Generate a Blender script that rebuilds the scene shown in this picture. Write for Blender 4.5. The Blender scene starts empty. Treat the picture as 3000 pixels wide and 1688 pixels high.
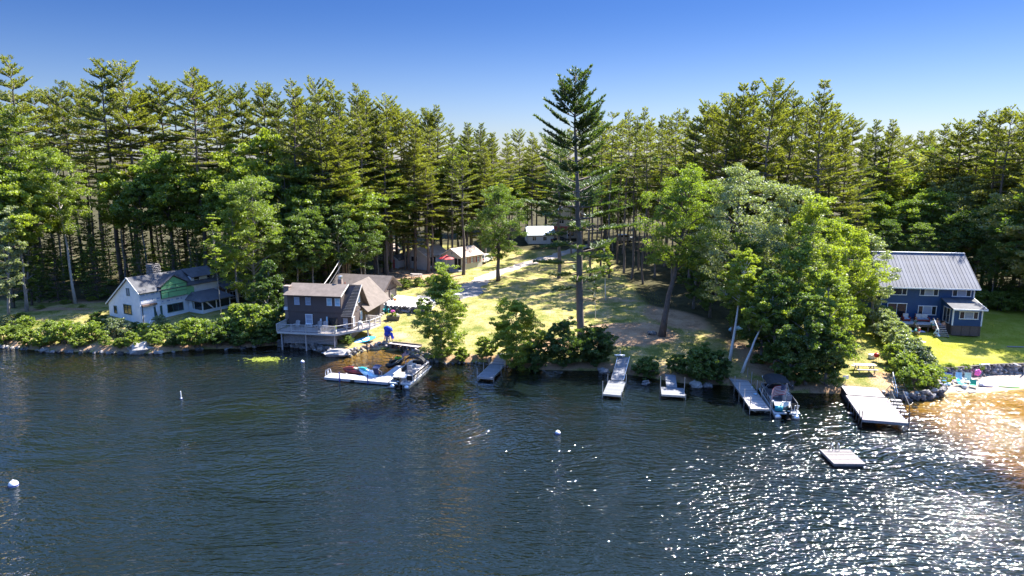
import bpy, math, random
import numpy as np
from mathutils import Vector, Matrix, noise as mnoise
R = math.radians
sc = bpy.context.scene
col = sc.collection
rng = np.random.default_rng(7)
random.seed(7)

# ------------------------------------------------------------------ camera, sky, sun, exposure
CAM_H, PITCH, FPX = 25.0, R(10.6), 2027.0
cd = bpy.data.cameras.new('camera'); cam = bpy.data.objects.new('camera', cd); col.objects.link(cam)
cam.location = (0, 0, CAM_H); cam.rotation_euler = (R(90) - PITCH, 0, 0)
cd.sensor_width = 36.0; cd.lens = 36.0 * FPX / 3000.0; cd.clip_start = 0.5; cd.clip_end = 9000
sc.camera = cam
SUN_EL, SUN_AZ = R(49), R(48)            # azimuth measured from +Y towards +X
w = bpy.data.worlds.new('World'); sc.world = w; w.use_nodes = True
nt = w.node_tree; nt.nodes.clear()
wo = nt.nodes.new('ShaderNodeOutputWorld'); bg = nt.nodes.new('ShaderNodeBackground')
sky = nt.nodes.new('ShaderNodeTexSky'); sky.sky_type = 'NISHITA'; sky.sun_disc = False
sky.sun_elevation = SUN_EL; sky.sun_rotation = SUN_AZ
sky.altitude = 100; sky.air_density = 1.0; sky.dust_density = 0.3; sky.ozone_density = 3.0
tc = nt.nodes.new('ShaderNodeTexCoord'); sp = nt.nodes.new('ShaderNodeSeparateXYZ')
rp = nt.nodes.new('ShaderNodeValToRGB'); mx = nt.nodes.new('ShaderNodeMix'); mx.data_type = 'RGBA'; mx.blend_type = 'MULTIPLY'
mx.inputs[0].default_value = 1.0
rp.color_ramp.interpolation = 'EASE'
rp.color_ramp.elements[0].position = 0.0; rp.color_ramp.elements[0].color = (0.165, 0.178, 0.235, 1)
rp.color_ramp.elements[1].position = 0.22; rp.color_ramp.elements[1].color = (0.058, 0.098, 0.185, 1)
e_ = rp.color_ramp.elements.new(0.6); e_.color = (0.60, 0.74, 0.95, 1)  # extra brightness added to the sky above the view, for fill and water
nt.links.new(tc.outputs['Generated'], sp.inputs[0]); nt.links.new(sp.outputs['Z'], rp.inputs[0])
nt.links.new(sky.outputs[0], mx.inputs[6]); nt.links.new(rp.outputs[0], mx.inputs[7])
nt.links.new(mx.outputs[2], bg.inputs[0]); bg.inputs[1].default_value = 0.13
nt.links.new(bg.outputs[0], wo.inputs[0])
sd = bpy.data.lights.new('sun', 'SUN'); sun = bpy.data.objects.new('sun', sd); col.objects.link(sun)
sd.energy = 4.6; sd.angle = R(0.53); sd.color = (1.0, 0.93, 0.82)
sdir = Vector((math.sin(SUN_AZ) * math.cos(SUN_EL), math.cos(SUN_AZ) * math.cos(SUN_EL), math.sin(SUN_EL)))
sun.rotation_euler = sdir.to_track_quat('Z', 'Y').to_euler()
sc.view_settings.view_transform = 'Standard'; sc.view_settings.look = 'None'
sc.view_settings.exposure = 2.2; sc.view_settings.gamma = 1.0; sc.view_settings.use_curve_mapping = False
cy = sc.cycles
cy.max_bounces = 9; cy.diffuse_bounces = 5; cy.glossy_bounces = 3; cy.transmission_bounces = 4; cy.transparent_max_bounces = 6
cy.use_denoising = True; cy.sample_clamp_indirect = 6.0; cy.caustics_reflective = False; cy.caustics_refractive = False

# ------------------------------------------------------------------ survey helpers: a sight line from the drone to the ground
cP, sP = math.cos(PITCH), math.sin(PITCH)
def ray(px, py):
    u = (px - 1500) / FPX; v = (py - 844) / FPX
    return Vector((u, cP - v * sP, -(v * cP + sP)))
def W(px, py, z=0.0):
    r = ray(px, py); t = (z - CAM_H) / r.z
    return Vector((r.x * t, r.y * t, z))
def YP(px, py, Y):
    r = ray(px, py); t = Y / r.y
    return Vector((r.x * t, Y, CAM_H + r.z * t))
SH = [(-3000, 400), (-300, 110), (-120, 92)] + [(W(*q).x, W(*q).y) for q in [(0, 1015), (130, 1030), (330, 1035), (450, 1037), (560, 1025), (700, 1022), (800, 1012),
    (850, 1014), (900, 1019), (960, 1037), (1020, 1046), (1080, 1022), (1180, 1027), (1236, 1047), (1300, 1065), (1420, 1062), (1470, 1068), (1590, 1085),
    (1770, 1088), (1850, 1100), (2000, 1124), (2130, 1130), (2300, 1152), (2460, 1155), (2560, 1165), (2640, 1172), (2740, 1168), (2780, 1150), (2850, 1153), (3000, 1140)]] + [(80, 75), (120, 80), (300, 100), (3000, 400)]
SH = np.array(SH)
def smooth(a, b, x):
    t = np.clip((x - a) / (b - a), 0, 1); return t * t * (3 - 2 * t)
def hgt(X, Y):
    X = np.asarray(X, float); Y = np.asarray(Y, float)
    d = Y - np.interp(X, SH[:, 0], SH[:, 1])
    land = np.interp(d, [0, .5, 2, 5, 14, 25, 50, 75, 120, 200, 400, 3000], [0, .5, .9, 1.25, 1.95, 2.5, 3.3, 4.8, 8, 12, 14, 20])
    east = np.interp(d, [0, 1, 4.4, 4.9, 6, 20, 35, 60, 120, 400, 3000], [0, .12, .38, 1.25, 1.38, 2.75, 3.4, 5, 9, 14, 20])
    bed = -np.interp(-d, [0, .5, 3, 10, 25, 60, 200, 3000], [0, .35, 1.25, 2.7, 4.5, 6, 8, 9])
    shoal = -np.interp(-d, [0, 3, 10, 20, 34, 60, 200, 3000], [0, .22, .48, .95, 2.8, 6, 8, 9])
    we = smooth(42.0, 45.5, X)
    ws = np.maximum(np.maximum(we, smooth(37, 42, X)), smooth(-26, -20, X) * (1 - smooth(-13, -7, X)) * (1 - smooth(3, 13, -d)))
    h = np.where(d > 0, land * (1 - we) + east * we, bed * (1 - ws) + shoal * ws)
    n = .10 * np.sin(X * .31 + 1.3) * np.sin(Y * .27) + .06 * np.sin(X * .83 + Y * .57) 
    return h + n * np.clip(np.abs(d) / 12, 0, 1)
def gz(x, y): return float(hgt(x, y))
def G(px, py, lift=0.0):
    r = ray(px, py); t = 40.0
    while t < 700:
        p = Vector((0, 0, CAM_H)) + r * t
        if p.z < gz(p.x, p.y): break
        t += 1.0
    a, b = t - 1, t
    for _ in range(14):
        m = (a + b) / 2; p = Vector((0, 0, CAM_H)) + r * m
        if p.z < gz(p.x, p.y): b = m
        else: a = m
    p = Vector((0, 0, CAM_H)) + r * b; p.z = gz(p.x, p.y) + lift
    return p

# ------------------------------------------------------------------ mesh helpers
class MB:
    def __init__(s): s.v = []; s.f = []; s.m = []
    def add(s, vs, fs, mi=0):
        o = len(s.v); s.v += [tuple(p) for p in vs]
        for f in fs: s.f.append([i + o for i in f]); s.m.append(mi)
    def box(s, x0, y0, z0, x1, y1, z1, mi=0):
        s.add([(x0, y0, z0), (x1, y0, z0), (x1, y1, z0), (x0, y1, z0), (x0, y0, z1), (x1, y0, z1), (x1, y1, z1), (x0, y1, z1)],
              [(3, 2, 1, 0), (4, 5, 6, 7), (0, 1, 5, 4), (1, 2, 6, 5), (2, 3, 7, 6), (3, 0, 4, 7)], mi); return s
    def bar(s, p, q, wd, ht=None, mi=0, up=(0, 0, 1)):
        p = Vector(p); q = Vector(q); ht = ht or wd; d = (q - p).normalized(); u = Vector(up)
        if abs(d.dot(u)) > .98: u = Vector((0, 1, 0))
        a = d.cross(u).normalized() * wd / 2; b = a.cross(d).normalized() * ht / 2
        s.add([p - a - b, p + a - b, p + a + b, p - a + b, q - a - b, q + a - b, q + a + b, q - a + b],
              [(0, 1, 2, 3), (7, 6, 5, 4), (0, 4, 5, 1), (1, 5, 6, 2), (2, 6, 7, 3), (3, 7, 4, 0)], mi); return s
    def prism(s, poly, vec, mi=0):
        n = len(poly); vec = Vector(vec); P = [Vector(p) for p in poly]
        s.add(P + [p + vec for p in P], [tuple(range(n))[::-1], tuple(range(n, 2 * n))] + [(i, (i + 1) % n, n + (i + 1) % n, n + i) for i in range(n)], mi); return s
    def slab(s, quad, t, mi=0):
        P = [Vector(p) for p in quad]; nn = (P[1] - P[0]).cross(P[2] - P[0]).normalized()
        return s.prism([p - nn * t for p in P], nn * t, mi)
    def tube(s, pts, rad, n=8, mi=0, cap=True):
        pts = [Vector(p) for p in pts]; k = len(pts)
        if not hasattr(rad, '__len__'): rad = [rad] * k
        V = []; ref = None
        for i, p in enumerate(pts):
            d = (pts[min(i + 1, k - 1)] - pts[max(i - 1, 0)]).normalized()
            if ref is None: ref = Vector((1, 0, 0)) if abs(d.x) < .8 else Vector((0, 1, 0))
            a = d.cross(ref).normalized(); b = d.cross(a).normalized(); ref = -d.cross(a).cross(d) if False else ref
            for j in range(n):
                t = 2 * math.pi * j / n; V.append(p + (a * math.cos(t) + b * math.sin(t)) * rad[i])
        F = [(i * n + j, i * n + (j + 1) % n, (i + 1) * n + (j + 1) % n, (i + 1) * n + j) for i in range(k - 1) for j in range(n)]
        if cap: F += [tuple(range(n))[::-1], tuple(range((k - 1) * n, k * n))]
        s.add(V, F, mi); return s
    def lathe(s, c, prof, n=12, mi=0):
        c = Vector(c); V = []; k = len(prof)
        for r, z in prof:
            for j in range(n):
                t = 2 * math.pi * j / n; V.append(c + Vector((r * math.cos(t), r * math.sin(t), z)))
        F = [(i * n + j, i * n + (j + 1) % n, (i + 1) * n + (j + 1) % n, (i + 1) * n + j) for i in range(k - 1) for j in range(n)]
        F += [tuple(range(n))[::-1], tuple(range((k - 1) * n, k * n))]
        s.add(V, F, mi); return s
    def ball(s, c, r, n=10, k=6, rough=0.0, seed=0, mi=0):
        c = Vector(c); r = (r, r, r) if not hasattr(r, '__len__') else r; V = [c + Vector((0, 0, -r[2]))]
        for i in range(1, k):
            ph = math.pi * i / k - math.pi / 2
            for j in range(n):
                t = 2 * math.pi * j / n; d = Vector((math.cos(ph) * math.cos(t), math.cos(ph) * math.sin(t), math.sin(ph)))
                q = 1 + rough * mnoise.noise(d * 1.6 + Vector((seed * 3.7, seed * 1.3, seed))) * 1.6
                V.append(c + Vector((d.x * r[0], d.y * r[1], d.z * r[2])) * q)
        V.append(c + Vector((0, 0, r[2]))); F = [(0, 1 + (j + 1) % n, 1 + j) for j in range(n)]
        for i in range(k - 2):
            F += [(1 + i * n + j, 1 + i * n + (j + 1) % n, 1 + (i + 1) * n + (j + 1) % n, 1 + (i + 1) * n + j) for j in range(n)]
        e = len(V) - 1; F += [(e, 1 + (k - 2) * n + j, 1 + (k - 2) * n + (j + 1) % n) for j in range(n)]
        s.add(V, F, mi); return s
    def mesh(s, name, mats, smooth=False):
        me = bpy.data.meshes.new(name); me.from_pydata(s.v, [], s.f)
        for m in (mats if isinstance(mats, (list, tuple)) else [mats]): me.materials.append(m)
        if any(s.m): me.polygons.foreach_set('material_index', s.m)
        if smooth: me.polygons.foreach_set('use_smooth', [True] * len(s.f))
        me.update(); return me
    def build(s, name, mats, parent=None, loc=(0, 0, 0), rot=(0, 0, 0), smooth=False):
        return obj(name, s.mesh(name, mats, smooth), parent, loc, rot)
def obj(name, me, parent=None, loc=(0, 0, 0), rot=(0, 0, 0)):
    o = bpy.data.objects.new(name, me); col.objects.link(o)
    o.parent = parent; o.location = loc; o.rotation_euler = rot; return o
def tag(o, label, cat, group=None):
    o['label'] = label; o['category'] = cat
    if group: o['group'] = group
    return o
def thing(name, label, cat, loc=(0, 0, 0), rz=0.0, group=None, rx=0, ry=0):
    o = bpy.data.objects.new(name, None); col.objects.link(o); o.empty_display_size = .3
    o.location = loc; o.rotation_euler = (rx, ry, rz); return tag(o, label, cat, group)
def dup(root, loc=None, rz=None, label=None, scale=None, group=None):
    def cp(o, par):
        c = o.copy(); col.objects.link(c); c.parent = par
        for ch in o.children: cp(ch, c)
        return c
    c = cp(root, None)
    if loc is not None: c.location = loc
    if rz is not None: c.rotation_euler = (c.rotation_euler.x, c.rotation_euler.y, rz)
    if scale is not None: c.scale = scale if hasattr(scale, '__len__') else (scale,) * 3
    if label: c['label'] = label
    if group: c['group'] = group
    return c

# ------------------------------------------------------------------ materials
def mat(name, c, rough=.6, var=.18, scale=3.0, bump=0.0, bscale=20.0, metal=0.0, spec=.35, stretch=(1, 1, 1), c2=None):
    m = bpy.data.materials.new(name); m.use_nodes = True; n = m.node_tree.nodes; l = m.node_tree.links
    b = n['Principled BSDF']; b.inputs['Roughness'].default_value = rough; b.inputs['Metallic'].default_value = metal
    b.inputs['Specular IOR Level'].default_value = spec
    t = n.new('ShaderNodeTexCoord'); mp = n.new('ShaderNodeMapping'); mp.inputs['Scale'].default_value = stretch
    l.new(t.outputs['Object'], mp.inputs[0])
    no = n.new('ShaderNodeTexNoise'); no.inputs['Scale'].default_value = scale; no.inputs['Detail'].default_value = 5; no.inputs['Roughness'].default_value = .65
    l.new(mp.outputs[0], no.inputs['Vector'])
    oi = n.new('ShaderNodeObjectInfo')
    ad = n.new('ShaderNodeMath'); ad.operation = 'MULTIPLY_ADD'; ad.inputs[1].default_value = .35; l.new(oi.outputs['Random'], ad.inputs[0]); 
    su = n.new('ShaderNodeMath'); su.operation = 'SUBTRACT'; su.inputs[1].default_value = .17; l.new(ad.outputs[0], su.inputs[0]); l.new(no.outputs['Fac'], ad.inputs[2])
    r = n.new('ShaderNodeValToRGB'); e = r.color_ramp.elements; e[0].position = .3; e[1].position = .7
    lo = [max(0, x * (1 - var)) for x in c]; hi = [min(1, x * (1 + var)) for x in (c2 or c)]
    e[0].color = (*lo, 1); e[1].color = (*hi, 1)
    l.new(su.outputs[0], r.inputs[0]); l.new(r.outputs[0], b.inputs['Base Color'])
    if bump:
        nb = n.new('ShaderNodeTexNoise'); nb.inputs['Scale'].default_value = bscale; nb.inputs['Detail'].default_value = 4
        l.new(mp.outputs[0], nb.inputs['Vector'])
        bp = n.new('ShaderNodeBump'); bp.inputs['Strength'].default_value = bump; bp.inputs['Distance'].default_value = .05
        l.new(nb.outputs['Fac'], bp.inputs['Height']); l.new(bp.outputs[0], b.inputs['Normal'])
    return m
def striped(name, c, pitch, axis='Z', depth=.4, rough=.6, var=.12, line=.75, width=.12):
    """siding or boards: fine relief and joint lines with the given pitch along one object axis"""
    m = mat(name, c, rough, var, 1.2); n = m.node_tree.nodes; l = m.node_tree.links; b = n['Principled BSDF']
    t = n.new('ShaderNodeTexCoord'); s = n.new('ShaderNodeSeparateXYZ'); l.new(t.outputs['Object'], s.inputs[0])
    src = s.outputs[axis] if axis in 'XYZ' else None
    if axis == 'H':
        a = n.new('ShaderNodeMath'); a.operation = 'ADD'; l.new(s.outputs['X'], a.inputs[0]); l.new(s.outputs['Y'], a.inputs[1]); src = a.outputs[0]
    d = n.new('ShaderNodeMath'); d.operation = 'DIVIDE'; d.inputs[1].default_value = pitch; l.new(src, d.inputs[0])
    f = n.new('ShaderNodeMath'); f.operation = 'FRACT'; l.new(d.outputs[0], f.inputs[0])
    r = n.new('ShaderNodeValToRGB'); e = r.color_ramp.elements; e[0].position = 0; e[0].color = (line,) * 3 + (1,); e[1].position = width; e[1].color = (1, 1, 1, 1)
    l.new(f.outputs[0], r.inputs[0]); old = b.inputs['Base Color'].links[0].from_socket
    x = n.new('ShaderNodeMix'); x.data_type = 'RGBA'; x.blend_type = 'MULTIPLY'; x.inputs[0].default_value = 1
    l.new(old, x.inputs[6]); l.new(r.outputs[0], x.inputs[7]); l.new(x.outputs[2], b.inputs['Base Color'])
    bp = n.new('ShaderNodeBump'); bp.inputs['Strength'].default_value = depth; bp.inputs['Distance'].default_value = .03
    l.new(f.outputs[0], bp.inputs['Height']); l.new(bp.outputs[0], b.inputs['Normal']); return m
def leaf(name, ca, cb, trans=.5, gloss=.03, tint=(1.15, 1.25, .40)):
    m = bpy.data.materials.new(name); m.use_nodes = True; n = m.node_tree.nodes; l = m.node_tree.links; n.clear()
    out = n.new('ShaderNodeOutputMaterial'); df = n.new('ShaderNodeBsdfDiffuse'); tr = n.new('ShaderNodeBsdfTranslucent'); gl = n.new('ShaderNodeBsdfGlossy')
    gl.inputs['Roughness'].default_value = .5; gl.inputs['Color'].default_value = (.9, .95, 1, 1)
    t = n.new('ShaderNodeTexCoord'); no = n.new('ShaderNodeTexNoise'); no.inputs['Scale'].default_value = .55; no.inputs['Detail'].default_value = 3; l.new(t.outputs['Object'], no.inputs['Vector'])
    n2 = n.new('ShaderNodeTexNoise'); n2.inputs['Scale'].default_value = 6; n2.inputs['Detail'].default_value = 1; l.new(t.outputs['Object'], n2.inputs['Vector'])
    oi = n.new('ShaderNodeObjectInfo'); a = n.new('ShaderNodeMath'); a.operation = 'MULTIPLY_ADD'; a.inputs[1].default_value = .55
    l.new(oi.outputs['Random'], a.inputs[0]); l.new(no.outputs['Fac'], a.inputs[2])
    a2 = n.new('ShaderNodeMath'); a2.operation = 'MULTIPLY_ADD'; a2.inputs[1].default_value = .5; l.new(n2.outputs['Fac'], a2.inputs[0]); l.new(a.outputs[0], a2.inputs[2])
    r = n.new('ShaderNodeValToRGB'); e = r.color_ramp.elements; e[0].position = .62; e[1].position = 1.2; e[0].color = (*ca, 1); e[1].color = (*cb, 1)
    e[1].position = 1.0
    l.new(a2.outputs[0], r.inputs[0]); l.new(r.outputs[0], df.inputs[0])
    x = n.new('ShaderNodeMix'); x.data_type = 'RGBA'; x.blend_type = 'MULTIPLY'; x.inputs[0].default_value = 1; x.inputs[7].default_value = (*tint, 1); x.clamp_result = False
    l.new(r.outputs[0], x.inputs[6]); l.new(x.outputs[2], tr.inputs[0])
    m1 = n.new('ShaderNodeMixShader'); m1.inputs[0].default_value = trans; l.new(df.outputs[0], m1.inputs[1]); l.new(tr.outputs[0], m1.inputs[2])
    m2 = n.new('ShaderNodeMixShader'); m2.inputs[0].default_value = gloss; l.new(m1.outputs[0], m2.inputs[1]); l.new(gl.outputs[0], m2.inputs[2])
    l.new(m2.outputs[0], out.inputs[0]); return m

white = mat('white_paint', (.72, .74, .76), .5, .08); offwhite = mat('weathered_white', (.44, .425, .42), .6, .15, 2)
blue_siding = striped('blue_siding', (.022, .068, .175), .14, 'Z', .5, .55)
brown_siding = striped('brown_siding', (.085, .068, .066), .30, 'H', .4, .7)
brown_trim = mat('brown_trim', (.075, .055, .05), .7)
white_siding = striped('white_shingle', (.72, .76, .82), .16, 'Z', .4, .6, .1, .86)
roof_asphalt = striped('grey_shingles', (.085, .088, .10), .16, 'Z', .3, .85, .35, .8)
roof_brown = striped('brown_shingles', (.135, .112, .100), .12, 'Z', .3, .85, .22, .86)
roof_metal = mat('metal_roofing', (.135, .145, .175), .62, .2, .6, spec=.10)
roof_pale = mat('pale_metal_roofing', (.62, .68, .74), .4, .1, .8, metal=.3)
glass = mat('window_glass', (.018, .022, .028), .06, .5, 1.5, spec=.6)
curtain = mat('curtain', (.30, .33, .40), .8, .3, 9, stretch=(6, 6, 1))
green_board = mat('green_sheathing', (.19, .46, .22), .7, .08); black_tape = mat('black_tape', (.02, .022, .025), .6)
wrap = mat('house_wrap', (.62, .64, .68), .55, .10, 4, c2=(.60, .60, .64)); wrap_print = mat('wrap_print', (.25, .33, .50), .6, .4, 8)
wood_grey = mat('weathered_board', (.33, .31, .31), .8, .3, 5, .3, 30, stretch=(1, 8, 1)); wood_pale = mat('pale_board', (.30, .27, .27), .75, .4, 4, .3, 30, stretch=(8, 1, 1))
dock_white = mat('white_decking', (.38, .375, .40), .6, .12, 6); dock_grey = mat('grey_decking', (.15, .158, .18), .65, .15, 6); wood_raft = mat('raft_board', (.17, .155, .155), .8, .5, 5, .3, 30, stretch=(1, 8, 1)); wood_tan = mat('tan_board', (.40, .34, .28), .8, .25, 5, stretch=(1, 6, 1))
wood_brown = mat('brown_board', (.17, .12, .10), .8, .3, 6); timber = mat('dark_timber', (.075, .062, .055), .85, .3)
metal = mat('aluminium', (.62, .64, .68), .32, .1, metal=.9); steel_dark = mat('dark_steel', (.10, .10, .11), .5, .2, metal=.5)
blue_paint = mat('blue_post_paint', (.015, .03, .22), .5); black = mat('black_plastic', (.015, .016, .018), .35, .3); black_cloth = mat('black_canvas', (.02, .021, .025), .8, .3)
rock = mat('grey_rock', (.19, .18, .18), .85, .35, 2.5, .6, 6); rock_dark = mat('dark_rock', (.085, .08, .08), .85, .4, 3, .6, 6); rock_pale = mat('pale_rock', (.31, .29, .275), .85, .35, 3, .6, 6)
brick = mat('brick', (.26, .20, .18), .85, .25, 9); concrete = mat('concrete', (.40, .39, .38), .85, .12, 3, .2, 14)
skin = mat('skin', (.42, .24, .17), .6, .1); hair_m = mat('hair', (.04, .025, .018), .7)
red = mat('red', (.45, .02, .025), .5); red_cloth = mat('red_canvas', (.55, .09, .09), .8); teal = mat('teal', (.03, .33, .36), .5); royal = mat('blue_tarp', (.012, .055, .50), .55, .2, 3)
skyblue = mat('sky_blue_board', (.03, .28, .52), .35, .1); pale_blue = mat('pale_blue', (.35, .58, .72), .4); navy = mat('navy_canvas', (.012, .02, .07), .6); lime = mat('lime_green', (.20, .48, .04), .4)
maroon = mat('maroon', (.14, .02, .025), .35); cream = mat('cream_vinyl', (.58, .54, .50), .5, .08); grey_vinyl = mat('grey_vinyl', (.22, .23, .26), .5); beige = mat('beige_siding', (.50, .46, .38), .7, .08)
pink = mat('pink', (.68, .12, .42), .6, .3); orange = mat('orange', (.65, .20, .03), .5); yellow = mat('yellow_mark', (.6, .55, .08), .5); cottage_wall = striped('grey_white_siding', (.56, .56, .57), .15, 'Z', .3, .65, .08, .9)
tan_roof = striped('tan_shingles', (.33, .26, .22), .14, 'Z', .3, .85, .3, .85); rust = mat('rust_red', (.30, .05, .035), .5)
bark = mat('pine_bark', (.135, .112, .10), .9, .4, 4, .6, 9, stretch=(3, 3, .5)); bark_grey = mat('grey_bark', (.22, .20, .185), .9, .35, 3, .5, 9, stretch=(2, 2, .6)); birch_bark = mat('birch_bark', (.58, .56, .54), .8, .3, 5, stretch=(1, 1, 4)); bark_pale = mat('pale_bark', (.36, .33, .30), .9, .3, 3, stretch=(2, 2, .6))

# ------------------------------------------------------------------ setting: ground, driveway, water
def lines(*segs):
    out = []
    for a, b, st in segs: out += list(np.arange(a, b, st))
    return np.array(out)
gx = np.concatenate([[-4000, -2000, -1000, -500, -300, -200, -150], lines((-120, -84, 3), (-84, 84, .6), (84, 122, 3)), [150, 200, 300, 500, 1000, 2000, 4000]])
gy = np.concatenate([[-4000, -1000, -300, -100, 0], lines((20, 56, 3), (56, 120, .5), (120, 190, 1.2), (190, 260, 6)), [270, 300, 350, 420, 520, 700, 1000, 1600, 3000, 6000]])
GX, GY = np.meshgrid(gx, gy); GZ = hgt(GX, GY)
V = np.stack([GX.ravel(), GY.ravel(), GZ.ravel()], 1)
ny, nx = GX.shape; ii = np.arange((ny - 1) * (nx - 1)); a = (ii // (nx - 1)) * nx + ii % (nx - 1)
Fq = np.stack([a, a + 1, a + nx + 1, a + nx], 1)
def np_mesh(name, V, F, mats, smooth=True, midx=None):
    me = bpy.data.meshes.new(name); k = F.shape[1]
    me.vertices.add(len(V)); me.vertices.foreach_set('co', np.ascontiguousarray(V, np.float32).ravel())
    me.loops.add(F.size); me.loops.foreach_set('vertex_index', np.ascontiguousarray(F, np.int32).ravel())
    me.polygons.add(len(F)); me.polygons.foreach_set('loop_start', np.arange(0, F.size, k, dtype=np.int32))
    me.polygons.foreach_set('use_smooth', np.full(len(F), smooth))
    for m in mats: me.materials.append(m)
    if midx is not None: me.polygons.foreach_set('material_index', np.asarray(midx, np.int32))
    me.update(calc_edges=True); return me
dsh = V[:, 1] - np.interp(V[:, 0], SH[:, 0], SH[:, 1]); Xv, Yv = V[:, 0], V[:, 1]
def blob(px, py, rx, ry):
    c = G(px, py); q = ((Xv - c.x) / rx) ** 2 + ((Yv - c.y) / ry) ** 2; return np.clip(1.6 - 1.3 * q, 0, 1)
wl = 1 - smooth(-37, -32, Xv); wr = smooth(24, 30, Xv) * (1 - smooth(33, 36, Xv)); wR = smooth(44, 47, Xv)
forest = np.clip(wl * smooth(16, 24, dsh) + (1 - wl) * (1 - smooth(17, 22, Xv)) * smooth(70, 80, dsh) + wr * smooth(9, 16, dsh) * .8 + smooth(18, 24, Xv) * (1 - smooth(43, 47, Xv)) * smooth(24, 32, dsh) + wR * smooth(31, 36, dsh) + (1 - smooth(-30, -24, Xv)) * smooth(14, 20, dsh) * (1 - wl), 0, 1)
dirt = np.maximum.reduce([blob(1170, 800, 9, 7), blob(1290, 815, 5, 3) * .7, blob(1840, 975, 7, 5.5), blob(1990, 920, 6, 9) * .75, blob(1640, 1010, 6, 3) * .8, blob(250, 880, 8, 2.2) * .9, blob(170, 905, 7, 1.0) * .8, blob(330, 850, 6, 2) * .7,
                          blob(2600, 1110, 2.2, 2.2) * .7, blob(1870, 720, 12, 4) * .6, blob(1160, 985, 2.5, 1.5) * .6, blob(1800, 880, 8, 2.5) * .45, wr * .8 * smooth(0, 3, dsh)])
dirt = np.maximum(dirt, (1 - smooth(.8, 2.2, dsh)) * (dsh > 0) * .7)
sand = np.where(dsh > -.2, smooth(44.5, 46, Xv) * (1 - smooth(4.3, 4.8, dsh)), np.maximum(smooth(36, 42, Xv), .6 * smooth(-27, -20, Xv) * (1 - smooth(-13, -7, Xv)) * (1 - smooth(2, 12, -dsh))))
lush = smooth(43, 46, Xv) * (1 - smooth(30, 34, dsh))
gm = bpy.data.materials.new('ground_cover'); gm.use_nodes = True; n = gm.node_tree.nodes; l = gm.node_tree.links; b = n['Principled BSDF']
b.inputs['Roughness'].default_value = .95; b.inputs['Specular IOR Level'].default_value = .1
t = n.new('ShaderNodeTexCoord')
def noi(scale, det=5, ro=.6, st=None):
    q = n.new('ShaderNodeTexNoise'); q.inputs['Scale'].default_value = scale; q.inputs['Detail'].default_value = det; q.inputs['Roughness'].default_value = ro
    if st:
        mp = n.new('ShaderNodeMapping'); mp.inputs['Scale'].default_value = st; l.new(t.outputs['Object'], mp.inputs[0]); l.new(mp.outputs[0], q.inputs['Vector'])
    else: l.new(t.outputs['Object'], q.inputs['Vector'])
    return q.outputs['Fac']
def ramp(src, stops):
    q = n.new('ShaderNodeValToRGB'); e = q.color_ramp.elements
    while len(e) < len(stops): e.new(.5)
    for k, (p, c) in enumerate(stops): e[k].position = p; e[k].color = (*c, 1)
    l.new(src, q.inputs[0]); return q.outputs[0]
def mixc(f, a, b_):
    q = n.new('ShaderNodeMix'); q.data_type = 'RGBA'; l.new(f, q.inputs[0]); l.new(a, q.inputs[6]); l.new(b_, q.inputs[7]); return q.outputs[2]
def mth(op, a, b_):
    q = n.new('ShaderNodeMath'); q.operation = op
    for k, s in enumerate((a, b_)):
        if isinstance(s, (int, float)): q.inputs[k].default_value = s
        else: l.new(s, q.inputs[k])
    q.use_clamp = op in ('ADD', 'MULTIPLY', 'SUBTRACT') and False; return q.outputs[0]
at = n.new('ShaderNodeAttribute'); at.attribute_name = 'cover'; sv = n.new('ShaderNodeSeparateColor'); l.new(at.outputs['Color'], sv.inputs[0])
fine = noi(5, 8, .8); mid = noi(.40, 7, .68); big = noi(.13, 4)
grass = ramp(mth('ADD', mth('MULTIPLY', mid, .6), mth('MULTIPLY', fine, .5)), [(.40, (.075, .090, .016)), (.5, (.135, .155, .038)), (.56, (.26, .225, .08)), (.64, (.36, .275, .15))])
lushc = ramp(mth('ADD', mth('MULTIPLY', mid, .6), mth('MULTIPLY', fine, .5)), [(.38, (.13, .15, .012)), (.53, (.22, .23, .022)), (.68, (.31, .28, .07))])
dirtc = ramp(mth('ADD', mth('MULTIPLY', mid, .5), mth('MULTIPLY', fine, .55)), [(.38, (.15, .09, .055)), (.52, (.31, .20, .125)), (.68, (.44, .31, .20))])
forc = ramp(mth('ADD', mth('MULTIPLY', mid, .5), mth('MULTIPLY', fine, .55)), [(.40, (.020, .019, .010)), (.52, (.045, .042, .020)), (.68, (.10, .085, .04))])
sandc = ramp(fine, [(.3, (.26, .21, .17)), (.7, (.38, .33, .28))])
def edge(w_):   # ragged edge: weight against noise
    return ramp(mth('ADD', mth('MULTIPLY', w_, 1.2), mth('MULTIPLY', mth('SUBTRACT', mth('ADD', mth('MULTIPLY', mid, .6), mth('MULTIPLY', fine, .5)), .55), 1.6)), [(.35, (0, 0, 0)), (.75, (1, 1, 1))])
c0 = mixc(at.outputs['Alpha'], grass, lushc)
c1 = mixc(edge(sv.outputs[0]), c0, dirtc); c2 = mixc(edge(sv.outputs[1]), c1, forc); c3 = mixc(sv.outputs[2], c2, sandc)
ge = n.new('ShaderNodeNewGeometry'); sz = n.new('ShaderNodeSeparateXYZ'); l.new(ge.outputs['Position'], sz.inputs[0])
zz = mth('ADD', mth('MULTIPLY', sz.outputs['Z'], .2), 1.0)
bedc = ramp(mth('ADD', zz, mth('MULTIPLY', mth('SUBTRACT', mid, .5), .12)), [(.45, (.012, .014, .008)), (.64, (.04, .04, .016)), (.79, (.25, .155, .032)), (.90, (.31, .205, .058)), (1.0, (.40, .31, .18))])  # deeper bed darker: sand to mud, plus light lost in water put in colour
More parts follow.
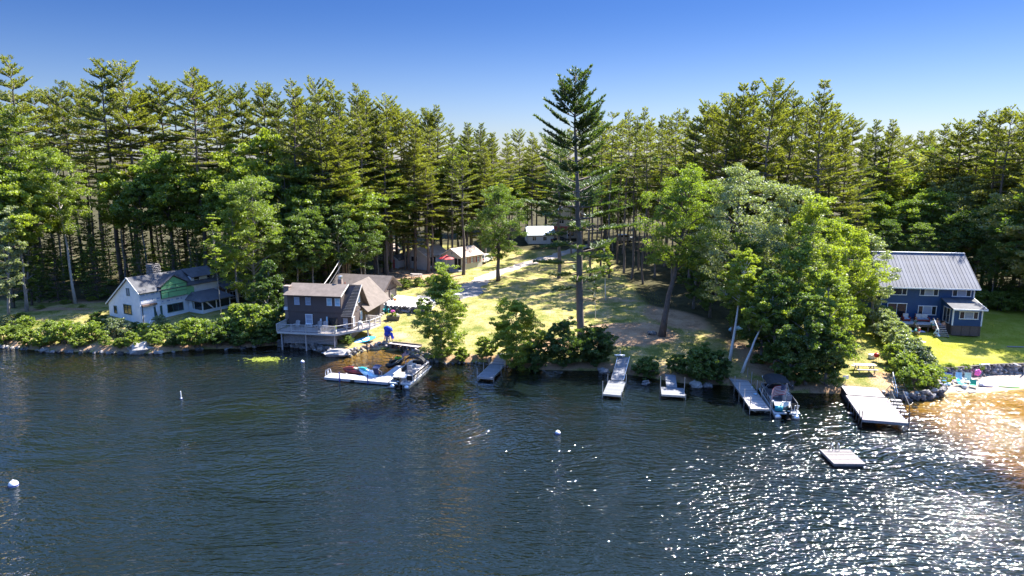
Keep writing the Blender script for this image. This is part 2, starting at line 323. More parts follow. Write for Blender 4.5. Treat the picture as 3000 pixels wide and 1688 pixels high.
below = n.new('ShaderNodeMath'); below.operation = 'LESS_THAN'; below.inputs[1].default_value = 0.04; l.new(sz.outputs['Z'], below.inputs[0])
mudc = ramp(mid, [(.4, (.022, .022, .012)), (.65, (.060, .050, .024))]); c4 = mixc(below.outputs[0], c3, mixc(sv.outputs[2], mudc, bedc))
l.new(c4, b.inputs['Base Color'])
bp = n.new('ShaderNodeBump'); bp.inputs['Strength'].default_value = .7; bp.inputs['Distance'].default_value = .12; l.new(fine, bp.inputs['Height']); l.new(bp.outputs[0], b.inputs['Normal'])
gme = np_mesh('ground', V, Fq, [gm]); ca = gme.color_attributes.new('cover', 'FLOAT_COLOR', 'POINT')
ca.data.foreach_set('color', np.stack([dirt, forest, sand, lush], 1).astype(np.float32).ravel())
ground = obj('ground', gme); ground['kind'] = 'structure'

def drape(name, path, width, m, lift=.04, step=.6):
    P = [G(*q) for q in path]; P2 = [np.array([p.x, p.y]) for p in P]; D = [0]
    for i in range(1, len(P2)): D.append(D[-1] + np.linalg.norm(P2[i] - P2[i - 1]))
    s = np.arange(0, D[-1], step); xs = np.interp(s, D, [p[0] for p in P2]); ys = np.interp(s, D, [p[1] for p in P2])
    k = 9; ker = np.ones(k) / k
    xs = np.convolve(np.pad(xs, k // 2, 'edge'), ker, 'valid'); ys = np.convolve(np.pad(ys, k // 2, 'edge'), ker, 'valid')
    tx, ty = np.gradient(xs), np.gradient(ys); L = np.hypot(tx, ty); nx_, ny_ = -ty / L, tx / L
    ws = np.array(width)[np.clip((s / D[-1] * (len(width) - 1)).astype(int), 0, len(width) - 1)] if hasattr(width, '__len__') else np.full(len(s), width)
    ws = np.convolve(np.pad(ws, k // 2, 'edge'), ker, 'valid'); rows = []
    for q in np.linspace(-1, 1, 11):
        jig = (.35 * np.sin(s * .9 + q) + .2 * np.sin(s * 2.3)) * (abs(q) > .95)
        x = xs + nx_ * (q * ws / 2 + jig * np.sign(q)); y = ys + ny_ * (q * ws / 2 + jig * np.sign(q))
        rows.append(np.stack([x, y, hgt(x, y) + lift - .03 * (abs(q) > .95)], 1))
    A = np.array(rows); r_, c_ = A.shape[:2]; ii = np.arange((r_ - 1) * (c_ - 1)); a = (ii // (c_ - 1)) * c_ + ii % (c_ - 1)
    o = obj(name, np_mesh(name, A.reshape(-1, 3), np.stack([a, a + 1, a + c_ + 1, a + c_], 1), [m])); o['kind'] = 'structure'; return o
gravel = mat('gravel', (.27, .235, .21), .95, .3, 6, .5, 22, spec=.1); asphalt = mat('old_asphalt', (.17, .165, .17), .95, .3, 5, .3, 20, spec=.1)
drape('driveway', [(1345, 862), (1385, 838), (1420, 815), (1470, 795), (1530, 778), (1590, 760), (1650, 742), (1710, 722), (1790, 705)], [4.0, 3.4, 3.0, 2.8, 2.8, 2.8, 3, 3], gravel)
drape('pavement', [(1205, 884), (1250, 880), (1300, 874), (1345, 860), (1385, 842)], [6, 7, 7, 6, 4.5], asphalt, .06)

# water: thin clear brown sheet, ripples as relief, over the lake bed
wm = bpy.data.materials.new('lake_water'); wm.use_nodes = True; n = wm.node_tree.nodes; l = wm.node_tree.links; n.clear()
out = n.new('ShaderNodeOutputMaterial'); t = n.new('ShaderNodeTexCoord')
gl = n.new('ShaderNodeBsdfGlossy'); gl.inputs['Roughness'].default_value = .062; gl.inputs['Color'].default_value = (1, 1, 1, 1)
tr = n.new('ShaderNodeBsdfTransparent'); tr.inputs['Color'].default_value = (.50, .46, .23, 1)
cb_ = n.new('ShaderNodeCombineColor'); ad_ = n.new('ShaderNodeAttribute'); ad_.attribute_name = 'depth'
for ch, k_ in (('Red', -.42), ('Green', -.55), ('Blue', -1.5)): l.new(mth('MULTIPLY', mth('POWER', 2.718, mth('MULTIPLY', ad_.outputs['Fac'], k_)), {'Red': .86, 'Green': .76, 'Blue': .50}[ch]), cb_.inputs[ch])
l.new(cb_.outputs[0], tr.inputs['Color'])
fr = n.new('ShaderNodeFresnel'); fr.inputs['IOR'].default_value = 1.36; ms = n.new('ShaderNodeMixShader')
wz = n.new('ShaderNodeTexNoise'); wz.inputs['Scale'].default_value = .028; wz.inputs['Detail'].default_value = 2; l.new(t.outputs['Object'], wz.inputs['Vector'])
wsc = n.new('ShaderNodeVectorMath'); wsc.operation = 'SCALE'; wsc.inputs['Scale'].default_value = 20.0; l.new(wz.outputs['Color'], wsc.inputs[0])
wad = n.new('ShaderNodeVectorMath'); wad.operation = 'ADD'; l.new(t.outputs['Object'], wad.inputs[0]); l.new(wsc.outputs[0], wad.inputs[1]); warp = wad.outputs[0]
def wave(ang, sx, sy, scale, det=3, dist=0.0):
    mp = n.new('ShaderNodeMapping'); mp.inputs['Rotation'].default_value = (0, 0, R(ang)); mp.inputs['Scale'].default_value = (sx, sy, 1)
    l.new(warp, mp.inputs[0]); q = n.new('ShaderNodeTexNoise'); q.inputs['Scale'].default_value = scale; q.inputs['Detail'].default_value = det; q.inputs['Roughness'].default_value = .55
    q.inputs['Distortion'].default_value = dist; l.new(mp.outputs[0], q.inputs['Vector']); return q.outputs['Fac']
h1 = mth('MULTIPLY', wave(-26, .26, 1.0, .85, 2, .7), .42); h2 = mth('MULTIPLY', wave(-36, .36, 1.0, 2.0, 2, .5), .29); h3 = mth('MULTIPLY', wave(8, .6, 1.0, 3.6, 1), .175)
calm = ramp(wave(10, .45, 1, .03, 4, 1.2), [(.36, (.32,) * 3), (.60, (1.4,) * 3)])
hh = mth('MULTIPLY', mth('ADD', mth('ADD', h1, h2), h3), calm)
bp = n.new('ShaderNodeBump'); bp.inputs['Strength'].default_value = 1.0; bp.inputs['Distance'].default_value = .66; l.new(hh, bp.inputs['Height'])
for q in (gl, fr): l.new(bp.outputs[0], q.inputs['Normal'])
df = n.new('ShaderNodeBsdfDiffuse'); df.inputs['Color'].default_value = (.046, .088, .082, 1); mw = n.new('ShaderNodeMixShader'); at = n.new('ShaderNodeAttribute'); at.attribute_name = 'depth'; l.new(mth('MULTIPLY', mth('SUBTRACT', 1.0, mth('POWER', 2.718, mth('MULTIPLY', at.outputs['Fac'], -.55))), .10), mw.inputs[0])   # suspended matter in the lake
l.new(tr.outputs[0], mw.inputs[1]); l.new(df.outputs[0], mw.inputs[2])
l.new(fr.outputs[0], ms.inputs[0]); l.new(mw.outputs[0], ms.inputs[1]); l.new(gl.outputs[0], ms.inputs[2]); l.new(ms.outputs[0], out.inputs[0])
wx = np.concatenate([[-4000, -1000, -300, -150], lines((-100, 100, 2)), [100, 150, 300, 1000, 4000]]); wy = np.concatenate([[-4000, -1000, -300, -100], lines((-40, 40, 8), (40, 62, 2), (62, 98, 1)), [98, 130, 500]])
WX, WY = np.meshgrid(wx, wy); nwx = len(wx); a = np.array([r_ * nwx + c_ for r_ in range(len(wy) - 1) for c_ in range(nwx - 1)])
wme = np_mesh('water', np.stack([WX.ravel(), WY.ravel(), np.zeros(WX.size)], 1), np.stack([a, a + 1, a + nwx + 1, a + nwx], 1), [wm]); wat = wme.attributes.new('depth', 'FLOAT', 'POINT'); wat.data.foreach_set('value', np.maximum(0, -hgt(WX, WY)).ravel().astype(np.float32))
water = obj('water', wme); water['kind'] = 'structure'

# short grass tufts give the lawns their nap
gms = leaf('grass_blades', (.14, .15, .018), (.31, .27, .06), .4, .0)
def quads_of(C, rg, h_):
    k = len(C); a = rg.uniform(0, 6.28, k); d = np.stack([np.cos(a), np.sin(a), np.zeros(k)], 1) * (h_ * rg.uniform(.5, 1.3, (k, 1))); u = np.stack([rg.normal(size=k) * .5, rg.normal(size=k) * .5, np.ones(k)], 1) * (h_ * rg.uniform(.6, 1.6, (k, 1)))
    return np.stack([C - d * .5, C + d * .5, C + d * .3 + u, C - d * .3 + u], 1)
rgg = np.random.default_rng(21); GC = []
for x0, x1, n_ in ((-32, 24, 26000), (42, 68, 9000), (-70, -30, 7000), (33, 43, 2500)):
    x = rgg.uniform(x0, x1, n_); d = rgg.uniform(2.2, 46 if x0 == -32 else 26 if x0 == 42 else 20 if x0 < -60 else 14, n_)
    if x0 == 42: d = np.maximum(d, rgg.uniform(5.6, 26, n_))
    GC.append(np.stack([x, np.interp(x, SH[:, 0], SH[:, 1]) + d, np.zeros(n_)], 1))
GC = np.concatenate(GC); keep = np.ones(len(GC), bool)
for px, py, rx, ry in ((1170, 800, 9, 7), (1840, 975, 7, 5), (1990, 920, 5, 7), (250, 880, 7, 1.6), (1450, 800, 3, 9), (1230, 880, 6, 4), (1390, 840, 5, 3), (1170, 880, 7, 7)):
    c = G(px, py); keep &= ((GC[:, 0] - c.x) / rx) ** 2 + ((GC[:, 1] - c.y) / ry) ** 2 > rgg.uniform(.6, 1.1, len(GC))
GC = GC[keep]; GC[:, 2] = hgt(GC[:, 0], GC[:, 1]) - .01
Qg = quads_of(GC, rgg, .06)
o = obj('grass', np_mesh('grass', Qg.reshape(-1, 3), np.arange(len(Qg) * 4).reshape(-1, 4), [gms], False)); o['kind'] = 'stuff'

# ------------------------------------------------------------------ trees
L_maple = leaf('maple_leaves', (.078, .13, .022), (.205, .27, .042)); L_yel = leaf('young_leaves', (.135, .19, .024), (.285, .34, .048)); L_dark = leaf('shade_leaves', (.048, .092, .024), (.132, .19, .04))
L_silver = leaf('silver_leaves', (.12, .16, .075), (.27, .31, .15), .4, .06); L_shrub = leaf('shrub_leaves', (.088, .145, .026), (.235, .295, .056)); L_rusty = leaf('tan_leaves', (.13, .16, .035), (.29, .29, .09), .45, .05)
L_pine = leaf('pine_needles', (.082, .108, .024), (.215, .225, .048), .5, .03); L_hem = leaf('hemlock_needles', (.05, .095, .022), (.12, .17, .03), .4, .03); L_heropine = leaf('shore_pine_needles', (.042, .082, .032), (.105, .15, .04), .35, .04)
def unit(v): return v / np.maximum(np.linalg.norm(v, axis=-1, keepdims=True), 1e-6)
def leaf_quads(C, size, rg, up=.5, aspect=.62):
    """one rhombic leaf spray per centre, mostly facing up and out"""
    k = len(C); nrm = unit(rg.normal(size=(k, 3)) + np.array([0, 0, up])); a = unit(np.cross(nrm, rg.normal(size=(k, 3)))); b_ = np.cross(nrm, a)
    s = size * rg.uniform(.65, 1.35, (k, 1)); a = a * s; b_ = b_ * s * aspect
    return np.stack([C - a, C - b_ * .9, C + a, C + b_ * .9], 1)
def quads_mesh(name, Q, m):
    return np_mesh(name, Q.reshape(-1, 3), np.arange(len(Q) * 4).reshape(-1, 4), [m], False)
def broad(seed, H, Rx, cb, leafm, barkm, lobes=20, per=8, lps=34, ls=.20, tr=.16, lean=(0, 0), flat=1.0, topw=.55, up=.5, twigs=True, layered=0.0, stems=1, spread=.0):
    """broadleaf tree: tapering trunk, limbs to every crown lobe, leaf sprays round the twigs. Returns trunk and crown meshes"""
    rg = np.random.default_rng(seed); rd = random.Random(seed); C = []; mb = MB()
    cz = cb + (H - cb) * .52; rz = (H - cb) * .52; top = np.array([lean[0], lean[1], 0.]); lob = []
    for i in range(lobes):
        f = (i + .5) / lobes; z = 1 - 2 * f; az = i * 2.39996 + rd.uniform(-.5, .5); rr = math.sqrt(max(0, 1 - z * z)); q = rd.uniform(.62, 1.0)
        wid = 1.0 if z < 0 else 1 - (1 - topw) * z
        if z < -.3: wid *= .85
        p = np.array([math.cos(az) * rr * Rx * q * wid, math.sin(az) * rr * Rx * q * wid, cz + z * rz * q]); p += top * (p[2] / H)
        lob.append((p, Rx * rd.uniform(.26, .42)))
    lob.append((np.array([0, 0, H - Rx * .2]) + top, Rx * .3)); lob.append((np.array([0, 0, cz]) + top * .6, Rx * .45))
    base = [np.array([0., 0., -.3])]; K = 7
    for i in range(1, K + 1):
        f = i / K; base.append(np.array([top[0] * f + rd.uniform(-.12, .12) * Rx * .2, top[1] * f + rd.uniform(-.12, .12) * Rx * .2, f * (H * .86)]))
    offs = [(0, 0)] if stems == 1 else [(spread * math.cos(6.28 * k / stems), spread * math.sin(6.28 * k / stems)) for k in range(stems)]
    for ox, oy in offs:
        mb.tube([p + np.array([ox * (1 - i / K * .2), oy * (1 - i / K * .2), 0]) for i, p in enumerate(base)], [tr * (1.25 if i == 0 else 1 - .82 * i / K) for i in range(K + 1)], 8)
    tz = np.array([p[2] for p in base])
    for p, lr in lob:
        z0 = max(cb * .75, min(H * .8, p[2] - rd.uniform(.25, .6) * np.linalg.norm(p[:2] - top[:2] * p[2] / H) - .3)); s0 = np.array([np.interp(z0, tz, [q[0] for q in base]), np.interp(z0, tz, [q[1] for q in base]), z0])
        mid = s0 * .45 + p * .55 + np.array([0, 0, rd.uniform(0, .12) * Rx]); r0 = max(.03, tr * .42 * (1 - z0 / H * .5))
        mb.tube([s0, mid, p], [r0, r0 * .6, r0 * .22], 5, cap=False)
        for k in range(per):
            d = rg.normal(size=3); d /= np.linalg.norm(d); d[2] *= .75
            c = p + d * lr * rd.uniform(.45, 1.15)
            if twigs and k % 2 == 0: mb.tube([p, (p + c) / 2 + np.array([0, 0, .05]), c], [r0 * .22, r0 * .14, .012], 3, cap=False)
            sr = lr * rd.uniform(.34, .55); pts = rg.normal(size=(lps, 3)); pts = unit(pts) * rg.uniform(0.25, 1, (lps, 1)) ** .6
            pts[:, 2] *= .5 * flat if not layered else .5 * flat * (1 - layered); C.append(c + pts * sr)
    C = np.concatenate(C)
    return mb.mesh('trunk', barkm, True), quads_mesh('crown', leaf_quads(C, ls, rg, up), leafm)
def pine(seed, H, cb, Rm, needle, barkm, whorl=.95, nb=5, tr=.30, blade=.42, bw=.05, dens=1.0, stubs=10, top_up=.75, gap=.0, wid=(.34, .8), lop=0.0):
    """white pine: straight trunk, whorls of level branches turned up at the tips, flat sprays of needle tufts"""
    rd = random.Random(seed); rg = np.random.default_rng(seed); mb = MB(); B = []; T = []
    wob = [(rd.uniform(-.25, .25), rd.uniform(-.25, .25)) for _ in range(9)]; wob[0] = (0, 0)
    def ax(z): f = z / H * 8; i = min(7, max(0, int(f))); q = f - i; return np.array([wob[i][0] * (1 - q) + wob[i + 1][0] * q, wob[i][1] * (1 - q) + wob[i + 1][1] * q, z])
    zs = [-.4, .4] + [H * k / 10 for k in range(1, 11)]
    mb.tube([ax(max(z, 0)) * np.array([1, 1, 0]) + np.array([0, 0, z]) for z in zs], [tr * 1.35, tr * 1.05] + [tr * (1 - .93 * (k / 10) ** 1.15) for k in range(1, 11)], 8)
    z = cb * H
    while z < H - .3:
        t = (z - cb * H) / (H * (1 - cb)); prof = (wid[0] + (1 - wid[0]) * min(1, t / .28)) if t < .28 else (1 - (t - .28) / .72) ** wid[1]; kb = nb if t < .9 else 4; a0 = rd.uniform(0, 6.28)
        for k in range(kb):
            if rd.random() < gap: continue
            L = max(.5, Rm * prof * rd.uniform(.55, 1.15)); az = a0 + 6.28 * k / kb + rd.uniform(-.35, .35); el = R(-8 + 50 * t ** 1.6 + rd.uniform(-8, 10)); o = ax(z + rd.uniform(-.25, .25)); h = np.array([math.cos(az), math.sin(az), 0])
            side = np.array([-h[1], h[0], 0]); K = 5; P = []
            for i in range(K + 1):
                s = i / K; P.append(o + h * L * s * math.cos(el) + np.array([0, 0, L * s * math.sin(el) + L * (.10 + .12 * t) * s * s * top_up]) + side * (.10 * L * math.sin(s * 2 + k) * s))
            P = np.array(P); mb.tube(P, [max(.014, .030 * L ** .6 * (1 - .75 * i / K)) + .008 for i in range(K + 1)], 4, cap=False)
            st = .34 / dens; s = (.30 if t < .6 else .12) * L + rd.uniform(0, .2)
            while s < L:
                f = s / L * K; i = min(K - 1, int(f)); c = P[i] + (P[i + 1] - P[i]) * (f - i); fw = unit(P[i + 1] - P[i])
                for sg in (-1, 1):
                    tl = (L - s) * .42 + .22; tl *= rd.uniform(.55, 1.1); dr = unit(fw * .8 + side * sg * .85 + np.array([0, 0, .10])); q = rd.uniform(.1, .3)
                    while q < tl + .05: B.append(c + dr * q + np.array([0, 0, .04 * q])); T.append(dr); q += .36 / dens
                s += st * rd.uniform(.8, 1.25)
            B.append(P[-1]); T.append(unit(P[-1] - P[-2]))
        z += whorl * rd.uniform(.75, 1.25) * (1 if t < .8 else .7)
    B.append(ax(H - .2)); T.append(np.array([0, 0, 1.]))
    for _ in range(stubs):
        z = rd.uniform(.18, cb + .04) * H; az = rd.uniform(0, 6.28); L = rd.uniform(.5, 2.2); o = ax(z); mb.tube([o, o + np.array([math.cos(az) * L, math.sin(az) * L, rd.uniform(-.2, .25) * L])], [.035, .012], 3, cap=False)
    B = np.array(B); T = np.array(T); nbld = 7; B = np.repeat(B, nbld, 0); T = np.repeat(T, nbld, 0); k = len(B)
    D = unit(T * 1.2 + np.array([0, 0, .22]) + rg.normal(size=(k, 3)) * np.array([.46, .46, .30])); S = unit(np.cross(D, rg.normal(size=(k, 3)))) * bw * rg.uniform(.7, 1.3, (k, 1)); Ln = blade * rg.uniform(.6, 1.25, (k, 1))
    Q = np.stack([B - D * .08, B + D * Ln * .45 - S, B + D * Ln, B + D * Ln * .45 + S], 1)
    return mb.mesh('trunk', barkm, True), quads_mesh('crown', Q, needle)
def tree(name, meshes, loc, label, cat='tree', group=None, rz=0.0, sc_=1.0, sz=None):
    t = thing(name, label, cat, loc, rz, group); t.scale = (sc_, sc_, sz or sc_)
    obj('trunk', meshes[0], t); obj('crown', meshes[1], t); return t

PINES = [pine(11, 30, .42, 5.2, L_pine, bark, 1.1, 5, gap=.12, dens=1.2), pine(12, 30, .50, 4.6, L_pine, bark, 1.3, 5, gap=.2, dens=1.2, wid=(.5, .6)), pine(13, 30, .34, 5.6, L_pine, bark, 1.1, 5, gap=.12, dens=1.15), pine(14, 30, .58, 4.2, L_pine, bark, 1.2, 5, gap=.2, dens=1.25, wid=(.6, .5)), pine(15, 30, .46, 5.2, L_pine, bark, 1.35, 5, gap=.25, dens=1.25, wid=(.5, .7)), pine(16, 30, .20, 5.4, L_pine, bark, 1.15, 5, wid=(.6, .75), dens=1.1),
         pine(17, 30, .40, 5.6, L_pine, bark, 1.25, 5, gap=.25, dens=1.25, wid=(.7, .5), top_up=1.1), pine(18, 30, .30, 5.0, L_pine, bark, 1.3, 5, gap=.2, dens=1.1, wid=(.75, .65)), pine(19, 30, .50, 4.8, L_pine, bark, 1.4, 6, gap=.28, dens=1.3, wid=(.8, .45))]
SUBS = {0: (0, 6), 8: (8, 1, 6), 1: (1, 8), 2: (2, 7, 6), 3: (3, 8), 4: (4, 6), 5: (5, 7)}
THIN = [pine(21, 28, .50, 3.4, L_pine, bark, 1.1, 5, .20, stubs=16, dens=1.15, gap=.15), pine(22, 28, .60, 3.1, L_pine, bark, 1.15, 5, .18, stubs=16, dens=1.15, gap=.2), pine(23, 28, .42, 3.5, L_pine, bark, 1.1, 5, .19, stubs=14, dens=1.15, gap=.15), pine(24, 28, .62, 3.3, L_pine, bark, 1.5, 4, .2, stubs=18, dens=1.2, gap=.25, wid=(.7, .5))]
HEML = [pine(31, 14, .08, 3.4, L_hem, bark, .55, 5, .17, .36, .06, .8, 0, .1, wid=(.85, .9)), pine(32, 14, .12, 3.0, L_hem, bark, .6, 5, .16, .36, .06, .8, 0, .1, wid=(.8, .9))]
MAPL = [broad(41, 13, 3.4, 6.2, L_maple, bark_grey, 22, 9, 76, .12), broad(42, 13, 3.1, 7.0, L_maple, bark_grey, 20, 9, 76, .12), broad(43, 13, 3.8, 5.2, L_yel, bark_grey, 24, 9, 76, .12), broad(44, 13, 3.5, 4.0, L_dark, bark_grey, 26, 8, 70, .12), broad(45, 13, 3.9, 3.4, L_rusty, bark_grey, 26, 10, 84, .11, topw=.7), broad(46, 13, 3.0, 6.6, L_yel, bark_grey, 18, 9, 76, .12)]
SHRB = [broad(51, 2.4, 1.5, .25, L_shrub, bark, 16, 7, 42, .095, .05, stems=3, spread=.25), broad(52, 2.2, 1.7, .2, L_maple, bark, 16, 7, 42, .095, .05, stems=3, spread=.25), broad(53, 2.0, 1.4, .2, L_yel, bark, 14, 7, 42, .09, .04, stems=3, spread=.2), broad(54, 2.3, 1.6, .2, L_silver, bark, 16, 8, 44, .09, .05, stems=3, spread=.2), broad(55, 2.4, 1.6, .2, L_dark, bark, 16, 7, 42, .10, .05, stems=3, spread=.2)]
used = {}
def place(kind, bank, px, py, Y, label, group=None, i=None, name=None, cat='tree', wide=None):
    """plant a tree so that its top stands at the surveyed bearing and height"""
    p = YP(px, py, Y); g = gz(p.x, p.y); i = random.randrange(len(bank)) if i is None else i
    if kind == 'pine': i = random.choice(SUBS.get(i, (i,)))
    H0 = {'pine': 30, 'thin': 28, 'hem': 14, 'maple': 13}[kind]
    s = (p.z - g) / H0; nm = name or {'pine': 'pine_tree', 'thin': 'pine_tree', 'hem': 'hemlock_tree', 'maple': 'maple_tree'}[kind]
    sw = wide if wide else (s if kind != 'maple' else max(s, .6)); t = tree(nm, bank[i], (p.x, p.y, g - .05), label, cat, group, random.uniform(0, 6.28), sw * random.uniform(.85, 1.18), s); t.rotation_euler.x = random.gauss(0, .014); t.rotation_euler.y = random.gauss(0, .014); return t
A1 = 'pines behind the white cottage'; A2 = 'pines behind the brown house'; A3 = 'pines behind the small cottages'; A4 = 'pines behind the open lawn'; A5 = 'pines on the right-hand rise'; A6 = 'pines behind the blue house'
LB = {A1: 'tall white pine in the wood behind the white cottage', A2: 'tall white pine in the wood behind the brown house and garage', A3: 'white pine in the wood behind the small grey-white cottages', A4: 'slender bare-trunked pine in the stand behind the open lawn',
      A5: 'bushy white pine in the dense clump rising behind the shoreline trees', A6: 'white pine in the wood behind the blue house'}
front = [(36, 172, 104, 2, A1), (179, 244, 117, 1, A1), (217, 251, 124, 4, A1), (290, 178, 112, 0, A1), (345, 176, 113, 2, A1), (466, 237, 120, 1, A1), (502, 249, 126, 3, A1), (556, 208, 108, 0, A1), (590, 225, 122, 1, A1), (623, 242, 118, 4, A1), (703, 251, 122, 3, A1), (768, 247, 118, 0, A1),
         (100, 262, 128, 3, A1), (140, 268, 120, 0, A1), (250, 250, 132, 1, A1), (405, 262, 118, 4, A1), (437, 268, 130, 3, A1), (660, 268, 130, 4, A1), (-30, 210, 118, 0, A1),
         (845, 230, 116, 2, A2), (915, 230, 128, 0, A2), (966, 239, 126, 2, A2), (880, 262, 122, 5, A2), (925, 280, 116, 5, A2), (1000, 275, 122, 5, A2), (1038, 251, 130, 2, A2), (1079, 263, 133, 0, A2), (1129, 280, 134, 2, A2), (1050, 330, 124, 5, A2), (1120, 345, 128, 5, A2), (1205, 350, 134, 5, A2), (985, 345, 118, 5, A2), (805, 275, 126, 1, A2), (1175, 320, 140, 0, A2),
         (1245, 318, 150, 0, A3), (1282, 311, 150, 2, A3), (1200, 325, 152, 1, A3), (1260, 370, 142, 5, A3), (1320, 385, 140, 5, A3), (1364, 359, 146, 0, A3), (1405, 364, 152, 2, A3), (1446, 388, 150, 0, A3), (1490, 420, 158, 2, A3), (1523, 379, 170, 0, A3), (1560, 390, 165, 2, A3), (1600, 400, 172, 2, A3), (1420, 430, 145, 5, A3), (1375, 450, 148, 5, A3),
         (2072, 300, 118, 1, A5), (2101, 301, 112, 5, A5), (2135, 277, 110, 2, A5), (2183, 246, 106, 5, A5), (2217, 243, 110, 2, A5), (2258, 234, 104, 2, A5), (2323, 258, 106, 5, A5), (2370, 290, 112, 2, A5), (2415, 239, 103, 5, A5), (2450, 300, 108, 5, A5), (2290, 300, 112, 5, A5), (2160, 320, 114, 5, A5), (2480, 380, 106, 5, A5), (2040, 340, 116, 5, A5),
         (2570, 350, 122, 0, A6), (2613, 354, 124, 2, A6), (2530, 400, 112, 5, A6), (2650, 400, 135, 1, A6), (2695, 383, 140, 0, A6), (2726, 385, 138, 2, A6), (2780, 360, 126, 0, A6), (2831, 352, 122, 1, A6), (2882, 328, 120, 2, A6), (2939, 326, 112, 3, A6), (2970, 318, 108, 3, A6), (3000, 312, 116, 0, A6), (2905, 360, 130, 4, A6), (3040, 320, 110, 2, A6)]
ORD = 'first second third fourth fifth sixth seventh eighth ninth tenth eleventh twelfth thirteenth fourteenth fifteenth sixteenth seventeenth eighteenth nineteenth twentieth twenty-first twenty-second'.split()
def ranks(lst, gi):
    r = {}
    for g in {q[gi] for q in lst}:
        for k, q in enumerate(sorted([q for q in lst if q[gi] == g])): r[id(q)] = k
    return r
WH = {A1: 'behind the white cottage', A2: 'behind the brown house', A3: 'behind the small cottages', A5: 'on the rise behind the shore trees', A6: 'behind the blue house', A4: 'in the stand behind the lawn'}
rk_ = ranks(front, 4)
for q in front:
    px, py, Y, i, g = q
    if g == A1: Y += 9; i = {0: 1, 2: 8, 4: 1}.get(i, i)
    place('pine', PINES, px, py, Y, ('tall ' if py < 250 else 'bushy ' if i == 5 else '') + 'skyline pine ' + WH[g] + ', ' + ORD[rk_[id(q)]] + ' from the left', g, i)
thin_l = [(1740, 328, 128), (1770, 345, 134), (1798, 328, 126), (1820, 350, 138), (1842, 323, 130), (1866, 340, 124), (1886, 313, 132), (1912, 345, 136), (1937, 335, 126), (1965, 340, 134), (1990, 316, 122), (2014, 318, 130), (1710, 360, 140), (1755, 365, 146), (1835, 365, 148), (1900, 365, 120), (1955, 360, 144), (2035, 345, 138), (1680, 375, 150), (1785, 372, 152), (1870, 372, 150)]
thin_px = [q[0] for q in thin_l]
for px, py, Y in thin_l:
    place('thin', THIN, px, py, Y, 'slender bare-trunked pine behind the lawn, ' + ORD[sorted(thin_px).index(px)] + ' from the left', A4)
# further rows, lower on the picture or hidden behind the first ones
k = 0
for px in range(-40, 3060, 33):
    g = A1 if px < 800 else A2 if px < 1190 else A3 if px < 1690 else A4 if px < 2060 else A5 if px < 2500 else A6
    top = np.interp(px, [0, 800, 1100, 1300, 1450, 1650, 1800, 2050, 2200, 2450, 2560, 2700, 3000], [275, 285, 300, 350, 400, 410, 360, 340, 290, 300, 380, 395, 350]) + random.uniform(-8, 38)
    Y = {A1: 128, A2: 140, A3: 178, A4: 165, A5: 130, A6: 148}[g] + random.uniform(-8, 14)
    if g == A1 and 380 < px < 560 and k % 2: k += 1; continue
    if g == A1 and k % 3 == 1: k += 1; continue
    place('thin' if g in (A1, A4) else 'pine', THIN if g in (A1, A4) else PINES, px + random.uniform(-9, 9), top, Y, 'inner-row pine ' + WH[g] + ', half hidden', 'inner ' + g); k += 1
